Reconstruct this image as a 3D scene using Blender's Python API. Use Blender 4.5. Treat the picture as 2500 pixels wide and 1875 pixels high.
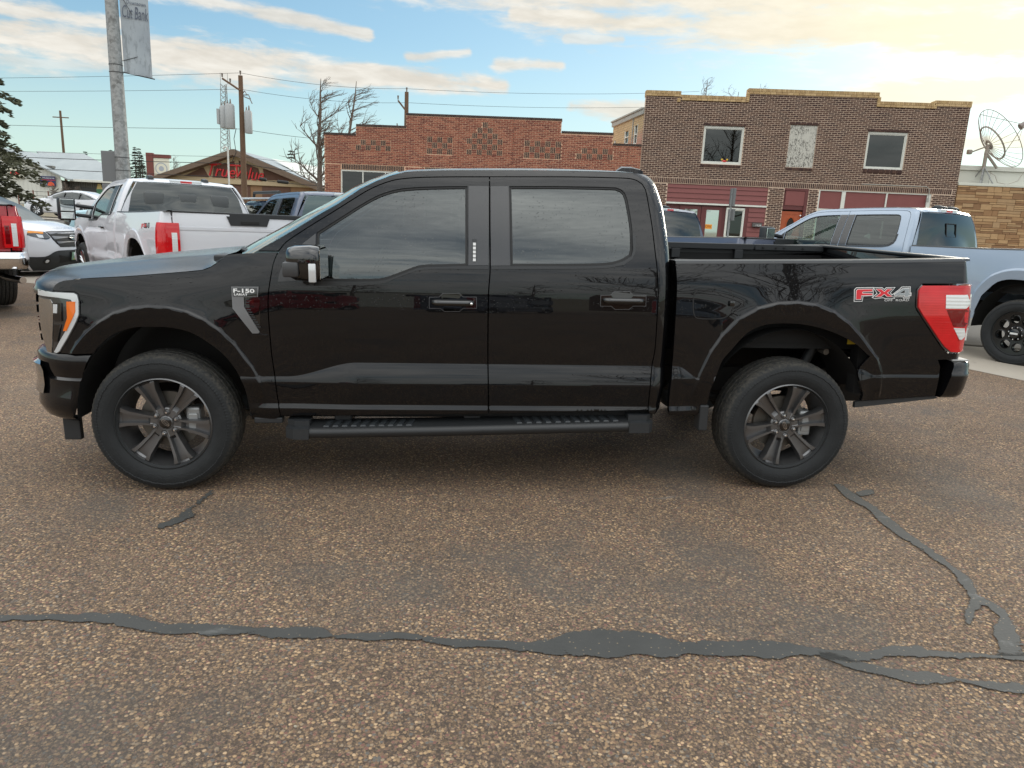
import bpy, bmesh, math, random
import numpy as np
from mathutils import Matrix, Vector
from mathutils.geometry import delaunay_2d_cdt
for _o in list(bpy.data.objects): bpy.data.objects.remove(_o)
SC = bpy.context.scene
COL = SC.collection
rng = np.random.default_rng(7)
random.seed(7)
EXPOSURE = 0.6; SUN_E = 0.7
SKY_S = 0.10; SKY_K = 1.65; SKY_C = .075
CL_A = (4.9, 4.65, 4.15); CL_B = (6.3, 6.1, 5.6); CL_S = (7.4, 6.7, 4.9); CL_G = (6.2, 6.3, 6.25); HZ_C = (4.9, 6.2, 5.4)
# ---------------------------------------------------------------- camera
cam_d = bpy.data.cameras.new('camera'); cam = bpy.data.objects.new('camera', cam_d); COL.objects.link(cam)
cam_d.sensor_fit = 'HORIZONTAL'; cam_d.sensor_width = 36.0
cam_d.lens = 36.0*1758.87/2500.0
cam_d.clip_start = 0.05; cam_d.clip_end = 6000
def cam_axes(yaw, pitch, roll):
    cy, sy = math.cos(yaw), math.sin(yaw)
    f = Vector((sy*math.cos(pitch), cy*math.cos(pitch), -math.sin(pitch)))
    r = Vector((cy, -sy, 0)); u = r.cross(f)
    return math.cos(roll)*r+math.sin(roll)*u, -math.sin(roll)*r+math.cos(roll)*u, f
_r, _u, _f = cam_axes(math.radians(5.1244), math.radians(12.6), math.radians(2.67))
cam.matrix_world = Matrix(((_r.x, _u.x, -_f.x, 1.61244), (_r.y, _u.y, -_f.y, -5.08529), (_r.z, _u.z, -_f.z, 1.59991), (0, 0, 0, 1)))
SC.camera = cam
# ---------------------------------------------------------------- world: sky with cloud bands
SUN_AZ, SUN_EL = math.radians(43.0), math.radians(15.0)   # azimuth clockwise from +Y
world = bpy.data.worlds.new('World'); SC.world = world; world.use_nodes = True
wt = world.node_tree; wt.nodes.clear()
class NG:
    """small helper for node graphs"""
    def __init__(s, tree): s.t = tree
    def n(s, typ, **k):
        nd = s.t.nodes.new(typ)
        for a, b in k.items(): setattr(nd, a, b)
        return nd
    def put(s, sock, v):
        if isinstance(v, bpy.types.NodeSocket): s.t.links.new(v, sock)
        elif v is not None: sock.default_value = v
    def math(s, op, a, b=None, c=None, clamp=False):
        nd = s.n('ShaderNodeMath', operation=op, use_clamp=clamp)
        for i, v in enumerate((a, b, c)): s.put(nd.inputs[i], v)
        return nd.outputs[0]
    def vmath(s, op, a, b=None, sc=None):
        nd = s.n('ShaderNodeVectorMath', operation=op)
        s.put(nd.inputs[0], a)
        if b is not None: s.put(nd.inputs[1], b)
        if sc is not None: s.put(nd.inputs['Scale'], sc)
        return nd.outputs['Value'] if op in ('DOT_PRODUCT', 'LENGTH', 'DISTANCE') else nd.outputs[0]
    def mix(s, f, a, b, typ='RGBA', blend='MIX'):
        nd = s.n('ShaderNodeMix', data_type=typ)
        if typ == 'RGBA': nd.blend_type = blend
        i0, i1 = {'RGBA': (6, 7), 'FLOAT': (2, 3), 'VECTOR': (4, 5)}[typ]
        s.put(nd.inputs[0], f); s.put(nd.inputs[i0], a); s.put(nd.inputs[i1], b)
        return nd.outputs[{'RGBA': 2, 'FLOAT': 0, 'VECTOR': 1}[typ]]
    def ramp(s, f, stops, interp='LINEAR'):
        nd = s.n('ShaderNodeValToRGB'); cr = nd.color_ramp; cr.interpolation = interp
        while len(cr.elements) > 1: cr.elements.remove(cr.elements[-1])
        for i, (p, c) in enumerate(stops):
            e = cr.elements[0] if i == 0 else cr.elements.new(p)
            e.position = p; e.color = c if len(c) == 4 else (*c, 1)
        s.put(nd.inputs[0], f); return nd.outputs[0]
    def noise(s, vec, scale, detail=4, rough=.55, dist=0.0, out=0):
        nd = s.n('ShaderNodeTexNoise'); s.put(nd.inputs['Vector'], vec); s.put(nd.inputs['Scale'], scale)
        nd.inputs['Detail'].default_value = detail; nd.inputs['Roughness'].default_value = rough; nd.inputs['Distortion'].default_value = dist
        return nd.outputs[out]
    def vor(s, vec, scale, feature='F1', rnd=1.0):
        nd = s.n('ShaderNodeTexVoronoi', feature=feature); s.put(nd.inputs['Vector'], vec); s.put(nd.inputs['Scale'], scale)
        nd.inputs['Randomness'].default_value = rnd
        return nd
    def mapr(s, v, a, b, c=0.0, d=1.0, smooth=True):
        nd = s.n('ShaderNodeMapRange'); nd.interpolation_type = 'SMOOTHSTEP' if smooth else 'LINEAR'
        s.put(nd.inputs[0], v)
        for i, x in enumerate((a, b, c, d)): s.put(nd.inputs[i+1], x)
        return nd.outputs[0]
    def xyz(s, v):
        nd = s.n('ShaderNodeSeparateXYZ'); s.put(nd.inputs[0], v); return nd.outputs
    def comb(s, x, y, z):
        nd = s.n('ShaderNodeCombineXYZ')
        for i, v in enumerate((x, y, z)): s.put(nd.inputs[i], v)
        return nd.outputs[0]
G = NG(wt)
gen = G.n('ShaderNodeTexCoord').outputs['Generated']
dirv = G.vmath('NORMALIZE', gen)
dx, dy, dz = G.xyz(dirv)
sky = G.n('ShaderNodeTexSky', sky_type='NISHITA'); sky.sun_disc = False
sky.sun_elevation = SUN_EL; sky.sun_rotation = SUN_AZ
sky.altitude = 1100; sky.air_density = 1.0; sky.dust_density = 1.2; sky.ozone_density = 1.6
el = G.math('MULTIPLY', G.math('ARCSINE', dz), 57.2958)
az = G.math('MULTIPLY', G.math('ARCTAN2', dx, dy), 57.2958)     # degrees, clockwise from +Y
zc = G.math('ADD', G.math('MAXIMUM', dz, 0.0), 0.12)
pl = G.comb(G.math('DIVIDE', dx, zc), G.math('DIVIDE', dy, zc), 0.0)   # position on a flat cloud deck
sunv = Vector((math.sin(SUN_AZ)*math.cos(SUN_EL), math.cos(SUN_AZ)*math.cos(SUN_EL), math.sin(SUN_EL)))
sdot = G.math('MAXIMUM', G.vmath('DOT_PRODUCT', dirv, tuple(sunv)), 0.0)
glow = G.math('POWER', sdot, 14.0)
glow2 = G.math('POWER', sdot, 60.0)
nA = G.noise(G.vmath('MULTIPLY', pl, (0.9, 1.5, 1)), 1.5, 7, .6, .35)
nB = G.noise(G.vmath('ADD', pl, (7.3, 2.1, 0.4)), 0.55, 5, .55, .2)
nC = G.noise(G.vmath('MULTIPLY', pl, (1.0, 2.2, 1)), 5.0, 6, .62, .2)
sk = G.comb(G.math('MULTIPLY', az, .11), G.math('ADD', G.math('MULTIPLY', el, .42), G.math('MULTIPLY', az, .012)), 0.0)
nD = G.noise(sk, 1.0, 9, .60, .5)
nE = G.noise(G.vmath('ADD', sk, (5.2, 1.3, 0)), 3.2, 6, .6, .3)
nrag = G.math('SUBTRACT', G.math('ADD', G.math('ADD', G.math('MULTIPLY', nD, .60), G.math('MULTIPLY', nE, .28)), G.math('MULTIPLY', nC, .12)), 0.5)
CLOUDS = []
def band(a0, e0, a1, e1, w0, w1, soft=0.95, amp=1.0, rag=1.0):
    """one cloud street: a tapered capsule in azimuth / elevation degrees with a ragged rim"""
    vx, vy = a1-a0, e1-e0; L2 = vx*vx+vy*vy
    px = G.math('SUBTRACT', az, a0); py = G.math('SUBTRACT', el, e0)
    t = G.math('DIVIDE', G.math('ADD', G.math('MULTIPLY', px, vx), G.math('MULTIPLY', py, vy)), L2, clamp=True)
    qx = G.math('SUBTRACT', px, G.math('MULTIPLY', t, vx)); qy = G.math('SUBTRACT', py, G.math('MULTIPLY', t, vy))
    d = G.math('SQRT', G.math('ADD', G.math('MULTIPLY', qx, qx), G.math('MULTIPLY', qy, qy)))
    w = G.math('ADD', w0, G.math('MULTIPLY', t, w1-w0))
    v = G.math('ADD', G.math('SUBTRACT', 1.22, G.math('DIVIDE', d, w)), G.math('MULTIPLY', nrag, 5.0*rag))
    CLOUDS.append(G.math('MULTIPLY', G.mapr(v, 0.0, soft), amp))
band(-42, 9.0, -12, 10.1, 2.0, 1.35)
band(-14, 10.15, 3.5, 9.75, 1.40, .60)
band(-42, 11.0, -22, 11.3, .95, .50, amp=.95)
band(-42, 7.9, -24, 8.6, .8, .5, amp=.6)
band(-23, 13.9, -6.5, 12.6, .80, .40, amp=.9)
band(-5, 17.4, 46, 16.0, 2.7, 6.2, rag=.8)
band(4, 14.7, 46, 12.6, .7, 3.0, rag=.9)
band(-3.6, 11.3, .8, 12.0, .42, .34, amp=.85)
band(3.0, 11.2, 7.6, 11.4, .55, .45, amp=.9)
band(8.6, 8.7, 16.0, 8.4, .55, .65, amp=.9)
band(8.0, 13.1, 12.0, 13.2, .42, .35, amp=.7)
band(-24, 13.2, -16, 13.6, .30, .30, amp=.5)
band(28, 9.2, 46, 10.2, .8, 1.6, amp=.85)
band(34, 6.2, 48, 7.0, .6, 1.2, amp=.7)

c = CLOUDS[0]
for k in CLOUDS[1:]: c = G.math('MAXIMUM', c, k)
# elsewhere in the sky: a broken stratus deck
away = G.math('MAXIMUM', G.mapr(dy, 0.15, -0.35), G.mapr(el, 17.0, 32.0))
deck = G.math('MULTIPLY', G.mapr(G.math('ADD', G.math('MULTIPLY', nB, .6), G.math('MULTIPLY', nA, .4)), 0.30, 0.56), 0.93)
c = G.math('MAXIMUM', c, G.math('MULTIPLY', deck, away))
c = G.math('MULTIPLY', c, G.mapr(el, -1.0, 3.0))
shade = G.math('ADD', G.math('MULTIPLY', G.noise(pl, 2.6, 5, .6), .5), G.math('MULTIPLY', nE, .5))
lit = G.mix(G.mapr(shade, .35, .68), (CL_A[0], CL_A[1], CL_A[2], 1), (CL_B[0], CL_B[1], CL_B[2], 1))
lit = G.mix(G.math('MINIMUM', G.math('MULTIPLY', glow, 1.1), 1.0), lit, (CL_S[0], CL_S[1], CL_S[2], 1))
greyd = G.mix(G.mapr(shade, .3, .7), (CL_G[0], CL_G[1], CL_G[2], 1), (CL_G[0]*1.5, CL_G[1]*1.48, CL_G[2]*1.45, 1))
greyd = G.vmath('SCALE', greyd, sc=G.math('ADD', .85, G.math('MULTIPLY', G.math('MAXIMUM', dz, 0.0), 1.9)))
ccol = G.mix(away, lit, greyd)
skyc = G.vmath('SCALE', sky.outputs[0], sc=SKY_K)
den = G.vmath('ADD', G.vmath('SCALE', skyc, sc=SKY_C), (1.0, 1.0, 1.0)); skyc = G.vmath('DIVIDE', skyc, den)
hz = G.math('MULTIPLY', G.mapr(el, 13.0, 0.0), 0.72)
skyc = G.vmath('MULTIPLY', skyc, (.80, 1.0, 1.06))
skyc = G.mix(hz, skyc, (HZ_C[0], HZ_C[1], HZ_C[2], 1))
tot = G.mix(c, skyc, ccol)
halo = G.n('ShaderNodeVectorMath', operation='SCALE'); halo.inputs[0].default_value = (1.0, .86, .52); G.put(halo.inputs['Scale'], G.math('MULTIPLY', glow2, .5/SKY_S*.25))
tot = G.vmath('ADD', tot, halo.outputs[0])
bgn = G.n('ShaderNodeBackground'); G.put(bgn.inputs[0], tot); bgn.inputs[1].default_value = SKY_S
wo = G.n('ShaderNodeOutputWorld'); wt.links.new(bgn.outputs[0], wo.inputs[0])

world['kind'] = 'structure'
# ---------------------------------------------------------------- sun behind cloud
sd = bpy.data.lights.new('sun', 'SUN'); sd.energy = SUN_E; sd.angle = math.radians(14); sd.color = (1.0, .93, .80)
so = bpy.data.objects.new('sun', sd); COL.objects.link(so)
so.rotation_euler = (-sunv).to_track_quat('-Z', 'Y').to_euler(); so.location = (20, 20, 30)
SC.view_settings.view_transform = 'Standard'; SC.view_settings.look = 'None'
SC.view_settings.exposure = EXPOSURE; SC.view_settings.gamma = 1.0; SC.view_settings.use_curve_mapping = False
SC.render.engine = 'CYCLES'
SC.cycles.max_bounces = 8; SC.cycles.diffuse_bounces = 3; SC.cycles.glossy_bounces = 4; SC.cycles.transmission_bounces = 4; SC.cycles.transparent_max_bounces = 10
SC.cycles.sample_clamp_indirect = 6.0; SC.cycles.use_denoising = True

# ---------------------------------------------------------------- materials
MATS = {}
def mat(name, col=(.5, .5, .5), rough=.5, metal=0.0, ior=1.5, coat=0.0, coat_rough=.03, coat_ior=1.5, fn=None, alpha=None, emit=None, tint=None):
    if name in MATS: return MATS[name]
    m = bpy.data.materials.new(name); m.use_nodes = True; t = m.node_tree
    b = t.nodes['Principled BSDF']; g = NG(t)
    b.inputs['Base Color'].default_value = (*col, 1); b.inputs['Roughness'].default_value = rough
    b.inputs['Metallic'].default_value = metal; b.inputs['IOR'].default_value = ior
    b.inputs['Coat Weight'].default_value = coat; b.inputs['Coat Roughness'].default_value = coat_rough; b.inputs['Coat IOR'].default_value = coat_ior
    if coat > .9 and metal < .5: b.inputs['Specular IOR Level'].default_value = .05
    if emit: b.inputs['Emission Color'].default_value = (*emit[0], 1); b.inputs['Emission Strength'].default_value = emit[1]
    if fn: fn(g, b)
    MATS[name] = m; return m
def obj_co(g): return g.n('ShaderNodeTexCoord').outputs['Object']
def world_co(g): return g.n('ShaderNodeNewGeometry').outputs['Position']
def bump(g, b, h, strength, dist, coat=False):
    nd = g.n('ShaderNodeBump'); nd.inputs['Strength'].default_value = strength; nd.inputs['Distance'].default_value = dist
    g.put(nd.inputs['Height'], h); g.put(b.inputs['Normal'], nd.outputs[0])
    if coat: g.put(b.inputs['Coat Normal'], nd.outputs[0])
def droplets(strength=.5, scale=58, gate=.46):
    def f(g, b):
        co = obj_co(g)
        v = g.vor(co, scale)
        size = g.math('MULTIPLY', g.noise(co, 40, 2), .36)
        d = g.math('SUBTRACT', 1.0, g.math('DIVIDE', v.outputs['Distance'], size), clamp=True)
        on = g.mapr(g.noise(co, 2.6, 3), gate-.06, gate+.14)
        _, _, z = g.xyz(g.n('ShaderNodeNewGeometry').outputs['Normal'])
        zz = g.mapr(g.xyz(co)[2], 1.02, 1.25)
        h = g.math('MULTIPLY', g.math('MULTIPLY', g.math('SQRT', d), on), zz)
        nz = g.xyz(g.n('ShaderNodeNewGeometry').outputs['True Normal'])[2]
        g.put(b.inputs['Coat Roughness'], g.mapr(nz, .55, .92, .012, .22))
        bump(g, b, h, strength, .006, coat=True)
    return f
def flake(col, drops=True, var=.25):
    def f(g, b):
        co = obj_co(g)
        n = g.noise(co, 3, 3)
        g.put(b.inputs['Base Color'], g.mix(n, (*[c*(1-var) for c in col], 1), (*[c*(1+var) for c in col], 1)))
        if drops: droplets()(g, b)
    return f
def tinted(name, tint, ior=1.9, drops=False, rough=.01):
    """window glass: see-through tint plus a mirror coat by fresnel"""
    if name in MATS: return MATS[name]
    m = bpy.data.materials.new(name); m.use_nodes = True; t = m.node_tree; t.nodes.clear(); g = NG(t)
    tr = g.n('ShaderNodeBsdfTransparent'); tr.inputs[0].default_value = (*tint, 1)
    gl = g.n('ShaderNodeBsdfGlossy'); gl.inputs['Roughness'].default_value = rough; gl.inputs[0].default_value = (.95, 1, .99, 1)
    ge = g.n('ShaderNodeNewGeometry'); cs = g.math('ABSOLUTE', g.vmath('DOT_PRODUCT', ge.outputs['Normal'], ge.outputs['Incoming'])); f0 = ((ior-1)/(ior+1))**2
    fr_ = g.math('ADD', f0, g.math('MULTIPLY', 1-f0, g.math('POWER', g.math('SUBTRACT', 1.0, cs, clamp=True), 5.0)))
    if drops:
        co = obj_co(g); v = g.vor(co, 58); size = g.math('MULTIPLY', g.noise(co, 40, 2), .34)
        d = g.math('SUBTRACT', 1.0, g.math('DIVIDE', v.outputs['Distance'], size), clamp=True)
        h = g.math('MULTIPLY', g.math('SQRT', d), g.mapr(g.noise(co, 2.6, 3), .40, .60))
        bp = g.n('ShaderNodeBump'); bp.inputs['Strength'].default_value = .5; bp.inputs['Distance'].default_value = .006
        g.put(bp.inputs['Height'], h); g.put(gl.inputs['Normal'], bp.outputs[0])
    mx = g.n('ShaderNodeMixShader'); g.put(mx.inputs[0], fr_); g.put(mx.inputs[1], tr.outputs[0]); g.put(mx.inputs[2], gl.outputs[0])
    o = g.n('ShaderNodeOutputMaterial'); g.put(o.inputs[0], mx.outputs[0]); MATS[name] = m; return m
# ---------------------------------------------------------------- mesh helpers
def obj(name, me, m=None, parent=None, **props):
    o = bpy.data.objects.new(name, me); COL.objects.link(o)
    if m is not None and not me.materials: me.materials.append(m)
    if parent is not None: o.parent = parent
    for k, v in props.items(): o[k] = v
    return o
def mesh(name, V, F, smooth=False, normals=None):
    me = bpy.data.meshes.new(name)
    V = np.asarray(V, float)
    me.from_pydata(V.tolist(), [], [tuple(int(i) for i in f) for f in F]); me.update()
    if smooth or normals is not None: me.polygons.foreach_set('use_smooth', [True]*len(me.polygons))
    if normals is not None: me.normals_split_custom_set_from_vertices([tuple(n) for n in normals])
    return me
def thing(name, label, cat, loc=(0, 0, 0), rotz=0.0, group=None):
    o = bpy.data.objects.new(name, None); COL.objects.link(o); o.empty_display_size = .2
    o.location = loc; o.rotation_euler = (0, 0, rotz); o['label'] = label; o['category'] = cat
    if group: o['group'] = group
    return o
def tag(o, label, cat, group=None):
    o['label'] = label; o['category'] = cat
    if group: o['group'] = group
    return o
class MB:
    """collects boxes, tubes and lofts into one mesh"""
    def __init__(s): s.V = []; s.F = []
    def add(s, V, F):
        o = len(s.V); s.V += [tuple(map(float, v)) for v in V]; s.F += [tuple(int(i)+o for i in f) for f in F]
    def box(s, x0, x1, y0, y1, z0, z1, mtx=None):
        V = [(x, y, z) for z in (z0, z1) for y in (y0, y1) for x in (x0, x1)]
        if mtx is not None: V = [mtx @ Vector(v) for v in V]
        s.add(V, [(0, 2, 3, 1), (4, 5, 7, 6), (0, 1, 5, 4), (2, 6, 7, 3), (0, 4, 6, 2), (1, 3, 7, 5)])
    def bbox(s, x0, x1, y0, y1, z0, z1, b=.01):
        """box with chamfered edges"""
        bm = bmesh.new(); bmesh.ops.create_cube(bm, size=1)
        for v in bm.verts: v.co = Vector((x0 if v.co.x < 0 else x1, y0 if v.co.y < 0 else y1, z0 if v.co.z < 0 else z1))
        bmesh.ops.bevel(bm, geom=bm.edges[:], offset=b, segments=2, affect='EDGES', profile=.5)
        bm.verts.index_update()
        s.add([v.co for v in bm.verts], [[v.index for v in f.verts] for f in bm.faces]); bm.free()
    def tube(s, pts, r, seg=8, cap=True):
        pts = [Vector(p) for p in pts]; n = len(pts); rr = r if hasattr(r, '__len__') else [r]*n
        V = []; F = []; ref = None
        for i, p in enumerate(pts):
            d = (pts[min(i+1, n-1)]-pts[max(i-1, 0)]).normalized()
            if ref is None: ref = d.orthogonal().normalized()
            a = (ref-d*ref.dot(d)); a = a.normalized() if a.length > 1e-6 else d.orthogonal().normalized(); ref = a; b = d.cross(a)
            for k in range(seg):
                t = 2*math.pi*k/seg; V.append(p+a*math.cos(t)*rr[i]+b*math.sin(t)*rr[i])
        for i in range(n-1):
            for k in range(seg):
                k2 = (k+1) % seg; F.append((i*seg+k, i*seg+k2, (i+1)*seg+k2, (i+1)*seg+k))
        if cap: F.append(tuple(range(seg))[::-1]); F.append(tuple(range((n-1)*seg, n*seg)))
        s.add(V, F)
    def lathe(s, prof, seg=32, origin=(0, 0, 0), close=False):
        """profile of (radius, y) swept about the y axis"""
        n = len(prof); V = []; F = []
        for k in range(seg):
            t = 2*math.pi*k/seg
            for r, y in prof: V.append((origin[0]+r*math.cos(t), origin[1]+y, origin[2]+r*math.sin(t)))
        for k in range(seg):
            k2 = (k+1) % seg
            for i in range(n-1 if not close else n):
                j = (i+1) % n; F.append((k*n+i, k*n+j, k2*n+j, k2*n+i))
        s.add(V, F)
    def prism(s, poly, z0, z1, ax='z', flip=False):
        """polygon extruded along an axis"""
        n = len(poly)
        def P(a, b, c): return {'z': (a, b, c), 'y': (a, c, b), 'x': (c, a, b)}[ax]
        V = [P(a, b, z0) for a, b in poly]+[P(a, b, z1) for a, b in poly]
        F = [tuple(range(n))[::-1], tuple(range(n, 2*n))]+[(i, (i+1) % n, n+(i+1) % n, n+i) for i in range(n)]
        if flip: F = [f[::-1] for f in F]
        s.add(V, F)
    def build(s, name, m, parent=None, smooth=False, **p):
        me = mesh(name, s.V, s.F, smooth)
        if not smooth: pass
        bm = bmesh.new(); bm.from_mesh(me); bmesh.ops.recalc_face_normals(bm, faces=bm.faces); bm.to_mesh(me); bm.free()
        if smooth == 'auto':
            me.polygons.foreach_set('use_smooth', [True]*len(me.polygons)); me.set_sharp_from_angle(angle=math.radians(38))
        return obj(name, me, m, parent, **p)
def copy_tree(o, parent=None):
    c_ = o.copy(); COL.objects.link(c_)
    if parent is not None: c_.parent = parent
    for ch in list(o.children): copy_tree(ch, c_)
    return c_
def pip(poly, P):
    poly = np.asarray(poly); x, y = P[:, 0], P[:, 1]; ins = np.zeros(len(P), bool)
    x1, y1 = poly[:, 0], poly[:, 1]; x2, y2 = np.roll(x1, -1), np.roll(y1, -1)
    for a, b, c_, d in zip(x1, y1, x2, y2):
        if b == d: continue
        k = ((b > y) != (d > y)) & (x < (c_-a)*(y-b)/(d-b)+a); ins ^= k
    return ins
def smooth_poly(poly, step=.02, corner=40, closed=True):
    """Catmull-Rom through the traced points, keeping real corners sharp"""
    P = np.asarray(poly, float); n = len(P); out = []
    def ang(i):
        a = P[i]-P[i-1]; b = P[(i+1) % n]-P[i]
        return abs(math.degrees(math.atan2(a[0]*b[1]-a[1]*b[0], a@b)))
    sharp = [ang(i) > corner for i in range(n)]
    if not closed: sharp[0] = sharp[-1] = True
    for i in range(n if closed else n-1):
        p1, p2 = P[i], P[(i+1) % n]
        p0 = P[i-1] if not sharp[i] else 2*p1-p2
        p3 = P[(i+2) % n] if not sharp[(i+1) % n] else 2*p2-p1
        L = np.linalg.norm(p2-p1); m = max(1, int(L/step))
        # centripetal-like: limit tangents
        t1 = (p2-p0)*.5; t2 = (p3-p1)*.5
        for tt, lim in ((t1, L), (t2, L)):
            q = np.linalg.norm(tt)
            if q > lim: tt *= lim/q
        for k in range(m):
            t = k/m; h = 2*t**3-3*t**2+1
            out.append(h*p1+(t**3-2*t*t+t)*t1+(-2*t**3+3*t*t)*p2+(t**3-t*t)*t2)
    if not closed: out.append(P[-1])
    return np.array(out)
def inset(poly, d):
    P = np.asarray(poly, float); n = len(P)
    area = .5*np.sum(P[:, 0]*np.roll(P[:, 1], -1)-np.roll(P[:, 0], -1)*P[:, 1]); sg = 1 if area > 0 else -1
    a = P-np.roll(P, 1, 0); b = np.roll(P, -1, 0)-P
    na = np.stack([-a[:, 1], a[:, 0]], 1); nb = np.stack([-b[:, 1], b[:, 0]], 1)
    na /= np.maximum(np.linalg.norm(na, axis=1), 1e-9)[:, None]; nb /= np.maximum(np.linalg.norm(nb, axis=1), 1e-9)[:, None]
    m = na+nb; m /= np.maximum(np.linalg.norm(m, axis=1), 1e-9)[:, None]
    cs = np.maximum((m*nb).sum(1), .5)
    return P+sg*m*(d/cs)[:, None]
def cdt_fill(outer, holes, h, extra=None):
    """triangulate a polygon with holes over a regular inner grid; returns verts2d, tris, list of boundary loops (index lists)"""
    loops = [np.asarray(outer)]+[np.asarray(q) for q in holes]
    pts = []; edges = []; idx = []
    for L in loops:
        o = len(pts); n = len(L); pts += [tuple(p) for p in L]; edges += [(o+i, o+(i+1) % n) for i in range(n)]; idx.append(list(range(o, o+n)))
    B = np.array(pts); x0, y0 = B.min(0); x1, y1 = B.max(0)
    gx, gy = np.meshgrid(np.arange(x0+h*.5, x1, h), np.arange(y0+h*.5, y1, h)); gp = np.stack([gx.ravel(), gy.ravel()], 1)
    if extra is not None and len(extra):
        X = np.asarray(extra); X = X[(X[:, 0] > x0) & (X[:, 0] < x1) & (X[:, 1] > y0) & (X[:, 1] < y1)]
        cell = .013; key = set(map(tuple, np.floor(X/cell).astype(int)))
        nb = [(a, b) for a in (-1, 0, 1) for b in (-1, 0, 1)]
        gk = np.floor(gp/cell).astype(int)
        gp = gp[[not any((i+a, j+b) in key for a, b in nb) for i, j in gk]]
        gp = np.concatenate([gp, X])
    k = pip(loops[0], gp)
    for L in loops[1:]: k &= ~pip(L, gp)
    gp = gp[k]
    if len(gp):
        keep = np.ones(len(gp), bool)
        for s0 in range(0, len(gp), 4000):
            q = gp[s0:s0+4000]
            dmin = np.full(len(q), 9.0)
            for b0 in range(0, len(B), 500): dmin = np.minimum(dmin, np.sqrt(((q[:, None]-B[None, b0:b0+500])**2).sum(2)).min(1))
            keep[s0:s0+4000] = dmin > .3*min(h, .02)
        gp = gp[keep]
    allp = [Vector((float(p[0]), float(p[1]))) for p in pts]+[Vector((float(p[0]), float(p[1]))) for p in gp]
    v, e, f, ov, oe, of = delaunay_2d_cdt(allp, edges, [], 0, 1e-6, True)
    v = np.array([(a.x, a.y) for a in v]); T = np.array([t for t in f if len(t) == 3])
    cen = v[T].mean(1); k = pip(loops[0], cen)
    for L in loops[1:]: k &= ~pip(L, cen)
    T = T[k]
    # map input boundary to output vertices
    m = {}
    for i, src in enumerate(ov):
        for s_ in src: m[s_] = i
    loops_i = [[m.get(i, -1) for i in L] for L in idx]
    a2 = (v[T[:, 1], 0]-v[T[:, 0], 0])*(v[T[:, 2], 1]-v[T[:, 0], 1])-(v[T[:, 2], 0]-v[T[:, 0], 0])*(v[T[:, 1], 1]-v[T[:, 0], 1])
    T[a2 < 0] = T[a2 < 0][:, ::-1]
    return v, T, loops_i
def text_mesh(name, body, size, extrude=.0008, spacing=1.0, shear=0.0, align='LEFT', bold=0.0):
    cu = bpy.data.curves.new(name, 'FONT'); cu.body = body; cu.size = size; cu.extrude = extrude; cu.space_character = spacing; cu.shear = shear; cu.align_x = align
    cu.resolution_u = 3; cu.offset = bold
    o = bpy.data.objects.new(name, cu); COL.objects.link(o)
    me = bpy.data.meshes.new_from_object(o.evaluated_get(bpy.context.evaluated_depsgraph_get()))
    bpy.data.objects.remove(o); bpy.data.curves.remove(cu); me.name = name; return me
def put_text(name, body, size, mtx, m, parent=None, width=None, height=None, warp=None, **k):
    """lettering laid flat in a given frame (x right, y up, z out)"""
    me = text_mesh(name, body, size, **k)
    if len(me.vertices):
        co = np.zeros(len(me.vertices)*3); me.vertices.foreach_get('co', co); co = co.reshape(-1, 3)
        if width: co[:, 0] *= width/max(np.ptp(co[:, 0]), 1e-6)
        if height: co[:, 1] *= height/max(np.ptp(co[:, 1]), 1e-6)
        co[:, 0] -= co[:, 0].min(); co[:, 1] -= co[:, 1].min()
        co = np.array([mtx @ Vector(c_) for c_ in co]); me.vertices.foreach_set('co', co.ravel()); me.update()
    return obj(name, me, m, parent)

# ---------------------------------------------------------------- material list
def tyre_fn(g, b):
    co = obj_co(g); n = g.noise(co, 18, 4); r = g.vmath('LENGTH', g.vmath('MULTIPLY', co, (1, 0, 1)))
    tread = g.mapr(r, .372, .392)
    c_ = g.mix(n, (.011, .012, .013, 1), (.021, .023, .024, 1)); g.put(b.inputs['Base Color'], g.mix(g.math('MULTIPLY', tread, g.mapr(g.noise(co, 60, 3), .3, .7)), c_, (.060, .055, .046, 1)))
    x, y, z = g.xyz(co); an = g.math('ARCTAN2', x, z)
    w1 = g.math('SINE', g.math('MULTIPLY', an, 128.0)); ring = g.math('MULTIPLY', g.mapr(r, .345, .355), g.mapr(r, .376, .366))
    lett = g.math('MULTIPLY', g.math('MULTIPLY', g.mapr(r, .300, .304), g.mapr(r, .338, .334)), g.mapr(g.noise(g.comb(g.math('MULTIPLY', an, 9.0), g.math('MULTIPLY', r, 60.0), 0.0), 1.6, 2), .52, .56))
    sip = g.math('MULTIPLY', g.mapr(g.math('SINE', g.math('ADD', g.math('MULTIPLY', an, 210.0), g.math('MULTIPLY', g.math('SINE', g.math('MULTIPLY', y, 140.0)), 2.0))), .55, .8), tread)
    h = g.math('SUBTRACT', g.math('ADD', g.math('MULTIPLY', g.math('MULTIPLY', w1, ring), .35), g.math('MULTIPLY', lett, .5)), sip)
    bump(g, b, h, .5, .004)
def rim_fn(g, b):
    n = g.noise(obj_co(g), 220, 2); g.put(b.inputs['Roughness'], g.mapr(n, 0, 1, .28, .40))
M_BLACKPAINT = mat('black_paint', (.003, .003, .0035), .35, 0, 1.5, 1.0, .010, 1.46, flake((.003, .003, .0036)))
M_TRIM = mat('black_trim', (.018, .019, .020), .38, 0, 1.5)
M_TRIMSATIN = mat('satin_trim', (.035, .036, .038), .42, 0, 1.6, fn=droplets(.3))
M_APPLIQUE = mat('pillar_applique', (.012, .012, .013), .22, 0, 1.7, fn=droplets(.3))
M_GLOSSBLACK = mat('gloss_black', (.004, .004, .004), .05, 0, 1.6, 1.0, .01, 1.7)
M_RUBBER = mat('rubber', (.008, .008, .008), .6)
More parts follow.
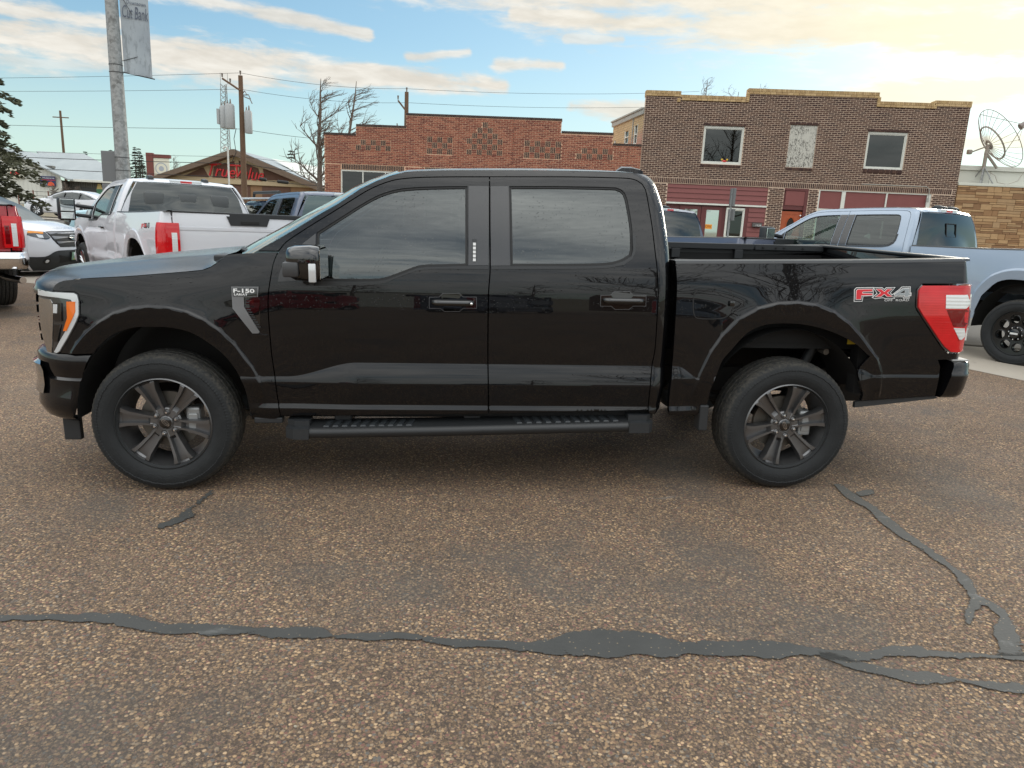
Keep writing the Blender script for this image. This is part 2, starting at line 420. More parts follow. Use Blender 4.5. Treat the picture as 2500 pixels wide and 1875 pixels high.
M_GLINT = mat('edge_glint', (.10, .10, .105), .2, .6)
M_BEZEL = mat('smoke_bezel', (.20, .205, .205), .18, .85)
M_PLASTIC = mat('grey_black_plastic', (.020, .022, .024), .5)
M_BLACK = mat('matt_black', (.006, .006, .006), .6)
M_LINER = mat('liner_black', (.006, .006, .006), .8)
M_UNDER = mat('underbody', (.012, .011, .010), .75)
M_TYRE = mat('tyre_rubber', (.03, .03, .03), .72, 0, 1.4, fn=tyre_fn)
M_RIM = mat('dark_grey_alloy', (.17, .17, .172), .30, .85, 1.5, fn=rim_fn)
M_RIMBLACK = mat('black_alloy', (.010, .010, .010), .22, .2, 1.6)
M_STEEL = mat('bright_alloy', (.55, .56, .57), .25, .9)
M_CHROME = mat('chrome', (.82, .82, .82), .08, 1.0)
M_CHROME2 = mat('dark_chrome', (.50, .50, .49), .10, 1.0)
M_DISC = mat('cast_iron', (.16, .145, .125), .5, .7)
M_CALIPER = mat('grey_caliper', (.34, .35, .35), .42, .5)
M_PALE = mat('pale_print', (.65, .65, .64), .4)
M_WHITE = mat('white_print', (.80, .80, .79), .35)
M_LAMPWHITE = mat('clear_lamp', (.62, .64, .65), .12, .25, 1.6, 1.0, .02)
M_LAMPDARK = mat('lamp_housing', (.06, .062, .065), .12, .7, 1.6, 1.0, .02)
M_AMBER = mat('amber_lens', (.75, .16, .015), .2, 0, 1.5, 1.0, .02)
M_MIRROR = mat('mirror_glass', (.75, .80, .80), .02, 1.0)
def red_fn(g, b):
    co = obj_co(g); w = g.math('SINE', g.math('MULTIPLY', g.xyz(co)[2], 420.0)); n = g.noise(co, 9, 2)
    g.put(b.inputs['Base Color'], g.mix(n, (.42, .004, .006, 1), (.72, .012, .016, 1)))
    bump(g, b, w, .12, .002)
M_TAILRED = mat('red_lens', (.6, .01, .012), .16, 0, 1.5, 1.0, .02, 1.6, red_fn)
M_TAILDARK = mat('dark_red_lens', (.16, .002, .004), .12, 0, 1.5, 1.0, .02, 1.6)
def ribs_fn(g, b):
    z = g.xyz(obj_co(g))[2]; bump(g, b, g.math('SINE', g.math('MULTIPLY', z, 300.0)), .15, .003)
M_TAILWHITE = mat('clear_tail_lens', (.72, .73, .72), .12, .2, 1.5, 1.0, .02, 1.6, ribs_fn)
M_GLASS_DARK = tinted('privacy_glass', (.035, .038, .038), 1.95, drops=True)
M_GLASS_WIND = tinted('windscreen_glass', (.45, .55, .53), 1.75, drops=True)
M_GLASS_CLEAR = tinted('clear_side_glass', (.55, .68, .62), 1.6)
M_GLASS_TINT = tinted('tinted_glass', (.09, .10, .095), 1.7)
M_GLASS_BACK = tinted('back_glass', (.06, .066, .064), 1.85)
M_SEAT = mat('black_leather', (.014, .014, .015), .5)
M_SEATGREY = mat('grey_cloth', (.10, .105, .105), .8)
M_REDPAINT = mat('red_paint', (.30, .006, .012), .35, 0, 1.5, 1.0, .02, 1.6, flake((.30, .006, .012), False))
M_WHITEPAINT = mat('white_paint', (.66, .67, .70), .4, 0, 1.5, 1.0, .03, 1.5)
M_BLUEPAINT = mat('pale_blue_paint', (.31, .375, .46), .35, .2, 1.5, 1.0, .03, 1.5, flake((.31, .375, .46), False, .06))
M_NAVYPAINT = mat('slate_blue_paint', (.085, .10, .145), .35, .25, 1.5, 1.0, .02, 1.6, flake((.085, .10, .145), False, .1))
M_TEALPAINT = mat('faded_sky_blue_paint', (.42, .62, .68), .5, 0, 1.5, .4, .1)
M_DKBLUE = mat('dark_blue_paint', (.03, .055, .10), .35, .1, 1.5, 1.0, .03)

# ---------------------------------------------------------------- ground
def _sp(x, k=1.5): return np.log1p(np.exp(np.clip(k*np.asarray(x, float), -50, 50)))/k
def g(x, y):
    """height of the ground: a lot with a slight fall, rising towards the street"""
    x = np.asarray(x, float); y = np.asarray(y, float)
    xx = np.minimum(x, 40); yy = np.clip(y, -60, 130)
    return 0.017326*(_sp(xx+2.0)-2.0)+0.0132977*yy+0.0064*_sp(yy-8)
def asphalt_fn(g_, b):
    P = world_co(g_)
    big = g_.noise(P, .55, 4, .6); mid = g_.noise(P, 2.6, 4, .6); w = g_.noise(P, 14, 3)
    v1 = g_.vor(g_.vmath('ADD', P, g_.vmath('SCALE', g_.noise(P, 60, 2, out=1), sc=.006)), 76)
    v2 = g_.vor(P, 170)
    st = g_.ramp(g_.xyz(v1.outputs['Color'])[0], [(0, (0.093, 0.068, 0.048)), (.16, (0.225, 0.153, 0.090)), (.32, (0.147, 0.095, 0.063)), (.46, (0.323, 0.225, 0.128)), (.58, (0.158, 0.083, 0.066)), (.70, (0.225, 0.177, 0.123)), (.82, (0.105, 0.099, 0.090)), (.93, (0.405, 0.292, 0.180)), (1, (0.540, 0.480, 0.375))], 'CONSTANT')
    s2 = g_.ramp(g_.xyz(v2.outputs['Color'])[1], [(0, (0.083, 0.063, 0.048)), (.3, (0.173, 0.120, 0.075)), (.6, (0.128, 0.090, 0.068)), (.85, (0.255, 0.183, 0.112))], 'CONSTANT')
    d1 = v1.outputs['Distance']
    stone = g_.mapr(d1, .55, .38)
    keep = g_.mapr(g_.math('ADD', g_.xyz(v1.outputs['Color'])[2], g_.math('MULTIPLY', mid, .3)), .42, .52)
    col = g_.mix(g_.math('MULTIPLY', stone, keep), s2, st)
    gap = g_.math('MULTIPLY', g_.mapr(d1, .50, .66), .55); col = g_.mix(gap, col, (.028, .022, .018, 1))
    # worn, greyer and darker areas
    grey = g_.mapr(g_.noise(g_.vmath('ADD', P, (3.1, 8.2, 0)), .9, 5, .62), .50, .68)
    col = g_.mix(g_.math('MULTIPLY', grey, .55), col, g_.mix(mid, (.045, .043, .040, 1), (.085, .082, .075, 1)))
    col = g_.mix(1.0, col, g_.mix(big, (1.02, .97, .93, 1), (1.50, 1.42, 1.34, 1)), blend='MULTIPLY')
    # pale dried films left where seal has worn away
    film = g_.math('MULTIPLY', g_.mapr(g_.noise(g_.vmath('MULTIPLY', P, (.8, 2.0, 1)), 1.7, 6, .7, .5), .655, .70), g_.mapr(mid, .45, .6))
    col = g_.mix(g_.math('MULTIPLY', film, .45), col, (.20, .20, .185, 1))
    g_.put(b.inputs['Base Color'], col)
    wet = g_.mapr(g_.noise(g_.vmath('ADD', P, (11, 4, 0)), .8, 4, .6), .46, .66)
    g_.put(b.inputs['Roughness'], g_.math("SUBTRACT", .92, g_.math("MULTIPLY", wet, .14)))
    h = g_.math('ADD', g_.math('MULTIPLY', g_.math('SUBTRACT', 1.0, d1), .8), g_.math('MULTIPLY', g_.math('SUBTRACT', 1.0, v2.outputs['Distance']), .35))
    bump(g_, b, h, .9, .007)
M_ASPHALT = mat('lot_asphalt', (.1, .08, .06), .85, fn=asphalt_fn)
def street_fn(g_, b):
    P = world_co(g_); n = g_.noise(P, .4, 5, .6); m_ = g_.noise(P, 40, 2)
    g_.put(b.inputs['Base Color'], g_.mix(n, (.07, .062, .052, 1), (.12, .108, .092, 1))); bump(g_, b, m_, .4, .01)
M_STREET = mat('street_asphalt', (.1, .09, .08), .85, fn=street_fn)
def conc_fn(g_, b):
    P = world_co(g_); n = g_.noise(P, .9, 5, .65); m_ = g_.noise(P, 60, 3)
    c_ = g_.mix(n, (.30, .26, .21, 1), (.42, .375, .31, 1)); st = g_.mapr(g_.noise(P, 2.2, 5, .7, .8), .60, .72)
    g_.put(b.inputs['Base Color'], g_.mix(g_.math('MULTIPLY', st, .45), c_, (.16, .14, .12, 1))); bump(g_, b, m_, .3, .004)
M_CONCRETE = mat('pale_concrete', (.36, .32, .26), .8, fn=conc_fn)
def dirt_fn(g_, b):
    P = world_co(g_); n = g_.noise(P, .25, 6, .65)
    g_.put(b.inputs['Base Color'], g_.mix(n, (.15, .12, .075, 1), (.26, .215, .135, 1)))
M_DIRT = mat('dry_grass_dirt', (.2, .16, .1), .95, fn=dirt_fn)
def tar_fn(g_, b):
    P = world_co(g_); n = g_.noise(P, 5, 5, .65); sp = g_.vor(P, 70)
    c_ = g_.mix(n, (.036, .037, .034, 1), (.070, .069, .064, 1))
    grit = g_.math('MULTIPLY', g_.mapr(sp.outputs['Distance'], .30, .16), g_.mapr(g_.xyz(sp.outputs['Color'])[0], .80, .84))
    c_ = g_.mix(grit, c_, (.22, .17, .11, 1)); pale = g_.mapr(g_.noise(g_.vmath('MULTIPLY', P, (.6, 1.6, 1)), 3.0, 6, .7, .4), .60, .68)
    g_.put(b.inputs['Base Color'], g_.mix(g_.math('MULTIPLY', pale, .55), c_, (.19, .19, .18, 1)))
    bump(g_, b, g_.noise(P, 90, 3), .5, .004)
def rim_mask(m, w):
    g_ = NG(m.node_tree); b = m.node_tree.nodes['Principled BSDF']; P = world_co(g_)
    at = g_.n('ShaderNodeAttribute'); at.attribute_name = 'rim'
    nz = g_.math('ADD', g_.math('MULTIPLY', g_.noise(P, 38, 4, .7), .75), g_.math('MULTIPLY', g_.noise(P, 150, 2, .6), .25))
    holes = g_.math('MULTIPLY', g_.mapr(g_.noise(P, 6, 5, .7), .60, .70), .030)
    a = g_.mapr(g_.math('SUBTRACT', at.outputs['Fac'], g_.math('ADD', g_.math('MULTIPLY', g_.math('SUBTRACT', nz, .22), w), holes)), -.003, .004)
    tr = g_.n('ShaderNodeBsdfTransparent'); mx = g_.n('ShaderNodeMixShader'); o = m.node_tree.nodes['Material Output']
    g_.put(mx.inputs[0], a); g_.put(mx.inputs[1], tr.outputs[0]); g_.put(mx.inputs[2], b.outputs[0]); g_.put(o.inputs[0], mx.outputs[0])
M_TAR = mat('crack_sealant', (.04, .04, .04), .7, fn=tar_fn); rim_mask(M_TAR, .036)
M_HAIR = mat('open_crack', (.008, .007, .006), .9); rim_mask(M_HAIR, .006)
M_YELLOWLINE = mat('road_paint_yellow', (.55, .34, .03), .7)
def sheet(name, poly, m, lift, h, kind='structure', **p):
    """a piece of ground that follows the slope, lifted a little above what lies below"""
    v, T, L = cdt_fill(np.asarray(poly, float), [], h)
    V = np.column_stack([v, g(v[:, 0], v[:, 1])+lift])
    o = obj(name, mesh(name, V, [tuple(t) for t in T], True), m); o['kind'] = kind
    if m in (M_TAR, M_HAIR):
        B = v[[i for i in L[0] if i >= 0]]; d = np.array([np.sqrt(((B-q)**2).sum(1).min()) for q in v]); at = o.data.attributes.new('rim', 'FLOAT', 'POINT'); at.data.foreach_set('value', d)
    for k, q in p.items(): o[k] = q
    return o
# one sheet to the horizon, finer near the camera
xs = np.concatenate([[-4000, -1200, -400, -180, -100], np.arange(-80, 81, 4.0), [100, 180, 400, 1200, 4000]])
ys = np.concatenate([[-4000, -1200, -400, -150], np.arange(-90, 131, 4.0), [160, 220, 400, 1200, 4000]])
XX, YY = np.meshgrid(xs, ys); ZZ = g(XX, YY)-.03
V = np.stack([XX.ravel(), YY.ravel(), ZZ.ravel()], 1); nx_ = len(xs)
F = [(j*nx_+i, j*nx_+i+1, (j+1)*nx_+i+1, (j+1)*nx_+i) for j in range(len(ys)-1) for i in range(nx_-1)]
obj('ground', mesh('ground', V, F, True), M_DIRT)['kind'] = 'structure'
# lot, concrete gutter band, street
LA, LB = np.array((-40.0, 24.5)), np.array((-6.17, 9.09)); LC = np.array((7.68, 2.76)); LD = np.array((9.9, -3.2))
dl = (LC-LB)/np.linalg.norm(LC-LB); nl = np.array((-dl[1], dl[0])); LA = LB-dl*40
lot = [(-46, -60), (60, -60), (60, -14), (13.8, -14), tuple(LD), tuple(LC), tuple(LB), tuple(LA)]
sheet('parking_lot', lot, M_ASPHALT, -.004, 1.2)
GW = 1.95
sheet('gutter', [tuple(LA), tuple(LB), tuple(LC), tuple(LD), (13.8, -14), (60, -14), (60, -10), (16, -10), tuple(LC+dl*4+nl*GW), tuple(LB+nl*GW), tuple(LA+nl*GW)], M_CONCRETE, .0, .8)
ST = [tuple(LA+nl*GW), tuple(LB+nl*GW), tuple(LC+dl*4+nl*GW), (16, -10), (60, -10), (60, 14.4), (20.6, 18.4), (8.3, 20.35), (-3.4, 22.3), (-8, 33), (-60, 62)]
sheet('street', ST, M_STREET, -.006, 1.6)
FO = np.array((8.63311618, 22.97013566)); FU = np.array((.9872094, -.15942897)); FN = np.array((-.15942897, -.9872094))
def fac(u, v): return FO+FU*u+FN*v
sheet('pavement', [tuple(fac(-12.6, 2.6)), tuple(fac(40, 2.6)), tuple(fac(40, .05)), tuple(fac(-12.6, .05))], M_CONCRETE, .13, 1.5)
b = MB()
for i in range(26):
    a, c_ = fac(-12.6+i*2, 2.6), fac(-10.6+i*2-.01, 2.6); za, zc2 = float(g(*a)), float(g(*c_))
    n_ = FN*.14; b.add([(a[0], a[1], za-.05), (c_[0], c_[1], zc2-.05), (c_[0], c_[1], zc2+.132), (a[0], a[1], za+.132), (a[0]+n_[0], a[1]+n_[1], za-.05), (c_[0]+n_[0], c_[1]+n_[1], zc2-.05), (c_[0]+n_[0], c_[1]+n_[1], zc2+.128), (a[0]+n_[0], a[1]+n_[1], za+.128)], [(4, 5, 6, 7), (3, 7, 6, 2), (0, 4, 7, 3), (1, 2, 6, 5)])
b.build('kerb', M_CONCRETE)['kind'] = 'structure'
# far carriageway edge strips on the left of the street
def strip(name, p0, p1, w, m, lift):
    p0 = np.array(p0, float); p1 = np.array(p1, float); d = (p1-p0)/np.linalg.norm(p1-p0); n = np.array((-d[1], d[0]))*w/2
    return sheet(name, [tuple(p0-n), tuple(p1-n), tuple(p1+n), tuple(p0+n)], m, lift, 2.0)
strip('far_gutter', (-42, 33.5), (-9.5, 24.5), 2.2, M_CONCRETE, .004)
strip('far_pavement', (-60, 50.5), (-9, 34.5), 2.6, M_CONCRETE, .03)
strip('painted_line', (-14.5, 21.2), (-9.8, 19.6), .28, M_YELLOWLINE, .004)
# seal over the cracks, traced on the ground
def P_out(P, k, lo, amp):
    return inset(P, -.014)+k*amp*.5+lo*amp*.5
def ragged(U, L, amp=.010, name='crack_seal', m=None):
    m = m or M_TAR
    U = smooth_poly(U, .008, 60, closed=False); L = smooth_poly(L, .008, 60, closed=False)
    P = np.concatenate([U, L[::-1]]); n = len(P)
    k = rng.normal(0, 1, (n, 2)); ker = np.array([.25, .5, .25])
    for a in (0, 1): k[:, a] = np.convolve(np.r_[k[-1, a], k[:, a], k[0, a]], ker, 'valid')
    lo = rng.normal(0, 1, (n//7+2, 2)); t = np.linspace(0, len(lo)-1.001, n); i = t.astype(int); lo = lo[i]*(1-(t-i))[:, None]+lo[i+1]*(t-i)[:, None]
    return sheet(name, inset(smooth_poly(P[::3], .012, 60), -.013)+rng.normal(0, .001, (len(smooth_poly(P[::3], .012, 60)), 2)) if False else P_out(P, k, lo, amp), m, .002, .016)
T1U = [(-0.161, -2.31), (-0.044, -2.315), (0.097, -2.312), (0.239, -2.309), (0.326, -2.321), (0.444, -2.368), (0.535, -2.396), (0.736, -2.408), (0.897, -2.438), (1.005, -2.436), (1.125, -2.452), (1.196, -2.499), (1.292, -2.482), (1.42, -2.482), (1.603, -2.524), (1.785, -2.55), (1.886, -2.564), (1.976, -2.572), (2.103, -2.521), (2.2, -2.504), (2.297, -2.497), (2.378, -2.513), (2.467, -2.537), (2.53, -2.583), (2.621, -2.591), (2.773, -2.589), (2.868, -2.592), (2.948, -2.604), (3.065, -2.64), (3.136, -2.666), (3.248, -2.671), (3.5, -2.651), (3.527, -2.685), (3.702, -2.71), (3.898, -2.722)]
T1L = [(-0.14, -2.348), (0.038, -2.354), (0.158, -2.364), (0.34, -2.395), (0.426, -2.433), (0.514, -2.456), (0.58, -2.472), (0.703, -2.472), (0.88, -2.478), (0.958, -2.505), (1.092, -2.516), (1.198, -2.51), (1.281, -2.532), (1.423, -2.524), (1.559, -2.546), (1.649, -2.584), (1.882, -2.615), (2.013, -2.647), (2.1, -2.659), (2.231, -2.676), (2.35, -2.666), (2.446, -2.679), (2.559, -2.668), (2.662, -2.687), (2.774, -2.682), (2.859, -2.699), (3.002, -2.691), (3.076, -2.692), (3.11, -2.716), (3.214, -2.729), (3.414, -2.711), (3.687, -2.729), (3.874, -2.751)]
T2U = [(3.087, -2.688), (3.154, -2.704), (3.233, -2.763), (3.314, -2.795), (3.438, -2.816), (3.504, -2.852), (3.618, -2.883), (3.753, -2.9)]
T2L = [(3.086, -2.709), (3.118, -2.737), (3.16, -2.777), (3.221, -2.813), (3.314, -2.867), (3.441, -2.878), (3.533, -2.875), (3.614, -2.924), (3.713, -2.947)]
T3L = [(4.087, -0.916), (4.05, -1.108), (4.084, -1.281), (4.053, -1.541), (4.062, -1.737), (4.068, -1.882), (4.08, -2.006), (4.055, -2.133), (3.981, -2.297), (3.837, -2.464), (3.828, -2.504), (3.913, -2.419), (4.009, -2.356), (4.009, -2.453), (3.894, -2.562), (3.843, -2.666), (3.796, -2.713)]
T3R = [(4.126, -0.914), (4.132, -1.069), (4.145, -1.25), (4.131, -1.481), (4.118, -1.711), (4.129, -1.846), (4.113, -1.994), (4.108, -2.132), (4.04, -2.27), (4.059, -2.319), (4.064, -2.396), (4.026, -2.486), (3.985, -2.575), (3.941, -2.669), (3.902, -2.717)]
H1 = [(2.868, -2.592), (2.943, -2.506), (3.039, -2.447), (3.176, -2.417), (3.258, -2.337), (3.394, -2.261)]
H2 = [(3.061, -2.608), (3.14, -2.528), (3.295, -2.464), (3.457, -2.36), (3.553, -2.224)]
T4 = [(0.224, -0.954), (0.218, -1.077), (0.199, -1.209), (0.176, -1.351), (0.112, -1.464), (0.157, -1.52), (0.231, -1.438), (0.278, -1.35), (0.236, -1.243), (0.26, -1.127), (0.274, -1.01)]
T5 = [(4.157, -1.025), (4.307, -0.976), (4.266, -1.07), (4.129, -1.125)]

ragged(T1U, T1L); ragged(T2U, T2L, .008); ragged(T3L, T3R, .007)
sheet('crack_seal', smooth_poly(T4, .015, 80)+rng.normal(0, .006, (len(smooth_poly(T4, .015, 80)), 2)), M_TAR, .002, .016)
sheet('crack_seal', smooth_poly(T5, .015, 80)+rng.normal(0, .005, (len(smooth_poly(T5, .015, 80)), 2)), M_TAR, .002, .016)
for H in (H1, H2):
    C_ = smooth_poly(H, .015, 90, closed=False); C_ = C_+rng.normal(0, .005, C_.shape)
    w_ = np.linspace(.0065, .002, len(C_))[:, None]*rng.uniform(.5, 1.3, (len(C_), 1)); t_ = np.gradient(C_, axis=0); t_ /= np.linalg.norm(t_, axis=1)[:, None]; nn_ = np.stack([-t_[:, 1], t_[:, 0]], 1)
    sheet('hairline_crack', np.concatenate([C_-nn_*w_, (C_+nn_*w_)[::-1]]), M_HAIR, .002, .2)

# loose stones lying on the lot
M_PEB = [mat('pebble_%d' % i, c_, .85) for i, c_ in enumerate(((.30, .21, .13), (.20, .135, .085), (.36, .31, .24), (.16, .10, .08), (.24, .21, .18)))]
V = []; F = []; MI = []
ico = bmesh.new(); bmesh.ops.create_icosphere(ico, subdivisions=1, radius=1); ico.verts.index_update(); iv = np.array([v.co[:] for v in ico.verts]); iff = [[v.index for v in f.verts] for f in ico.faces]; ico.free()
for k in range(2600):
    y = -4.9+7.5*rng.random()**1.5; x = 1.6+(rng.random()-.5)*2*(1.6+(y+5.1)*.85); s_ = rng.uniform(.0028, .0062)*(1.6 if rng.random() < .04 else 1)
    a = rng.uniform(0, 6.28); R_ = np.array([[math.cos(a), -math.sin(a), 0], [math.sin(a), math.cos(a), 0], [0, 0, 1]])
    P = (iv*rng.uniform(.75, 1.2, iv.shape)*np.array([1.25, .9, .62])*s_)@R_.T+np.array([x, y, float(g(x, y))-.004+s_*.35]); o_ = len(V); V += [tuple(p) for p in P]; F += [tuple(i+o_ for i in f) for f in iff]; MI += [int(rng.integers(0, 5))]*len(iff)
me = mesh('loose_gravel', V, F, True)
for m in M_PEB: me.materials.append(m)
me.polygons.foreach_set('material_index', MI); obj('loose_gravel', me)['kind'] = 'stuff'


# ---------------------------------------------------------------- buildings
def var_fn(a, b_, sc=9, bumpd=.004, rough=None):
    def f(g_, b):
        co = obj_co(g_); n = g_.noise(co, sc, 5, .65)
        g_.put(b.inputs['Base Color'], g_.mix(n, (*a, 1), (*b_, 1)))
        if bumpd: bump(g_, b, g_.noise(co, sc*9, 3), .4, bumpd)
    return f
def tints(name, cols):
    out = []
    for i, c_ in enumerate(cols):
        out.append(mat('%s_%d' % (name, i), c_, .85, fn=var_fn([v*.78 for v in c_], [v*1.22 for v in c_], 7)))
    return out
BR_BROWN = tints('brown_brick', [(.062, .030, .022), (.085, .042, .030), (.050, .024, .020), (.10, .052, .036)])
BR_RED = tints('red_brick', [(.27, .085, .052), (.22, .066, .042), (.32, .115, .070), (.17, .048, .034)])
BR_DARK = tints('dark_brick', [(.055, .036, .030), (.075, .050, .040)])
BR_YELLOW = tints('yellow_brick', [(.44, .30, .14), (.50, .35, .18), (.38, .25, .12)])
ST_TAN = tints('tan_stone', [(.34, .20, .095), (.28, .155, .072), (.40, .25, .125), (.23, .125, .06), (.36, .23, .12)])
M_MORT_P = mat('pink_mortar', (.58, .43, .32), .95, fn=var_fn((.52, .38, .28), (.68, .52, .40), 3))
M_MORT_R = mat('red_wall_mortar', (.62, .38, .25), .95, fn=var_fn((.54, .32, .20), (.70, .46, .32), 2))
M_MORT_T = mat('stone_joint', (.10, .055, .028), .95)
M_FRAME = mat('white_window_frame', (.66, .66, .60), .5, fn=var_fn((.58, .58, .52), (.72, .72, .66), 6))
M_MAROON = mat('maroon_boards', (.20, .058, .052), .55, fn=var_fn((.18, .052, .048), (.225, .068, .06), 4, .002))
M_MAROOND = mat('maroon_door', (.115, .028, .026), .5)
M_ORANGEDOOR = mat('varnished_door', (.36, .075, .022), .35, fn=var_fn((.30, .055, .018), (.42, .10, .03), 5, 0))
def weather_fn(g_, b):
    co = obj_co(g_); s_ = g_.mapr(g_.noise(g_.vmath('MULTIPLY', co, (1.6, 1, .7)), 22, 6, .75), .50, .56); n = g_.mapr(g_.noise(co, 2.2, 3), .3, .55)
    g_.put(b.inputs['Base Color'], g_.mix(g_.math('MULTIPLY', s_, n), (.52, .50, .44, 1), (.085, .078, .068, 1)))
M_WEATHER = mat('flaking_board', (.5, .48, .42), .9, fn=weather_fn)
M_SHOPGLASS = tinted('shop_glass', (.10, .11, .11), 1.7)
M_PALEWALL = mat('cream_metal_wall', (.60, .60, .55), .6, fn=var_fn((.56, .56, .51), (.64, .64, .59), .7, 0))
M_GREYWALL = mat('grey_ribbed_wall', (.115, .11, .10), .6)
def metalroof_fn(g_, b):
    co = obj_co(g_); n = g_.noise(g_.vmath('MULTIPLY', co, (1, .3, 1)), .8, 5, .6)
    g_.put(b.inputs['Base Color'], g_.mix(n, (.22, .25, .26, 1), (.38, .41, .41, 1)))
M_METALROOF = mat('frosty_metal_roof', (.45, .48, .48), .55, fn=metalroof_fn)
M_TANTRIM = mat('tan_trim', (.48, .38, .24), .7)
M_BROWNSOFFIT = mat('brown_shingle_edge', (.15, .105, .075), .85, fn=var_fn((.11, .078, .055), (.19, .135, .098), 3))
M_GREYCEM = mat('grey_cement', (.34, .34, .31), .9, fn=var_fn((.26, .26, .24), (.42, .42, .38), 3))
M_REDSIGN = mat('red_sign_letters', (.62, .014, .018), .35)
M_INSIDE = mat('dim_interior', (.030, .030, .028), .9)
M_CURTAIN = mat('pale_curtain', (.46, .50, .46), .9)
def brick_mesh(name, w, h, d, m):
    b = MB(); b.bbox(0, w, -d, .02, 0, h, min(.004, d*.4)) if False else b.box(0, w, -d, .02, 0, h)
    me = mesh(name, b.V, b.F); bm = bmesh.new(); bm.from_mesh(me)
    fe = [e for e in bm.edges if all(v.co.y < -d+1e-6 for v in e.verts)]
    bmesh.ops.bevel(bm, geom=fe, offset=.004, segments=1, affect='EDGES'); bmesh.ops.recalc_face_normals(bm, faces=bm.faces); bm.to_mesh(me); bm.free()
    me.materials.append(m); return me
class Masonry:
    """collects brick rectangles on a facade (u, z); the nearest become single objects, the others one joined mesh"""
    def __init__(s, mats): s.R = []; s.mats = mats
    def row(s, u0, u1, z0, z1, length, joint, off=0.0, mats=None, blocks=()):
        segs = [(u0, u1)]
        for a, b in blocks:
            ns = []
            for p, q in segs:
                if b <= p or a >= q: ns.append((p, q)); continue
                if a > p: ns.append((p, a))
                if b < q: ns.append((b, q))
            segs = ns
        for p, q in segs:
            x = math.floor((p-off)/length)*length+off
            while x < q:
                a, b = max(x, p)+joint/2, min(x+length, q)-joint/2
                if b-a > .03: s.R.append((a, b, z0, z1, mats or s.mats))
                x += length
    def field(s, u0, u1, zb, zt, course, length, joint, holes=(), mats=None):
        n = int((zt-zb)/course+.5)
        for k in range(n):
            z0 = zb+k*course; zm = z0+course/2
            bl = [(h[0], h[1]) for h in holes if h[2] < zm < h[3]]
            s.row(u0, u1, z0+joint/2, z0+course-joint/2, length, joint*1.05, (k % 2)*length/2, mats, bl)
    def stepped(s, zb, segs, course, length, joint, holes=()):
        k = 0
        while True:
            z0 = zb+k*course; zm = z0+course/2; runs = []
            for a, b, zt in segs:
                if z0+course <= zt+.02:
                    if runs and abs(runs[-1][1]-a) < 1e-6: runs[-1][1] = b
                    else: runs.append([a, b])
            if not runs: break
            bl = [(h[0], h[1]) for h in holes if h[2] < zm < h[3]]
            for a, b in runs: s.row(a, b, z0+joint/2, z0+course-joint/2, length, joint*1.05, (k % 2)*length/2, None, bl)
            k += 1
    def build(s, root, name, single, depth=.010, key=None, jit=.003):
        R = s.R; order = sorted(range(len(R)), key=lambda i: key(R[i])) if key else list(range(len(R)))
        ones = set(order[:single]); cache = {}; groups = {}
        V = []; F = []; MI = []; ml = []
        for i, (a, b, z0, z1, mats) in enumerate(R):
            m = mats[int(rng.choice(len(mats), p=None))]; d = depth+rng.uniform(-jit, jit)
            if i in ones:
                k = (round(b-a, 2), round(z1-z0, 3), m.name)
                if k not in cache: cache[k] = brick_mesh(name, b-a, z1-z0, depth, m)
                o = obj(name, cache[k], None, root); o.location = (a, -rng.uniform(0, jit), z0)
            else:
                if m not in ml: ml.append(m)
                o_ = len(V); V += [(a, .02, z0), (b, .02, z0), (b, .02, z1), (a, .02, z1), (a, -d, z0), (b, -d, z0), (b, -d, z1), (a, -d, z1)]
                for f in ((4, 5, 6, 7), (0, 1, 5, 4), (1, 2, 6, 5), (2, 3, 7, 6), (3, 0, 4, 7)): F.append(tuple(q+o_ for q in f)); MI.append(ml.index(m))
        if V:
            me = mesh(name+'work', V, F); 
            for m in ml: me.materials.append(m)
            me.polygons.foreach_set('material_index', MI); o = obj(name+'work', me, None, root); o['kind'] = 'stuff'
def wall_with_holes(name, u0, u1, zb, tops, holes, m, parent, th=.3, y0=0.0):
    """front slab of a building: stepped outline, openings cut through"""
    outer = [(u0, zb), (u1, zb)]+tops[::-1]
    v, T, L = cdt_fill(outer, [[(h[0], h[2]), (h[1], h[2]), (h[1], h[3]), (h[0], h[3])] for h in holes], 3.0)
    V = [(p[0], y0, p[1]) for p in v]; F = [tuple(t) for t in T]; n0 = len(V)
    for li, q in enumerate(L):
        o = len(V); n = len(q)
        V += [(v[i][0], y0+th, v[i][1]) for i in q]
        for i in range(n): F.append((q[i], o+i, o+(i+1) % n, q[(i+1) % n]))
    o = obj(name, mesh(name, V, F), m, parent); return o
FROT = math.atan2(FU[1], FU[0])
ZG0 = .52
CAMP = Vector((1.612, -5.085, 1.6))
# ---- brown two storey building
br = thing('brick_building', 'two storey dark brown brick building with yellow brick coping and maroon shopfront', 'building', (FO[0], FO[1], 0), FROT)
WIN1 = (2.243, 3.732, 4.105, 5.478); WINB = (5.378, 6.360, 4.103, 5.619); WIN2 = (8.19, 9.607, 4.145, 5.486)
SHOP = (1.09, 4.85, .45, 3.342); DOORW = (5.445, 6.34, .5, 3.345); STORE = (6.715, 10.79, .5, 3.345)
TOPS = [(0, 6.50), (1.27, 6.50), (1.27, 6.38), (3.70, 6.38), (3.70, 6.69), (8.36, 6.69), (8.36, 6.38), (10.38, 6.38), (10.38, 6.48), (11.64, 6.48)]
HOLES = [WIN1, WINB, WIN2, SHOP, DOORW, STORE]
wall_with_holes('wall', 0, 11.64, .2, TOPS, HOLES, M_MORT_P, br)
ms = Masonry(BR_BROWN)
c_ = .0677
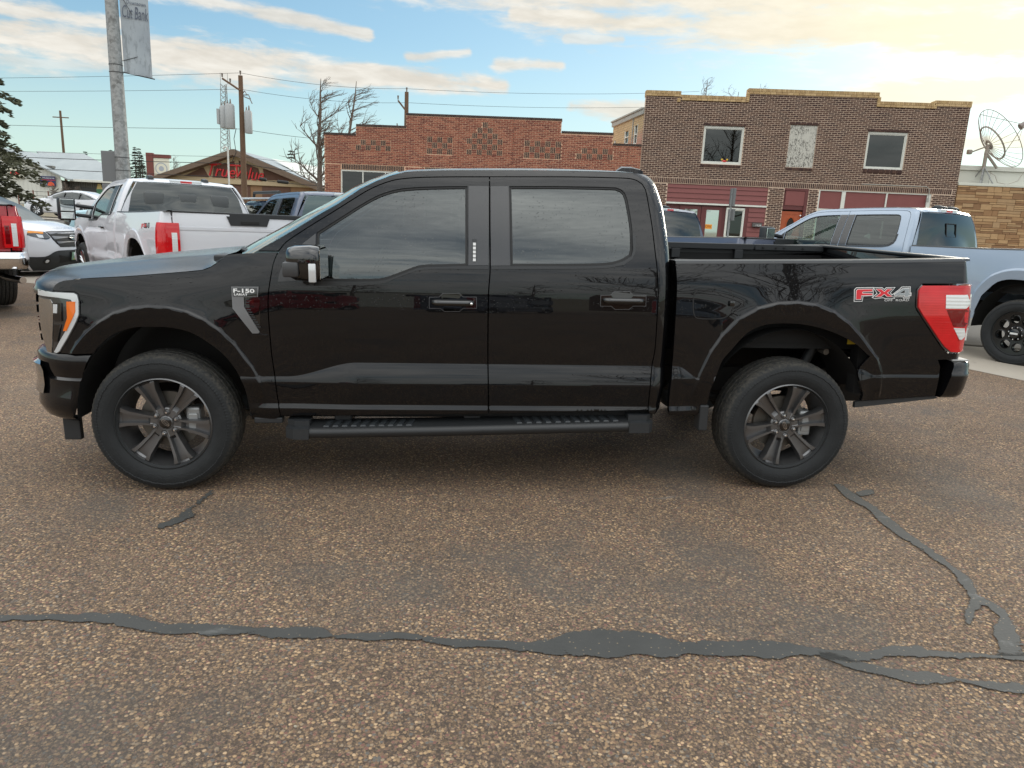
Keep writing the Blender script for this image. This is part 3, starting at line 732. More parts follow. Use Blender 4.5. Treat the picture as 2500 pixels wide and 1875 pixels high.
ms.stepped(3.56, [(0, 1.24, 6.46), (1.24, 3.72, 6.33), (3.72, 8.34, 6.64), (8.34, 10.40, 6.33), (10.40, 11.64, 6.43)], c_, .2085, .021, [WIN1, WINB, WIN2])
ms.field(0, 11.64, .55, .55+41*c_, c_, .2085, .021, [SHOP, DOORW, STORE, (0, 11.64, 3.34, 9)])
ms.row(0, 11.50, 3.362, 3.540, .0700, .021)                       # soldier course over the shopfronts
ms.field(11.50, 11.64, 3.345, 3.345+3*c_, c_, .2085, .021)
camu = (CAMP.x-FO[0])*FU[0]+(CAMP.y-FO[1])*FU[1]
ms.build(br, 'brick', 300, key=lambda r: -((r[1]-r[0])*(r[3]-r[2]) > .0065)*100-(r[2] > 3.55)*50+abs(r[0]-9.8)*.6+abs(r[2]-4.6))
cop = Masonry(BR_YELLOW)
for (a, b_, zt) in ((-.03, 1.30, 6.635), (1.30, 3.64, 6.515), (3.70, 8.40, 6.815), (8.40, 10.36, 6.515), (10.36, 11.68, 6.610)):
    cop.row(a, b_, zt-.105, zt, .0640, .006); cop.row(a+.03, b_-.03 if b_ > 11 else b_, zt-.190, zt-.112, .205, .008)
for (u, z0, z1) in ((1.16, 6.26, 6.44), (3.66, 6.33, 6.72), (8.34, 6.33, 6.72), (10.33, 6.33, 6.50)):
    for k in range(int((z1-z0)/.066)): cop.R.append((u, u+.11, z0+k*.066, z0+k*.066+.060, BR_YELLOW))
cop.build(br, 'coping_brick', 120, depth=.045, jit=.002, key=lambda r: -((r[1]-r[0]) > .1)*10+abs(r[0]-9))
b = MB()
for (a, b_, zt) in ((-.03, 1.30, 6.63), (1.30, 3.70, 6.51), (3.70, 8.40, 6.81), (8.40, 10.36, 6.51), (10.36, 11.68, 6.605)): b.box(a+.01, b_-.01, .02, .32, zt-.2, zt-.002)
b.build('parapet', BR_YELLOW[0], br)
b = MB(); b.box(.02, 11.62, .31, 11.0, .2, 6.1); b.build('main_block', M_MORT_P, br)
def window(root, r, m_frame=M_FRAME, fw=.07, pane_m=M_SHOPGLASS, sill=True, inner=None):
    u0, u1, z0, z1 = r; b = MB()
    b.bbox(u0, u1, .03, .12, z1-fw*1.3, z1, .006); b.bbox(u0, u1, .03, .12, z0, z0+fw, .006); b.bbox(u0, u0+fw*.8, .032, .118, z0+fw, z1-fw*1.3, .006); b.bbox(u1-fw*.8, u1, .032, .118, z0+fw, z1-fw*1.3, .006)
    w = b.build('window', m_frame, root)
    b = MB(); i_ = fw*.8; b.bbox(u0+i_, u1-i_, .05, .10, z1-fw*1.3-.03, z1-fw*1.3-.002, .004); b.bbox(u0+i_, u1-i_, .05, .10, z0+fw+.002, z0+fw+.03, .004); b.bbox(u0+i_, u0+i_+.03, .052, .098, z0+fw+.03, z1-fw*1.3-.03, .004); b.bbox(u1-i_-.03, u1-i_, .052, .098, z0+fw+.03, z1-fw*1.3-.03, .004); b.build('sash', m_frame, w)
    b = MB(); b.box(u0+i_, u1-i_, .078, .082, z0+fw, z1-fw*1.3); b.build('pane', pane_m, w)
    b = MB(); b.box(u0, u1, .26, .30, z0, z1); b.build('dark_room', M_INSIDE, w)
    return w
w1 = window(br, WIN1); w2 = window(br, WIN2)
for (a, b_) in ((8.30, 8.52), (9.12, 9.20), (9.24, 9.32), (9.36, 9.50)):
    b = MB(); n = 14
    rows = [[(a+(b_-a)*t, .16+.02*math.sin(t*25), z) for t in np.linspace(0, 1, n)] for z in (4.25, 5.38)]
    V = [p for r in rows for p in r]; b.add(V, [(i, i+1, n+i+1, n+i) for i in range(n-1)]); b.build('curtain', M_CURTAIN, w2)
cone = thing('ornament', 'small red and yellow toy figure on the sill inside the upper left window', 'ornament', tuple(fac(3.12, -.14))+(4.19,), FROT)
b = MB(); b.lathe([(0, 0), (.10, 0), (.12, .03), (.05, .09), (0, .10)], 12); o = b.build('base', mat('toy_red', (.55, .04, .03), .5), cone, True); o.rotation_euler = (math.pi/2, 0, 0)
for dx_ in (-.09, .10):
    b = MB(); b.lathe([(0, 0), (.065, .03), (.075, .08), (.04, .13), (0, .14)], 12); o = b.build('arm', mat('toy_yellow', (.75, .48, .03), .5), cone, True); o.location = (dx_, 0, .03); o.rotation_euler = (math.pi/2, 0, 0)
b = MB(); b.lathe([(0, .10), (.03, .11), (.025, .2), (.05, .21), (.045, .26), (0, .28)], 10); o = b.build('head', mat('toy_skin', (.6, .42, .33), .6), cone, True); o.rotation_euler = (math.pi/2, 0, 0)
b = MB(); b.bbox(WINB[0], WINB[1], .02, .06, WINB[2], WINB[3], .008); b.build('boarded_window', M_WEATHER, br)
sl = Masonry(BR_BROWN)
for (a, b_, z) in ((2.24, 3.74, 4.10), (5.37, 6.36, 4.10), (8.18, 9.61, 4.14)): sl.row(a, b_, z-.115, z-.012, .070, .012)
sl.build(br, 'sill_brick', 60, depth=.035)
lin = Masonry(BR_BROWN)
for (a, b_, z) in ((2.2, 3.78, 5.485), (5.33, 6.40, 5.626), (8.14, 9.65, 5.492)): lin.row(a, b_, z, z+.055, .205, .014)
lin.build(br, 'lintel_brick', 30, depth=.016)
# shopfront left: boards, white trim, doors, window
zb_ = [3.338, 3.187, 3.010, 2.818, 2.664]
for i in range(4):
    b = MB(); z1, z0 = zb_[i], zb_[i+1]; b.add([(1.09, .035, z1-.004), (4.85, .035, z1-.004), (4.85, .012, z0+.006), (1.09, .012, z0+.006), (4.85, .035, z0+.006), (1.09, .035, z0+.006)], [(0, 3, 2, 1), (3, 5, 4, 2), (0, 5, 3), (1, 2, 4), (0, 1, 4, 5)]); b.build('board', M_MAROON, br)
b = MB(); b.bbox(1.08, 4.86, -.03, .03, 2.598, 2.662, .006); b.build('trim_strip', M_FRAME, br)
b = MB(); b.box(1.09, 4.85, .12, .16, .5, 2.6); b.box(1.09, 4.85, .10, .14, 2.6, 3.34); b.build('shopfront_back', M_MAROOND, br)
def shop_door(u0, u1, pu0, pu1, knob, num=None):
    z0, z1 = .62, 2.55
    v, T, L = cdt_fill([(u0, z0), (u1, z0), (u1, z1), (u0, z1)], [[(pu0, .85), (pu1, .85), (pu1, 2.425), (pu0, 2.425)]], 3.0)
    V = [(p[0], .07, p[1]) for p in v]+[(p[0], .12, p[1]) for p in v]; n = len(v); F = [tuple(t) for t in T]+[tuple(i+n for i in t)[::-1] for t in T]
    for q in L:
        for i in range(len(q)): a, c2 = q[i], q[(i+1) % len(q)]; F.append((a, a+n, c2+n, c2))
    d = obj('door', mesh('door', V, F), M_MAROON if False else M_MAROOND, br)
    b = MB(); b.box(pu0, pu1, .092, .096, .85, 2.425); b.build('pane', mat('mirror_pane', (.55, .60, .58), .03, .9), d)
    b = MB(); b.lathe([(0, -.05), (.03, -.045), (.035, -.02), (.015, 0), (.015, .02)], 12, (knob, .06, 1.46)); b.lathe([(0, -.02), (.02, -.018), (.022, .0)], 10, (knob, .06, 1.60)); b.build('handle', mat('brass', (.55, .40, .16), .3, .9), d, True)
    return d
dA = shop_door(1.64, 2.44, 1.83, 2.31, 2.39)
dB = shop_door(2.46, 3.25, 2.655, 3.13, 2.51)
put_text('door_number', '111', .1, Matrix.Translation((2.68, .088, 2.355)) @ Matrix.Rotation(math.pi/2, 4, 'X'), M_BLACK, dB, width=.11, height=.055)
osn = thing('shop_sign', 'small orange sign reading OPEN stuck in the maroon glazed door', 'sign', tuple(fac(2.78, -.085))+(1.80,), FROT)
b = MB(); b.bbox(-.135, .135, -.004, .004, -.085, .085, .003); b.build('sign_board', mat('sign_orange', (.75, .30, .02), .5), osn)
put_text('lettering', 'OPEN', .1, Matrix.Translation((-.11, -.006, -.05)) @ Matrix.Rotation(math.pi/2, 4, 'X'), mat('sign_ink', (.25, .03, .01), .5), osn, width=.22, height=.10)
window(br, (3.385, 4.08, 1.39, 2.54), fw=.06)
b = MB(); b.bbox(4.08, 4.22, .03, .09, 1.32, 2.59, .006); b.build('corner_post', M_MAROOND, br)
zr = [2.59, 2.406, 2.22, 2.034, 1.855, 1.673, 1.49, 1.33]
for i in range(7):
    b = MB(); z1, z0 = zr[i], zr[i+1]; b.add([(4.22, .035, z1-.004), (4.85, .035, z1-.004), (4.85, .012, z0+.006), (4.22, .012, z0+.006), (4.85, .035, z0+.006), (4.22, .035, z0+.006)], [(0, 3, 2, 1), (3, 5, 4, 2), (0, 5, 3), (1, 2, 4), (0, 1, 4, 5)]); b.build('board', M_MAROON, br)
bk = Masonry(BR_BROWN); bk.row(3.28, 4.86, 1.215, 1.325, .070, .020); bk.field(3.28, 4.86, .55, 1.21, c_, .2085, .021); bk.build(br, 'brick', 0)
b = MB(); b.box(3.27, 4.87, .0, .1, .4, 1.33); b.build('stall_riser', M_MORT_P, br)
mbx = thing('mailbox', 'small grey wall mailbox with number on the maroon boards', 'mailbox', tuple(fac(4.56, .012))+(1.94,), FROT)
b = MB(); b.bbox(-.175, .175, -.11, .0, -.07, .06, .008); b.build('box', mat('mailbox_grey', (.12, .115, .11), .5, .4), mbx)
b = MB(); b.prism([(-.12, .055), (0, .085), (0, .06), (-.12, .045)], -.185, .185, 'x'); b.build('lid', mat('mailbox_grey', (.12,)*3), mbx)
for x in (-.08, .07):
    b = MB(); b.tube([(x, -.02, -.07), (x, -.05, -.12), (x, -.09, -.10)], .006, 5); b.build('hook', M_BLACK, mbx)
put_text('number', '1133', .08, Matrix.Translation((-.05, -.113, -.045)) @ Matrix.Rotation(math.pi/2, 4, 'X'), M_WHITE, mbx, width=.19, height=.065)
# middle entrance
b = MB(); b.bbox(5.445, 6.34, .05, .12, 2.56, 3.34, .006); er = b.build('transom', M_MAROOND, br)
b = MB(); b.bbox(5.52, 6.22, .02, .06, 2.72, 3.25, .004); b.build('transom_panel', M_MAROON, er)
b = MB(); b.bbox(6.22, 6.34, .0, .10, .6, 3.34, .006); b.bbox(5.445, 6.34, -.002, .10, 3.26, 3.342, .006); b.build('door_frame', M_MAROOND, br)
v, T, L = cdt_fill([(5.455, .60), (6.215, .60), (6.215, 2.505), (5.455, 2.505)], [[(5.835+.16*math.cos(a), 1.92+.36*math.sin(a)) for a in np.linspace(0, 2*np.pi, 28, endpoint=False)]], 3)
rd = obj('door', mesh('door', [(p[0], .10, p[1]) for p in v], [tuple(t) for t in T]), M_ORANGEDOOR, br)
b = MB(); pts = [(5.835+.165*math.cos(a), .095, 1.92+.365*math.sin(a)) for a in np.linspace(0, 2*np.pi, 29)]; b.tube(pts, .022, 6, cap=False); b.tube([(5.60, .095, 2.40), (6.07, .095, 2.40)], .012, 4); b.build('moulding', M_ORANGEDOOR, rd)
b = MB(); b.lathe([(0, 0), (.38, 0)], 28); V = [(5.835+x*.42, .115, 1.92+z*.95) for x, y, z in b.V]; o = obj('pane', mesh('pane', V, b.F), mat('dark_leaded_glass', (.02, .013, .010), .15), rd)
b = MB(); b.lathe([(0, -.05), (.028, -.045), (.032, -.02), (.014, 0)], 12, (6.16, .08, 2.36)); b.lathe([(0, -.05), (.028, -.045), (.032, -.02), (.014, 0)], 12, (6.19, .04, 2.24)); b.build('lamp', M_WHITE, br, True)
# right shopfront: maroon panels in a white frame
for (a, b_) in ((6.775, 7.565), (7.71, 9.172), (9.232, 10.646)):
    b = MB(); b.bbox(a, b_, .06, .10, 2.66, 3.305, .004); b.build('fascia_panel', M_MAROON, br)
    b = MB(); b.bbox(a, b_, .05, .08, 2.50, 2.655, .004); b.build('sign_strip', M_FRAME, br)
    b = MB(); b.box(a, b_, .075, .08, .95, 2.495); b.build('shop_window', M_SHOPGLASS, br)
b = MB()
for (a, b_) in ((6.715, 6.772), (7.568, 7.707), (9.175, 9.229), (10.650, 10.79)): b.bbox(a, b_, .02, .11, .9, 3.30, .005)
b.bbox(6.715, 10.79, .015, .115, 3.304, 3.345, .005); b.bbox(6.715, 10.79, .0, .115, .55, .95, .01); b.build('shopfront_frame', M_FRAME, br)
b = MB(); b.box(6.715, 10.79, .9, .95, .55, 3.34); b.box(1.1, 6.6, .3, .32, .55, 3.3); b.build('shop_interior', M_INSIDE, br)
b = MB(); b.tube([(8.2, -.03, 3.60), (10.55, -.03, 3.60), (10.66, -.05, 3.50), (10.66, -.05, 3.2)], .012, 6); b.bbox(10.60, 10.68, -.09, -.02, 3.05, 3.20, .01); b.build('conduit', M_GREYCEM, br)
# rear wing seen over the low roof
wing = None
def camxy(X, D):
    y_, p_ = math.radians(5.1244), 0
    return (CAMP.x+X*math.cos(y_)+D*math.sin(y_), CAMP.y-X*math.sin(y_)+D*math.cos(y_))
rw0 = Vector(fac(-.02, -.12)); rw1 = rw0+Vector((-.046*0-.0, 0)) if False else Vector((rw0.x-.28, rw0.y+4.0))
def wingfn(g_, b):
    tb = g_.n('ShaderNodeTexBrick'); uv = g_.comb(g_.xyz(obj_co(g_))[0], g_.xyz(obj_co(g_))[2], 0.0); g_.put(tb.inputs['Vector'], uv)
    tb.inputs['Scale'].default_value = 1.0; tb.inputs['Brick Width'].default_value = .22; tb.inputs['Row Height'].default_value = .09; tb.inputs['Mortar Size'].default_value = .012
    lo = g_.mapr(g_.math('ADD', g_.xyz(obj_co(g_))[2], g_.math('MULTIPLY', g_.xyz(obj_co(g_))[0], .14)), 4.9, 5.5)
    g_.put(tb.inputs['Color1'], g_.mix(lo, (.42, .20, .15, 1), (.42, .30, .15, 1))); g_.put(tb.inputs['Color2'], g_.mix(lo, (.50, .26, .20, 1), (.52, .38, .20, 1))); tb.inputs['Mortar'].default_value = (.30, .22, .15, 1)
    g_.put(b.inputs['Base Color'], tb.outputs[0])
M_WING = mat('pale_side_brick', (.45, .3, .2), .9, fn=wingfn)
dv = (rw1-rw0); wl = dv.length
wing = thing('side_wing', 'pinkish yellow brick side wall with small windows rising behind the red brick building', 'building', (rw0.x, rw0.y, 0), math.atan2(dv.y, dv.x))
wing.scale = (1, -1, 1)
wh = [(.64, 1.0, 4.84, 5.50), (1.75, 2.25, 4.95, 5.42), (3.5, 3.7, 4.9, 5.2)]
wall_with_holes('wall', 0, wl, .3, [(0, 5.80), (wl, 5.80)], wh, M_WING, wing, th=.12, y0=-.0)
for (a, b_, z0, z1) in wh:
    bb = MB(); bb.bbox(a-.05, a+.03, .0, .07, z0, z1+.03, .006); bb.bbox(b_-.03, b_+.04, .0, .07, z0, z1+.03, .006); bb.bbox(a, b_, -.02, .07, z0-.06, z0, .006); bb.bbox(a, b_, .0, .07, (z0+z1)/2-.02, (z0+z1)/2+.02, .004); w_ = bb.build('window', M_FRAME, wing)
    bb = MB(); bb.box(a, b_, .05, .055, z0, z1); bb.build('pane', M_SHOPGLASS, w_)
    bb = MB(); bb.box(a-.05, b_+.05, .10, .12, z0-.05, z1+.05); bb.build('dark_room', M_INSIDE, w_)
bb = MB(); bb.bbox(-.05, wl+.1, -.06, .3, 5.80, 5.98, .02); bb.bbox(-.05, wl+.14, -.10, .3, 5.98, 6.05, .015); bb.build('coping', M_GREYCEM, wing)
bb = MB(); bb.bbox(1.16, 1.20, -.04, .0, 4.6, 5.8, .006); bb.build('downpipe', M_GREYCEM, wing)
bb = MB(); bb.box(0, wl, -4, -.0-.001, .3, 5.7) if False else bb.box(.0, wl, .125, .3, .3, 5.79); bb.build('wall_core', M_INSIDE, wing)
# ---- red brick single storey building
rb = thing('brick_building', 'low red brick building with stepped parapet and dark checkerboard brick panels', 'building', (FO[0], FO[1], 0), FROT)
RT = [(-12.28, 4.63), (-11.02, 4.63), (-11.02, 4.98), (-9.06, 4.98), (-9.06, 5.45), (-3.08, 5.45), (-3.08, 5.01), (-1.10, 5.01), (-1.10, 4.63), (-.01, 4.63)]
RWIN = (-11.63, -9.07, 1.2, 3.345); RWB = (-2.9, -.55, 1.2, 3.345); RDO = (-8.3, -4.0, .55, 3.345)
wall_with_holes('wall', -12.28, -.012, .2, RT, [RWIN, RDO, RWB], M_MORT_R, rb, y0=.004)
cells = []   # (u, z, dark)
def deco(u0, ztop, pat, cu=.1965, cz=.200):
    for r_, line in enumerate(pat):
        for c0, ch in enumerate(line):
            if ch in 'XO': cells.append((u0+c0*cu, ztop-(r_+1)*cz, cu, cz, ch == 'X'))
deco(-11.02, 4.487, ['.XOXOXO.', 'XOXOXOX.'])
deco(-8.215, 4.690, ['XOXOX', 'OXOXO', 'XOXOX'], .1965, .2115)
deco(-6.670, 5.290, ['...X...', '..XOX..', '.XOXOX.', 'XOXOXOX', '.XOXOX.', 'XOXOXOX'], .1965, .201)
deco(-4.447, 4.690, ['XOXOXOX', 'OXOXOXO', 'XOXOXOX'], .1985, .2135)
deco(-2.445, 4.497, ['.XOXOXO.', 'XOXOXOX.'], .1965, .205)
rm = Masonry(BR_RED); ch_ = [(u-.004, u+w+.004, z, z+h) for u, z, w, h, d in cells]
rm.stepped(3.565, [(-12.28, -11.03, 4.62), (-11.03, -9.06, 4.97), (-9.06, -3.08, 5.44), (-3.08, -1.10, 5.00), (-1.10, -.012, 4.62)], .0662, .2075, .020, ch_)
rm.field(-12.28, -.012, .55, .55+45*.0662, .0662, .2075, .020, [RWIN, RDO, RWB, (-11.63, -9.06, 3.3, 9), (-8.3, -4.0, 3.3, 9), (-2.9, -.55, 3.3, 9)])
for (a, b_) in ((-11.63, -9.06), (-8.3, -4.0), (-2.9, -.55)): rm.row(a, b_, 3.365, 3.545, .0690, .022, mats=BR_DARK)
rm.build(rb, 'brick', 300, key=lambda r: -((r[1]-r[0])*(r[3]-r[2]) > .0072)*100-(r[2] > 3.6)*50-r[0]*.5+abs(r[2]-4.3))
dm = Masonry(BR_DARK)
for (u, z, w, h, dark) in cells:
    for k in range(3):
        if dark: dm.R.append((u+w*(k/3)+.011, u+w*((k+1)/3)-.011, z+.010, z+h-.010, BR_DARK))
        else: dm.R.append((u+.010, u+w-.010, z+h*(k/3)+.010, z+h*((k+1)/3)-.010, BR_RED))
dm.build(rb, 'panel_brick', 240, depth=.014, jit=.002, key=lambda r: -(r[3]-r[2] > .1))
cp = Masonry(BR_DARK)
for (a, b_, zt) in ((-12.30, -11.02, 4.705), (-11.02, -9.06, 5.055), (-9.06, -3.06, 5.525), (-3.06, -1.09, 5.085), (-1.09, -.012, 4.712)): cp.row(a, b_, zt-.082, zt, .068, .010)
cp.build(rb, 'coping_brick', 60, depth=.022, key=lambda r: -r[0])
b = MB()
for (a, b_, zt) in ((-12.28, -11.02, 4.70), (-11.02, -9.06, 5.05), (-9.06, -3.06, 5.52), (-3.06, -1.09, 5.08), (-1.09, -.012, 4.707)): b.box(a, b_, .021, .3, zt-.08, zt-.004)
b.build('parapet', BR_DARK[0], rb)
for u in (-11.65, -9.05, -8.375, -6.985, -4.885, -3.055, -.515):
    zt = 5.44 if -9.1 < u < -3.1 else 4.6
    b = MB(); b.box(u-.007, u+.007, -.003, .003, 3.57 if u not in (-11.65, -8.375) else .6, zt-.01); b.build('control_joint', M_BLACK if False else BR_DARK[0], rb)
b = MB(); b.box(-12.26, -.03, .31, 12, .2, 4.3); b.build('main_block', M_MORT_R, rb)
for (a, b_, mul) in ((-11.63, -9.07, (-10.75, -9.85)), (-8.3, -4.0, (-7.2, -6.1, -5.1)), (-2.9, -.55, (-1.7,))):
    bb = MB(); bb.bbox(a, b_, .02, .10, 3.285, 3.345, .005); bb.bbox(a, a+.05, .022, .098, 1.2, 3.285, .005); bb.bbox(b_-.05, b_, .022, .098, 1.2, 3.285, .005)
    for u in mul: bb.bbox(u-.022, u+.022, .024, .096, 1.2, 3.285, .004)
    w_ = bb.build('window', M_FRAME, rb)
    bb = MB(); bb.box(a, b_, .06, .064, 1.2, 3.30); bb.build('pane', M_SHOPGLASS, w_)
    bb = MB(); bb.box(a, b_, .27, .29, 1.2, 3.33); bb.build('dark_room', M_INSIDE, w_)
    bb = MB(); bb.box(a, b_, .03, .2, .5, 1.2); bb.build('stall_riser', M_GREYCEM, w_)
# ---- tan stone building on the right with pale upper wall
tb_ = thing('stone_building', 'tan ledge stone building with pale upper wall right of the brown brick building', 'building', (FO[0], FO[1], 0), FROT)
b = MB(); b.box(11.66, 30, .02, 10, .2, 3.70); b.build('wall', M_MORT_T, tb_)
sm = Masonry(ST_TAN)
z = .55
while z < 3.69:
    H = .21; u = 11.66
    H = min(H, 3.70-z)
    while u < 27.5:
        W_ = float(rng.choice([.26, .40, .52, .66, .80])); W_ = min(W_, 27.5-u)
        pat = int(rng.integers(0, 5)); j = .010
        if (pat == 0 and W_ < .6) or H < .15: hs = [H]
        elif pat == 0: hs = [H*.5, H*.5]
        elif pat == 1: hs = [H*.5, H*.5]
        elif pat == 2: hs = [H*.33, H*.67]
        elif pat == 3: hs = [H*.62, H*.38]
        else: hs = [H*.33, H*.34, H*.33]
        if W_ < .3 and pat == 4: hs = [H]
        zz = z
        for k, h in enumerate(hs):
            cut = u+W_*float(rng.uniform(.35, .65)) if (W_ > .5 and rng.random() < .5) else None
            if cut: sm.R.append((u+j/2, cut-j/2, zz+j/2, zz+h-j/2, ST_TAN)); sm.R.append((cut+j/2, u+W_-j/2, zz+j/2, zz+h-j/2, ST_TAN))
            else: sm.R.append((u+j/2, u+W_-j/2, zz+j/2, zz+h-j/2, ST_TAN))
            zz += h
        u += W_
    z += H
sm.build(tb_, 'stone', 300, depth=.028, jit=.016, key=lambda r: abs(r[0]-12.9)+abs(r[2]-2.9)*.8)
b = MB(); b.bbox(11.66, 30, -.05, .9, 3.705, 3.80, .01); b.build('ledge', mat('pale_coping', (.58, .58, .50), .6), tb_)
M_PALEUP = mat('pale_upper_wall', (.56, .56, .50), .6, fn=var_fn((.52, .52, .46), (.60, .60, .54), .8, 0))
b = MB(); b.box(11.66, 30, .92, 1.2, 3.81, 4.32); b.build('upper_wall', M_PALEUP, tb_)
b = MB(); b.bbox(11.66, 30, .84, 1.2, 4.33, 4.50, .012); b.build('fascia', M_PALEUP, tb_)
for u in np.arange(13.2, 28, 1.55):
    b = MB(); b.box(u, u+.012, .912, .92, 3.81, 4.32); b.build('panel_joint', M_GREYCEM, tb_)

# ---------------------------------------------------------------- true value store, warehouse and other far things
GREEN = 0
def poly_slab(name, pts, m, parent, th=.15):
    """a flat quad or triangle with thickness downward"""
    n = len(pts); V = [tuple(p) for p in pts]+[(p[0], p[1], p[2]-th) for p in pts]
    F = [tuple(range(n)), tuple(range(n, 2*n))[::-1]]+[(i, n+i, n+(i+1) % n, (i+1) % n) for i in range(n)]
    b = MB(); b.add(V, F); return b.build(name, m, parent)
tv = thing('hardware_store', 'tan gabled brick store with brown soffit and red script lettering', 'building', (-16.4, 58.9, 0), -.075)
M_STOREBRICK = mat('store_tan_brick', (.27, .155, .085), .9, fn=var_fn((.22, .125, .068), (.32, .19, .105), 4))
M_STOREDARK = mat('store_brown_brick', (.125, .065, .046), .9, fn=var_fn((.10, .052, .038), (.15, .08, .056), 4))
b = MB(); b.box(-9, 9.0, .1, 9, .4, 3.75); b.build('wall', M_STOREBRICK, tv)
b = MB(); b.prism([(-6.6, 3.72), (6.4, 3.72), (0, 6.05)], -.05, .5, 'y'); b.build('gable', M_TANTRIM, tv)
b = MB(); b.bbox(-6.6, 6.6, -.12, .12, 3.68, 4.02, .02); b.build('beam', M_TANTRIM, tv)
for pl_ in ([(-4.4, 4.15), (-2.35, 4.15), (-2.75, 4.92), (-3.0, 4.85)], [(-2.05, 4.15), (-.18, 4.15), (-.18, 5.55), (-1.9, 5.02)], [(.18, 4.15), (2.0, 4.15), (1.75, 5.05), (.18, 5.6)], [(2.3, 4.15), (4.9, 4.15), (4.9, 4.30), (2.15, 5.05)]):
    b = MB(); b.prism(pl_, -.09, -.06, 'y'); b.build('gable_panel', M_STOREDARK, tv)
for s_ in (-1, 1):
    b = MB(); b.add([(0, -1.0, 6.42), (s_*7.2, -1.0, 3.75), (s_*7.2, -1.0, 3.35), (0, -1.0, 5.95), (0, 10, 6.42), (s_*7.2, 10, 3.75), (s_*7.2, 10, 3.35), (0, 10, 5.95)], [(0, 1, 2, 3), (0, 4, 5, 1), (3, 2, 6, 7), (1, 5, 6, 2)]); b.build('roof_edge', M_BROWNSOFFIT, tv)
    b = MB(); b.add([(0, -.6, 6.46), (s_*7.0, -.6, 3.88), (s_*7.0, 10, 3.88), (0, 10, 6.46)], [(0, 1, 2, 3)]); b.build('roof', M_METALROOF, tv)
b = MB(); b.add([(1.0, 6.0, 6.3), (7.4, 9.0, 5.6), (12, 4.2, 3.7), (6.6, 1.0, 3.9)], [(0, 1, 2, 3)]); b.build('roof', mat('snowy_roof', (.62, .64, .58), .7), tv)
b = MB(); b.box(6.5, 12.0, 2.0, 9, .4, 3.7); b.build('wing_wall', M_STOREBRICK, tv)
for (a, b_) in ((-8.4, -5.9), (-4.9, -2.4), (-1.5, 1.0+.0), (2.0, 4.35), (6.9, 9.5)):
    b = MB(); b.box(a, b_, .04 if a < 6.5 else 1.94, .12 if a < 6.5 else 2.02, 1.55, 3.62); b.build('brick_panel', M_STOREDARK, tv)
b = MB(); b.lathe([(0, 0), (.28, 0)], 20); o = obj('plaque', mesh('plaque', [(1.5+x, .07, 2.05+z*.6) for x, y, z in b.V], b.F), mat('plaque_blue', (.30, .38, .45), .5), tv)
lt = thing('shop_lettering', 'big red script letters reading TrueValue on the store gable', 'sign', (-16.4, 58.9, 0), -.075)
put_text('letters', 'True', 1.0, Matrix(((1, -.0, 0, -2.35), (0, 0, -1, -.14), (-.06, 1, 0, 4.28), (0, 0, 0, 1))), M_REDSIGN, lt, width=2.25, height=.98, extrude=.06, shear=.35)
put_text('letters', 'Value', 1.0, Matrix(((1, -.0, 0, -.05), (0, 0, -1, -.14), (-.06, 1, 0, 4.16), (0, 0, 0, 1))), M_REDSIGN, lt, width=2.30, height=.98, extrude=.06, shear=.35)
b = MB(); b.bbox(-2.45, -1.25, -.2, -.08, 5.20, 5.34, .02); b.bbox(-.55, .55, -.2, -.08, 5.12, 5.26, .02); b.build('letter_bar', M_REDSIGN, lt)
# warehouse far left
wh_ = thing('warehouse', 'white metal warehouse with pale roof and dark ribbed recess far left', 'building', (-39.3, 76.4, 0), .0)
b = MB()
n = 34; x0, x1 = -14.0, 0.0
for i in range(n):
    a = x0+(x1-x0)*i/n; c2 = x0+(x1-x0)*(i+1)/n
    def top(x): return 3.95+2.75*(1-min(1, abs(x+5.4)/6.35))-.12
    b.add([(a, 0, .9), (c2-.06, 0, .9), (c2-.06, 0, top(c2)), (a, 0, top(a)), (c2, .03, .9), (c2, .03, top(c2))], [(0, 1, 2, 3), (1, 4, 5, 2)])
b.build('gable_wall', M_PALEWALL, wh_)
b = MB(); b.box(-.06, .06, -.02, .1, .9, 3.85); b.build('corner_trim', M_FRAME, wh_)
b = MB()
for i in range(30):
    a = .05+i*.24; b.add([(a, 1.6, .9), (a+.17, 1.6, .9), (a+.17, 1.6, 3.8), (a, 1.6, 3.8), (a+.20, 1.66, .9), (a+.24, 1.66, .9), (a+.24, 1.66, 3.8), (a+.20, 1.66, 3.8)], [(0, 1, 2, 3), (1, 4, 7, 2), (4, 5, 6, 7)])
b.build('ribbed_wall', M_GREYWALL, wh_)
b = MB(); b.box(-13.9, .0, .05, 9, .9, 3.8); b.box(0, 7.1, 1.7, 9, .9, 3.8); b.build('core', M_GREYWALL, wh_)
poly_slab('roof', [(-5.4, -.5, 6.75), (.95, -.5, 3.98), (.95, 9, 3.98), (-5.4, 9, 6.75)], M_METALROOF, wh_)
poly_slab('roof', [(-5.4, -.5, 6.75), (-5.4, 9, 6.75), (-12, 9, 3.98), (-12, -.5, 3.98)], M_METALROOF, wh_)
poly_slab('roof', [(.6, .7, 4.0), (7.3, 1.0, 4.0), (-2.0, 9.8, 7.15), (-7, 9.2, 7.15)], M_METALROOF, wh_)
b = MB(); b.bbox(.6, 7.3, .6, .75, 3.75, 4.0, .02); b.build('gutter', M_FRAME, wh_)
b = MB(); b.bbox(-2.0, -1.2, .9, 1.6, 5.0, 5.25, .03); b.build('roof_vent', M_GREYWALL, wh_)
for (a, b_) in ((1.2, 2.9), (6.0, 7.0)):
    b = MB(); b.bbox(a, b_, 1.55, 1.62, 2.3 if a < 3 else .9, 3.2, .02); b.build('window' if a < 3 else 'door', mat('dark_pane', (.03, .03, .03), .3), wh_)
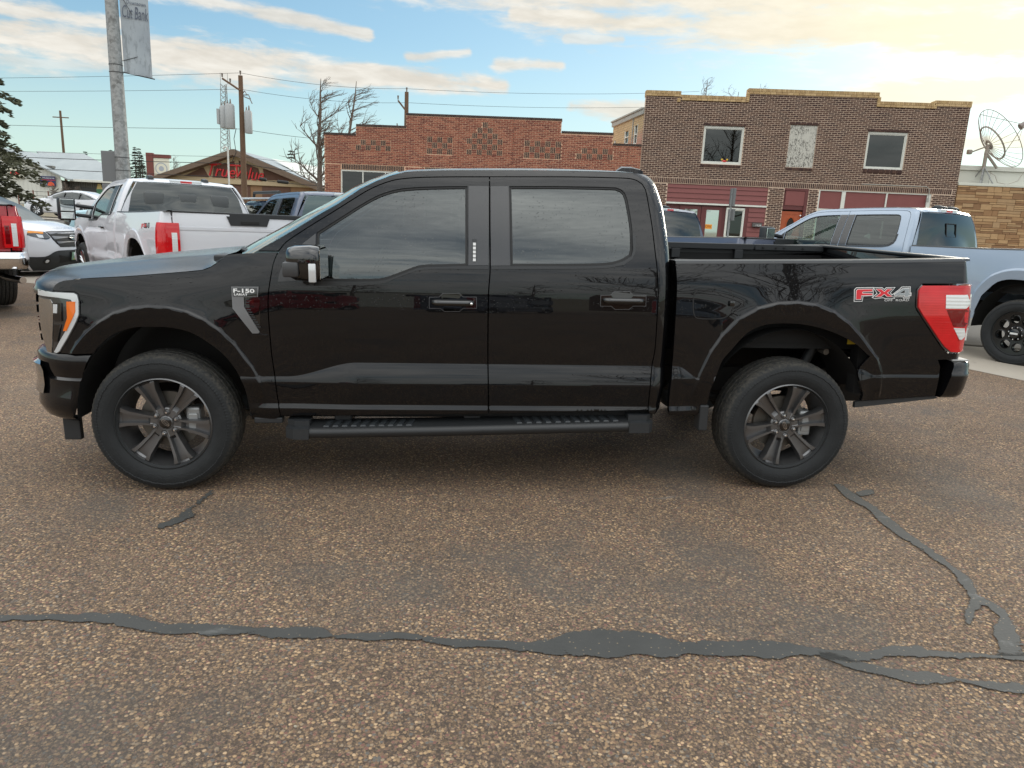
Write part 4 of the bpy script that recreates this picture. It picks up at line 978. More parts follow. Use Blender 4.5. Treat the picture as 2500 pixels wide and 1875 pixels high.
sg = thing('wall_sign', 'dark blue and red shop sign on the white warehouse wall', 'sign', (-40.5, 76.2, 3.62), 0)
b = MB(); b.bbox(-.78, .78, -.04, .04, -.50, .50, .01); b.build('sign_board', mat('sign_navy', (.022, .028, .10), .5), sg)
b = MB(); b.box(-.78, .78, -.044, -.040, .10, .15); b.build('red_stripe', M_REDSIGN, sg)
b = MB(); b.prism([(-.05, -.45), (.70, -.45), (.62, -.2), (.35, -.02), (.1, -.1)], -.05, -.04, 'y'); b.build('red_saw_print', mat('print_red', (.65, .09, .03), .5), sg)
b = MB(); b.prism([(-.62, -.30), (-.06, -.34), (-.06, -.18), (-.58, -.20)], -.05, -.04, 'y'); b.build('saw_bar_print', mat('print_grey', (.35, .38, .42), .5), sg)
put_text('lettering', 'Husqvarna', .2, Matrix.Translation((-.42, -.05, .22)) @ Matrix.Rotation(math.pi/2, 4, 'X'), M_WHITE, sg, width=1.12, height=.19)
b = MB(); b.lathe([(.07, 0), (.11, 0)], 16, (-.60, -.046, .31)); b.build('emblem', M_WHITE, sg)
s2_ = thing('wall_sign', 'cream sign with red print half hidden by the spruce', 'sign', (-43.6, 76.2, 4.3), 0)
b = MB(); b.bbox(-.8, .8, -.04, .04, -.5, .5, .01); b.build('sign_board', mat('sign_cream', (.66, .64, .52), .5), s2_); b = MB(); b.box(-.5, .6, -.046, -.04, -.15, .1); b.build('red_print', M_REDSIGN, s2_)
gs = thing('wall_sign', 'green and yellow sign on the dark ribbed warehouse wall', 'sign', (-36.1, 77.8, 3.1), 0)
b = MB(); b.prism([(-.3, -.55), (.3, -.55), (.34, 0), (-.34, 0)], -.02, .02, 'y'); b.build('sign_board', mat('sign_green', (.06, .19, .10), .5), gs); b = MB(); b.prism([(-.30, .0), (.30, .0), (.15, .55), (-.15, .55)], -.018, .022, 'y'); b.build('sign_top', mat('sign_yellow', (.55, .42, .16), .5), gs)
# pipe fence in front of the warehouse
M_RUST = mat('rusty_post', (.16, .06, .04), .8); M_PIPE = mat('dark_pipe', (.05, .05, .05), .6)
fe = thing('pipe_fence', 'black pipe fence with rusty posts before the white warehouse', 'fence', (-40.6, 70.9, 0), 0)
for x in (0, 1.4, 2.8, 4.2):
    b = MB(); zg = float(g(-40.6+x, 70.9)); b.tube([(x, 0, zg-.1), (x, 0, zg+1.45)], .06, 8); b.build('post', M_RUST, fe)
for z_ in (1.35, .95, .50, .15):
    b = MB(); zg = float(g(-40.6, 70.9)); b.tube([(-.35 if z_ > 1 else 0, 0, zg+z_), (4.2, 0, zg+z_)], .022, 6); b.build('rail', M_PIPE, fe)
for i, x in enumerate((.3, .85, 1.15, 1.75, 2.3, 2.55, 3.2, 3.7)):
    b = MB(); zg = float(g(-40.6, 70.9)); z0 = (.95, .5, .15)[i % 3]; b.tube([(x, 0, zg+z0), (x, 0, zg+z0+.42)], .016, 5); b.build('bar', M_PIPE, fe)
# ---------------------------------------------------------------- poles and wires
def galv_fn(g_, b):
    co = obj_co(g_); v = g_.vor(co, 26); n = g_.noise(co, 7, 5, .65)
    c1 = g_.mix(g_.xyz(v.outputs['Color'])[0], (.24, .245, .24, 1), (.36, .365, .355, 1)); g_.put(b.inputs['Base Color'], g_.mix(g_.mapr(n, .5, .7), c1, (.15, .15, .142, 1)))
M_GALV = mat('galvanised_steel', (.3, .3, .3), .6, .35, fn=galv_fn)
M_WOOD = mat('pole_wood', (.13, .075, .045), .9, fn=var_fn((.085, .048, .03), (.18, .11, .065), 3))
M_SIGNBACK = mat('sign_back', (.17, .175, .175), .55, .3)
lp = thing('lamp_post', 'tall galvanised steel lamp post with a hanging banner at left', 'lamp post', (-4.22, 8.66, float(g(-4.2, 8.7))))
lz = lp.location.z
b = MB(); b.tube([(0, 0, 0), (0, 0, 4.5), (0, 0, 11)], [.128, .102, .075], 28); b.lathe([(.20, 0), (.20, .03), (.135, .05), (.13, .25)], 24); b.build('shaft', M_GALV, lp, 'auto')
M_STRAP = mat('steel_strap', (.09, .09, .09), .5, .7)
for z_ in (2.10, 2.32, 3.72, 3.84, 4.95): 
    b = MB(); r_ = float(np.interp(z_, [0, 4.5, 11], [.128, .102, .075])); b.lathe([(r_+.001, -.006), (r_+.005, -.006), (r_+.005, .006), (r_+.001, .006)], 28); o = b.build('strap', M_STRAP, lp); o.rotation_euler = (math.pi/2, 0, 0); o.location = (0, 0, z_)
ban = thing('banner', 'grey winter banner reading Cut Bank hung from the galvanised lamp post', 'banner', (-4.22, 8.66, lz))
def banner_fn(g_, b):
    co = obj_co(g_); z = g_.xyz(co)[2]; n = g_.noise(g_.vmath('MULTIPLY', co, (3, 3, .8)), 5, 6, .7); m_ = g_.noise(co, 2.2, 3)
    base = g_.mix(m_, (.22, .25, .29, 1), (.50, .54, .55, 1)); tree = g_.math('MULTIPLY', g_.mapr(n, .50, .60), g_.mapr(z, 4.75, 4.4))
    g_.put(b.inputs['Base Color'], g_.mix(g_.math('MULTIPLY', tree, .55), base, (.20, .22, .23, 1)))
M_BANNER = mat('banner_cloth', (.45, .5, .53), .7, fn=banner_fn)
BW = Vector((.86, .5, 0)).normalized()       # the way the banner sticks out from the post
rows = []
for t in np.linspace(0, 1, 14):
    z_ = 5.06-t*1.33
    rows.append([tuple(BW*(.125+.44*u)+Vector((0, 0, z_-.03*u))+Vector((-BW.y, BW.x, 0))*(.012*math.sin(6*u+3*t))) for u in np.linspace(0, 1, 10)])
b = MB(); n = 10; V = [p for r_ in rows for p in r_]; V2 = [tuple(Vector(p)+Vector((-BW.y, BW.x, 0))*.004) for p in V]; m_ = len(V)
F = [(i*n+j, i*n+j+1, (i+1)*n+j+1, (i+1)*n+j) for i in range(13) for j in range(9)]; b.add(V+V2, F+[tuple(q+m_ for q in f)[::-1] for f in F]); b.build('cloth', M_BANNER, ban, True)
for z_ in (5.07, 3.73):
    b = MB(); b.tube([(0, 0, z_+.02), tuple(BW*.60+Vector((0, 0, z_-.035)))], .010, 6); b.build('banner_arm', M_STRAP, ban)
b = MB(); b.tube([tuple(BW*.10+Vector((0, 0, 5.05))), tuple(BW*.30+Vector((-BW.y*-.03, -.03, 4.68)))], .005, 5); b.tube([tuple(BW*.10+Vector((0, 0, 3.92))), tuple(BW*.36+Vector((0, -.03, 4.02)))], .005, 5); b.build('brace', M_STRAP, ban)
bm_ = Matrix(((BW.x, 0, BW.y, 0), (BW.y, 0, -BW.x, 0), (0, 1, 0, 0), (0, 0, 0, 1)))
put_text('lettering', 'Cut Bank', .2, Matrix.Translation(tuple(BW*.15+Vector((BW.y*.022, -BW.x*.022, 4.62)))) @ bm_, mat('banner_ink', (.10, .115, .15), .6), ban, width=.40, height=.20, shear=.25)
put_text('lettering', 'Downtown', .1, Matrix.Translation(tuple(BW*.22+Vector((BW.y*.022, -BW.x*.022, 4.845)))) @ bm_, MATS['banner_ink'], ban, width=.30, height=.06, shear=.2)
for (z0, z1, w_, nm) in ((1.90, 2.42, .22, 'tall grey sign seen from behind on the lamp post'), (1.70, 1.86, .24, 'short grey sign seen from behind below the tall one')):
    s_ = thing('road_sign', nm, 'sign', (-4.22, 8.66, lz)); b = MB(); b.bbox(-.13-w_, -.09, -.02, .0, z0, z1, .008); b.build('sign_plate', M_SIGNBACK, s_); b = MB(); b.bbox(-.14, -.05, -.0, .03, (z0+z1)/2-.02, (z0+z1)/2+.02, .005); b.build('bracket', M_STRAP, s_)
def utility_pole(label, x, y, ztop, r=.16, arm=True):
    zg = float(g(x, y)); p_ = thing('utility_pole', label, 'utility pole', (x, y, zg)); H = ztop-zg
    b = MB(); b.tube([(0, 0, -.3), (0, 0, H)], [r*1.2, r*.8], 12); b.build('shaft', M_WOOD, p_, 'auto'); return p_, H
up, H = utility_pole('tall brown wooden power pole with three grey transformers', -11.15, 41.6, 9.35)
b = MB(); b.tube([(-1.05, 0, H-.22), (0, -.12, H-.85)], .06, 6); b.build('crossarm', M_WOOD, up)
for (x, y, z0, z1, r_) in ((-.62, -.25, H-3.05, H-1.65, .28), (-1.02, -.05, H-3.0, H-1.75, .25), (.42, -.15, H-3.25, H-1.95, .22)):
    t_ = thing('transformer', {-.62: 'front grey transformer can left of the wooden power pole', -1.02: 'outer grey transformer can on the wooden power pole', .42: 'grey transformer can right of the wooden power pole'}[x], 'transformer', (-11.15+x, 41.6+y, up.location.z+z0)); h = z1-z0
    b = MB(); b.tube([(0, 0, 0), (0, 0, .05), (0, 0, h-.12), (0, 0, h)], [r_*.92, r_, r_, r_*.75], 18); b.build('tank', mat('transformer_grey', (.36, .37, .37), .5), t_, 'auto')
    b = MB(); b.tube([(.05, 0, h), (.05, 0, h+.28)], [.06, .03], 8); b.tube([(-.1, 0, h), (-.1, 0, h+.2)], [.05, .025], 8); b.build('bushing', mat('porcelain', (.16, .13, .11), .4), t_, 'auto')
    if x == -1.02:
        b = MB()
        for k in range(5): b.box(-r_-.12, -r_+.02, -.18+k*.09-.01, -.18+k*.09+.01, .2, h-.2)
        b.build('cooling_fin', mat('transformer_grey', (.36, .37, .37), .5), t_)
b = MB()
for (x, z_) in ((-1.05, H-.15), (-.6, H-.42), (0, H+.05)): b.tube([(x, 0, z_), (x, 0, z_+.22)], [.035, .06], 7)
for (x, y, z_) in ((.25, -.1, H-.85), (.45, -.1, H-1.05), (.55, -.15, H-1.3)): b.tube([(0, 0, H-1.1), (x, y, z_), (x+.12, y, z_-.25)], .03, 5)
b.build('insulator', mat('porcelain', (.16, .13, .11), .4), up, 'auto')
b = MB(); b.tube([(-.3, -.2, H-3.0), (-.45, -.2, H-3.6), (-.35, -.2, H-4.4), (-.6, -.2, H-4.9)], .02, 5); b.tube([(-.6, -.3, H-1.6), (-.5, -.42, H-2.2), (-.8, -.42, H-2.8)], .03, 5); b.build('cable_loop', M_BLACK, up)
cd = thing('service_mast', 'thin pale metal conduit mast just left of the wooden power pole', 'mast', (-11.75, 40.6, float(g(-11.7, 40.6))))
zc_ = cd.location.z; b = MB(); b.tube([(0, 0, -.1), (0, 0, 5.05-zc_), (-.05, 0, 5.15-zc_), (-.16, 0, 5.2-zc_), (-.26, 0, 5.08-zc_)], .055, 8); b.build('pipe', mat('mast_pale', (.55, .54, .50), .6), cd, 'auto')
p2_, H2 = utility_pole('wooden power pole top with rusty transformer rising behind the red brick roof', -1.62, 45.0, 9.55)
b = MB(); b.tube([(-.55, 0, H2-.55), (0, -.1, H2-1.2)], .055, 6); b.build('crossarm', M_WOOD, p2_)
t_ = thing('transformer', 'rust streaked transformer on the pole behind the red brick building', 'transformer', (-1.95, 44.7, p2_.location.z+H2-3.6))
def rust_fn(g_, b):
    co = obj_co(g_); n = g_.mapr(g_.noise(g_.vmath('MULTIPLY', co, (3, 3, .7)), 3, 5), .45, .6); g_.put(b.inputs['Base Color'], g_.mix(n, (.30, .11, .03, 1), (.50, .36, .20, 1)))
b = MB(); b.tube([(0, 0, 0), (0, 0, 1.2)], .28, 14); b.build('tank', mat('rusty_tank', (.3, .12, .04), .8, fn=rust_fn), t_, 'auto'); b = MB(); b.tube([(-.2, 0, 1.2), (-.25, 0, 1.6)], .04, 6); b.build('bushing', mat('porcelain', (.16, .13, .11), .4), t_)
b = MB()
for (x, z_) in ((-.55, H2-.5), (0, H2+.02)): b.tube([(x, 0, z_), (x, 0, z_+.25)], [.035, .06], 7)
b.build('insulator', mat('porcelain', (.16, .13, .11), .4), p2_)
fp, H3 = utility_pole('small far power pole with a street lamp arm at left', -44.6, 88.2, 12.0, .15)
b = MB(); b.tube([(-.9, 0, H3-.75), (.9, 0, H3-.75)], .06, 6); b.build('crossarm', M_WOOD, fp); b = MB(); b.tube([(0, 0, H3-6.2), (-1.4, 0, H3-5.9)], .05, 6); b.bbox(-2.1, -1.3, -.12, .12, H3-6.0, H3-5.8, .03); b.build('lamp_arm', M_GALV, fp)
WIRE_N = iter(('topmost', 'second highest', 'third highest', 'thin fourth highest', 'thick upper', 'thick lowest'))
def wire(pts, r=.014, sag=.5, n=14):
    P = []
    for a, c2 in zip(pts[:-1], pts[1:]):
        a = Vector(a); c2 = Vector(c2)
        for t in np.linspace(0, 1, n, endpoint=False): q = a.lerp(c2, t); q.z -= sag*4*t*(1-t); P.append(q)
    P.append(Vector(pts[-1])); b = MB(); b.tube(P, r, 5); o = b.build('power_line', M_BLACK); tag(o, next(WIRE_N)+' overhead line strung between the wooden power poles', 'power line', 'overhead power lines'); return o
FAR = (-52, 52); A_ = (-11.15, 41.6); B_ = (-1.62, 45.0); C_ = (20, 52)
for (z0, z1, z2, z3, r_) in ((8.8, 9.5, 9.75, 12, .010), (8.2, 8.6, 8.9, 11, .010), (6.55, 6.35, 6.5, 8.5, .012), (5.0, 4.75, 5.1, 7, .010), (4.75, 4.35, 4.2, 6, .020), (4.35, 3.55, 3.6, 5, .020)):
    wire([(FAR[0], FAR[1], z0), (A_[0], A_[1], z1), (B_[0], B_[1], z2), (C_[0], C_[1], z3)], r_, .25)
for x, l_, z_ in ((-10.1, .45, 3.52), (-8.9, .7, 3.42)):
    s_ = thing('cable_splice', 'dark splice case hanging on the overhead cable %s the wooden power pole' % ('beside' if x < -10 else 'further right of'), 'cable splice', (x, 41.9, z_)); b = MB(); b.tube([(-l_*.5, 0, .03), (-l_*.42, 0, 0), (l_*.42, 0, -.04), (l_*.5, 0, -.03)], [.05, .10, .10, .05], 10); b.build('case', M_BLACK, s_, 'auto')
lat = thing('lattice_tower', 'thin steel lattice radio tower behind the store gable', 'tower', (-33.4, 114, float(g(-33.4, 114))))
lzz = lat.location.z; b = MB(); Ht = 20.0-lzz; cs = [(.62*math.cos(a), .62*math.sin(a)) for a in (math.pi/2, math.pi*7/6, math.pi*11/6)]
sc_ = lambda z: 1.9-1.1*min(1, z/Ht)
for cx, cy in cs: b.tube([(cx*sc_(0), cy*sc_(0), 0), (cx*sc_(Ht), cy*sc_(Ht), Ht)], .055, 5)
b.build('leg', M_GALV, lat); b = MB(); nb = 24
for i in range(nb):
    z0, z1 = Ht*i/nb, Ht*(i+1)/nb
    for k in range(3):
        p, q = cs[k], cs[(k+1) % 3]; b.tube([(p[0]*sc_(z0), p[1]*sc_(z0), z0), (q[0]*sc_(z1), q[1]*sc_(z1), z1)], .032, 4); b.tube([(q[0]*sc_(z0), q[1]*sc_(z0), z0), (p[0]*sc_(z1), p[1]*sc_(z1), z1)], .032, 4)
b.build('lattice', M_GALV, lat); b = MB()
for cx in (-.5, .55): b.tube([(cx, 0, Ht), (cx, 0, Ht+1.6)], .04, 4)
b.build('antenna', M_GALV, lat)
ss = thing('sign_board', 'maroon and cream pylon sign with round emblem left of the store', 'sign', (*camxy((394-1250)/1759*66, 66), float(g(-25, 60))))
zs = ss.location.z; b = MB(); b.bbox(-.95, -.35, -.2, .2, 0, 6.15-zs, .03); b.build('post', mat('sign_maroon', (.16, .045, .035), .7), ss); b = MB(); b.bbox(-.35, .95, -.12, .12, 4.0-zs, 5.75-zs, .02); b.build('sign_panel', mat('sign_cream', (.66, .64, .52), .5), ss); b = MB(); b.bbox(-.35, 1.1, -.2, .2, 5.75-zs, 6.05-zs, .03); b.build('sign_top', MATS['sign_maroon'], ss)
b = MB(); b.lathe([(.44, 0), (.52, 0)], 24, (.3, -.13, 4.85-zs)); b.lathe([(.0, 0), (.22, 0)], 24, (.3, -.13, 4.85-zs)); b.build('emblem', mat('print_grey', (.35, .38, .42), .5), ss)
# street sign on a thin post in front of the maroon shop
x_, y_ = 9.62, 15.9; sp_ = thing('street_sign', 'thin galvanised post with edge on sign plates before the maroon shopfront', 'sign', (x_, y_, float(g(x_, y_))))
zq = sp_.location.z; b = MB(); b.tube([(0, 0, 0), (.02, 0, 2.85-zq)], .032, 8); b.build('post', M_GALV, sp_, 'auto'); b = MB(); b.bbox(.0, .07, -.15, .15, 2.35-zq, 2.86-zq, .006); b.bbox(.02, .08, -.20, .20, 1.95-zq, 2.28-zq, .006); b.build('sign_plate', M_SIGNBACK, sp_)
# satellite dish on the stone building roof
dish = thing('satellite_dish', 'large wire mesh satellite dish on a tripod on the stone building roof', 'satellite dish', (21.40, 21.62, 3.80))
M_DISH = mat('dish_steel', (.30, .26, .22), .6, .2)
ax = Vector((.80, -.18, .57)).normalized(); ctr = Vector((.08, .05, 1.45)); e1 = ax.orthogonal().normalized(); e2 = ax.cross(e1); RD = 1.20
def para(r, a): return ctr+ax*(.42*(r/RD)**2*1.0)+(e1*math.cos(a)+e2*math.sin(a))*r
b = MB(); b.tube([para(RD, a) for a in np.linspace(0, 2*np.pi, 49)],   .014, 5, cap=False); b.build('rim', M_DISH, dish)
b = MB(); b.tube([para(RD*.56, a) for a in np.linspace(0, 2*np.pi, 41)], .030, 5, cap=False); b.tube([para(RD*.14, a) for a in np.linspace(0, 2*np.pi, 21)], .03, 5, cap=False); b.build('ring', M_DISH, dish)
for k in range(24):
    a = 2*math.pi*k/24; b = MB(); b.tube([para(r, a) for r in np.linspace(.08, RD, 7)], .008, 4); b.build('rib', M_DISH, dish)
V = []; F = []
for i, r in enumerate(np.linspace(.55, RD, 5)):
    for k in range(25): V.append(para(r, 2*math.pi*(k*.30/24+.33)))
F = [(i*25+k, i*25+k+1, (i+1)*25+k+1, (i+1)*25+k) for i in range(4) for k in range(24)]
fe_ = ctr+ax*1.32
b = MB(); b.tube([fe_-ax*.16, fe_+ax*.16, fe_+ax*.30], [.12, .10, .085], 14); b.build('feed_horn', mat('feed_grey', (.22, .18, .16), .5), dish, 'auto')
for a in (.3, .3+2.09, .3+4.19): b = MB(); b.tube([para(RD*.96, a), fe_], .012, 4); b.build('feed_strut', M_DISH, dish)
b = MB(); b.tube([(0, 0, .55), (0, 0, 1.15)], .065, 10); b.tube([(0, 0, 1.1), tuple(ctr)], .075, 8); b.tube([(.0, 0, 1.15), (.45, -.1, .62)], .05, 6); b.tube([tuple(ctr+Vector((-.05, 0, -.05))), (-.55, .1, 1.15)], .028, 5); b.bbox(-.68, -.52, .03, .17, 1.08, 1.25, .03); b.build('mount', M_DISH, dish, 'auto')
b = MB()
for a in (-.2, 1.9, 4.0, 5.1): b.tube([(0, 0, .70), (.46*math.cos(a), .46*math.sin(a), 0)], .022, 6)
b.tube([(0, 0, 0), (0, 0, .75)], .05, 8); b.build('tripod', M_GALV, dish, 'auto')
b = MB(); b.tube([(.1, -.1, .5), (.35, -.2, .35), (.5, -.2, .1), (.9, -.2, .05), (1.3, -.2, .2), (1.5, -.15, .5)], .010, 5); b.build('cable', M_DISH, dish)
# ---------------------------------------------------------------- trees
M_BARK = mat('bare_bark', (.14, .11, .09), .95, fn=var_fn((.10, .078, .062), (.18, .145, .12), 6))
def bare_tree(label, x, y, H, lean=(0, 0), r0=.22, seed=1, wind=1.0, low=True, dens=1.0, group=None):
    R = random.Random(seed); zg = float(g(x, y)); t = thing('bare_tree', label, 'tree', (x, y, zg), group=group)
    tr = MB(); br_ = MB()
    trunk = [Vector((lean[0]*(k/10)**1.3*H*.1+R.uniform(-.04, .04), lean[1]*(k/10)*H*.1, H*k/10)) for k in range(11)]
    tr.tube(trunk, [r0*(1-k/10)**.8+.015 for k in range(11)], 9)
    def twig(p, d, L, r, depth):
        n = 4 if depth < 2 else 3; P = [p.copy()]; q = p.copy(); dd = d.copy()
        for i in range(n):
            dd = (dd+Vector((R.uniform(-.22, .22)+.10*wind, R.uniform(-.22, .22), R.uniform(-.12, .20)))).normalized(); q = q+dd*L/n; P.append(q.copy())
        br_.tube(P, [max(.006, r*(1-.75*i/n)) for i in range(n+1)], 5 if depth < 2 else 3, cap=False)
        if depth < 3:
            for i in range(1, n+1):
                for k in range(R.choice((1, 2, 2)) if depth < 2 else R.choice((1, 2))):
                    nd = (dd*.75+Vector((R.uniform(-.8, .8)+.25*wind, R.uniform(-.8, .8), R.uniform(-.35, .55)))).normalized(); twig(P[i], nd, L*R.uniform(.42, .62), r*.5, depth+1)
    nb_ = int(24*dens)
    for k in range(nb_):
        f = (.22 if low else .35)+(.97-(.22 if low else .35))*k/nb_; i = int(f*10); p = trunk[i].lerp(trunk[min(i+1, 10)], f*10-i); a = R.uniform(0, 6.28)
        up_ = .25+.5*f; d = Vector((math.cos(a)+.35*wind*f, math.sin(a), up_)).normalized(); L = H*(.23*(1-f)**.75+.05)*R.uniform(.75, 1.2)
        twig(p, d, L, r0*(1-f)*.45+.018, 1)
    tr.build('trunk', M_BARK, t, 'auto'); br_.build('crown', M_BARK, t); return t
bare_tree('tall wind bent bare tree left of the red brick building', -5.35, 34.0, 7.6, (.2, 0), .17, 5, .8, True, 1.0)
bare_tree('leaning bare tree top showing above the red brick roof', -4.95, 38.2, 8.2, (1.25, 0), .14, 11, 1.3, False, .8)
bare_tree('bare thicket tree low beside the red brick wall', -4.1, 33.2, 3.8, (.1, 0), .14, 21, .2, True, 1.0)
for i, (x, y, H) in enumerate(((16.6, 41, 9.6), (19.0, 42, 9.2), (20.6, 42.5, 9.3))):
    bare_tree(['bare treetop standing highest over the brown building parapet', 'thin bare treetop in the middle above the brown parapet', 'bare treetop bending right above the brown parapet'][i], x, y, H, (.3, 0), .12, 31+i, .8, False, .7)
M_NEEDLE = mat('spruce_needles', (.06, .065, .035), .9, fn=var_fn((.038, .046, .026), (.10, .098, .052), 1.4, 0))
def spruce(label, x, y, H, Rb, seed, m=M_NEEDLE, leaf=.16, n=5200, bare=.12, group=None, low=0.0):
    R = np.random.default_rng(seed); zg = float(g(x, y)); t = thing('spruce_tree', label, 'tree', (x, y, zg), group=group)
    b = MB(); b.tube([(0, 0, -.1), (0, 0, H*.98)], [H*.022+.03, .01], 8); b.build('trunk', M_BARK, t, 'auto')
    # whorls of drooping boughs, each clothed with needle sprays
    V = []; F = []
    nw = max(8, int(H*3.0)); per = n//(nw*8)
    for w in range(nw):
        f = bare+(1-bare)*(w+R.uniform(-.3, .3))/nw; z0 = H*f; L0 = Rb*(1-f)**.85*R.uniform(.8, 1.1)+.08
        for k in range(8):
            a = 2*math.pi*(k+R.uniform(-.35, .35))/8+w*.7; L = L0*R.uniform(.65, 1.15)
            if low and R.random() < low: continue
            ca, sa = math.cos(a), math.sin(a)
            for j in range(max(6, int(per*(.4+1.2*L/Rb)))):
                t_ = R.uniform(.12, 1)**.75; dr = -.30*L*t_*t_+.10*L*t_
                c0 = np.array([ca*L*t_, sa*L*t_, z0+dr]); side = R.uniform(-1, 1)*L*.24*(1-.55*t_)
                c0 += np.array([-sa*side, ca*side, R.uniform(-.07, .03)*L])
                d = np.array([ca+R.uniform(-.7, .7), sa+R.uniform(-.7, .7), R.uniform(-.55, .35)]); d /= np.linalg.norm(d)
                u = np.cross(d, R.normal(0, 1, 3)); u /= np.linalg.norm(u); s_ = leaf*R.uniform(.6, 1.3)
                o_ = len(V); V += [tuple(c0-d*s_*.5), tuple(c0+u*s_*.22), tuple(c0+d*s_*.6), tuple(c0-u*s_*.22)]; F.append((o_, o_+1, o_+2, o_+3))
    me = mesh('crown', V, F); obj('crown', me, m, t); return t
spruce('big dark spruce cut by the left edge of the view', -17.9, 25.9, 12.6, 3.1, 3, n=34000, leaf=.20, bare=.10)
M_FARNEEDLE = mat('far_needles', (.045, .052, .034), .9)
for i in range(15):
    f = i/14; px = 226+f*172+random.uniform(-6, 6); D = 118+random.uniform(-6, 8); X = (px-1250)/1759*D; p = camxy(X, D); H = random.uniform(5.5, 9.2)*(.82 if px < 300 else 1.0)
    spruce('small dark spruce in the far row behind the warehouse and store', p[0], p[1], H+1.2, 1.5, 50+i, M_FARNEEDLE, .34, 700, .08, 'row of far spruces')
spruce('lone small spruce behind the store roof beside the bare tree', -14.3, 69.8, 6.6, 1.5, 90, M_FARNEEDLE, .28, 1300, .1)
for i in range(6):
    px = 385+i*24+random.uniform(-8, 8); D = 100; p = camxy((px-1250)/1759*D, D); bare_tree('faint bare bush rising behind the store and its pylon sign', p[0], p[1], random.uniform(4.5, 6.6), (.1, 0), .10, 70+i, .2, True, .8, 'far bare bushes')
for i in range(3):
    bare_tree('reddish leafless shrub by the warehouse pipe fence', -37.6+i*1.1, 71.6, 2.0+.3*(i % 2), (0, 0), .05, 120+i, 0, True, 1.2, 'shrubs by the warehouse')
bpy.data.materials['bare_bark'].use_fake_user = False

# ---------------------------------------------------------------- pickup body surface
def sstep(a, b, x):
    t = np.clip((x-a)/(b-a), 0, 1); return t*t*(3-2*t)
def pchip(X, Y):
    X = np.array(X, float); Y = np.array(Y, float)
    h = np.diff(X); d = np.diff(Y)/h; m = np.zeros(len(X))
    for i in range(1, len(X)-1):
        if d[i-1]*d[i] > 0:
            w1 = 2*h[i]+h[i-1]; w2 = h[i]+2*h[i-1]; m[i] = (w1+w2)/(w1/d[i-1]+w2/d[i])
    m[0] = d[0]; m[-1] = d[-1]
    def f(x):
        x = np.clip(x, X[0], X[-1]); i = np.clip(np.searchsorted(X, x)-1, 0, len(h)-1)
        t = (x-X[i])/h[i]; t2 = t*t; t3 = t2*t
        return (2*t3-3*t2+1)*Y[i]+(t3-2*t2+t)*h[i]*m[i]+(-2*t3+3*t2)*Y[i+1]+(t3-t2)*h[i]*m[i+1]
    return f
W0 = 0.97; S0 = -0.41; RF = 0.335; S1 = 4.69; RB = 0.07
LF = RF*np.pi/2; LR = RB*np.pi/2
def plan(s):
    s = np.asarray(s, float)
    a = np.clip((S0-s)/RF, 0, np.pi/2); b = np.clip((s-S1)/RB, 0, np.pi/2)
    x = np.where(s < S0, S0-RF*np.sin(a), np.where(s > S1, S1+RB*np.sin(b), s))
    y = np.where(s < S0, -(W0-RF)-RF*np.cos(a), np.where(s > S1, -(W0-RB)-RB*np.cos(b), -W0))
    nx = np.where(s < S0, -np.sin(a), np.where(s > S1, np.sin(b), 0.0)); ny = np.where(s < S0, -np.cos(a), np.where(s > S1, -np.cos(b), -1.0))
    ef = np.clip(S0-LF-s, 0, None); er = np.clip(s-S1-LR, 0, None)
    y = y+ef+er; yy = np.clip(ef/0.62, 0, 1.0); x = x-0.16*(1-(1-yy)**2)
    t = 0.516*(1-yy)*(ef > 0); l = np.sqrt(1+t*t)
    nx = np.where(ef > 0, -1/l, nx); ny = np.where(ef > 0, -t/l, ny)
    return x, y, nx, ny
fP = pchip([.20, .30, .40, .44, .50, .65, .75, .85, .95, 1.0, 1.06, 1.137, 1.184, 1.25, 1.317, 1.36, 1.42, 1.48],
           [.86, .90, .925, .945, .960, .972, .977, .981, .984, .9848, .9842, .980, .977, .970, .9585, .949, .935, .915])
fG = pchip([1.25, 1.317, 1.36, 1.42, 1.52, 1.62, 1.72, 1.80, 1.85, 1.885], [.970, .9585, .9475, .928, .892, .853, .811, .772, .742, .715])
RIDGE_F = np.array([(-.52, .60), (-.475, .72), (-.441, .813), (-.409, .862), (-.358, .92), (-.288, .978), (-.203, 1.032), (-.111, 1.061), (-.02, 1.072), (.08, 1.069), (.179, 1.048), (.269, 1.006), (.349, .945), (.418, .873), (.469, .794), (.508, .739), (.545, .66), (.57, .55)])
RIDGE_R = np.array([(3.08, .60), (3.112, .72), (3.141, .799), (3.168, .867), (3.226, .965), (3.314, 1.062), (3.426, 1.125), (3.54, 1.155), (3.657, 1.162), (3.776, 1.15), (3.888, 1.11), (3.985, 1.045), (4.076, .96), (4.138, .892), (4.194, .833), (4.235, .75), (4.25, .6)])
def ridge_delta(s, z):
    sh = np.broadcast(s, z).shape
    P = np.stack([np.broadcast_to(s, sh).ravel(), np.broadcast_to(z, sh).ravel()], 1); out = np.full(len(P), 9.0)
    for R in (RIDGE_F, RIDGE_R):
        lo, hi = R[:, 0].min()-.5, R[:, 0].max()+.5; k = (P[:, 0] > lo) & (P[:, 0] < hi)
        if not k.any(): continue
        Q = P[k]; d = np.full(len(Q), 9.0)
        for a, b in zip(R[:-1], R[1:]):
            ab = b-a; t = np.clip(((Q-a)@ab)/(ab@ab), 0, 1); d = np.minimum(d, np.linalg.norm(Q-a-t[:, None]*ab, axis=1))
        ins = pip(np.concatenate([R, [[R[-1, 0], -1], [R[0, 0], -1]]]), Q); d = np.where(ins, -d, d)
        out[k] = np.where(np.abs(d) < np.abs(out[k]), d, out[k])
    return out.reshape(sh)
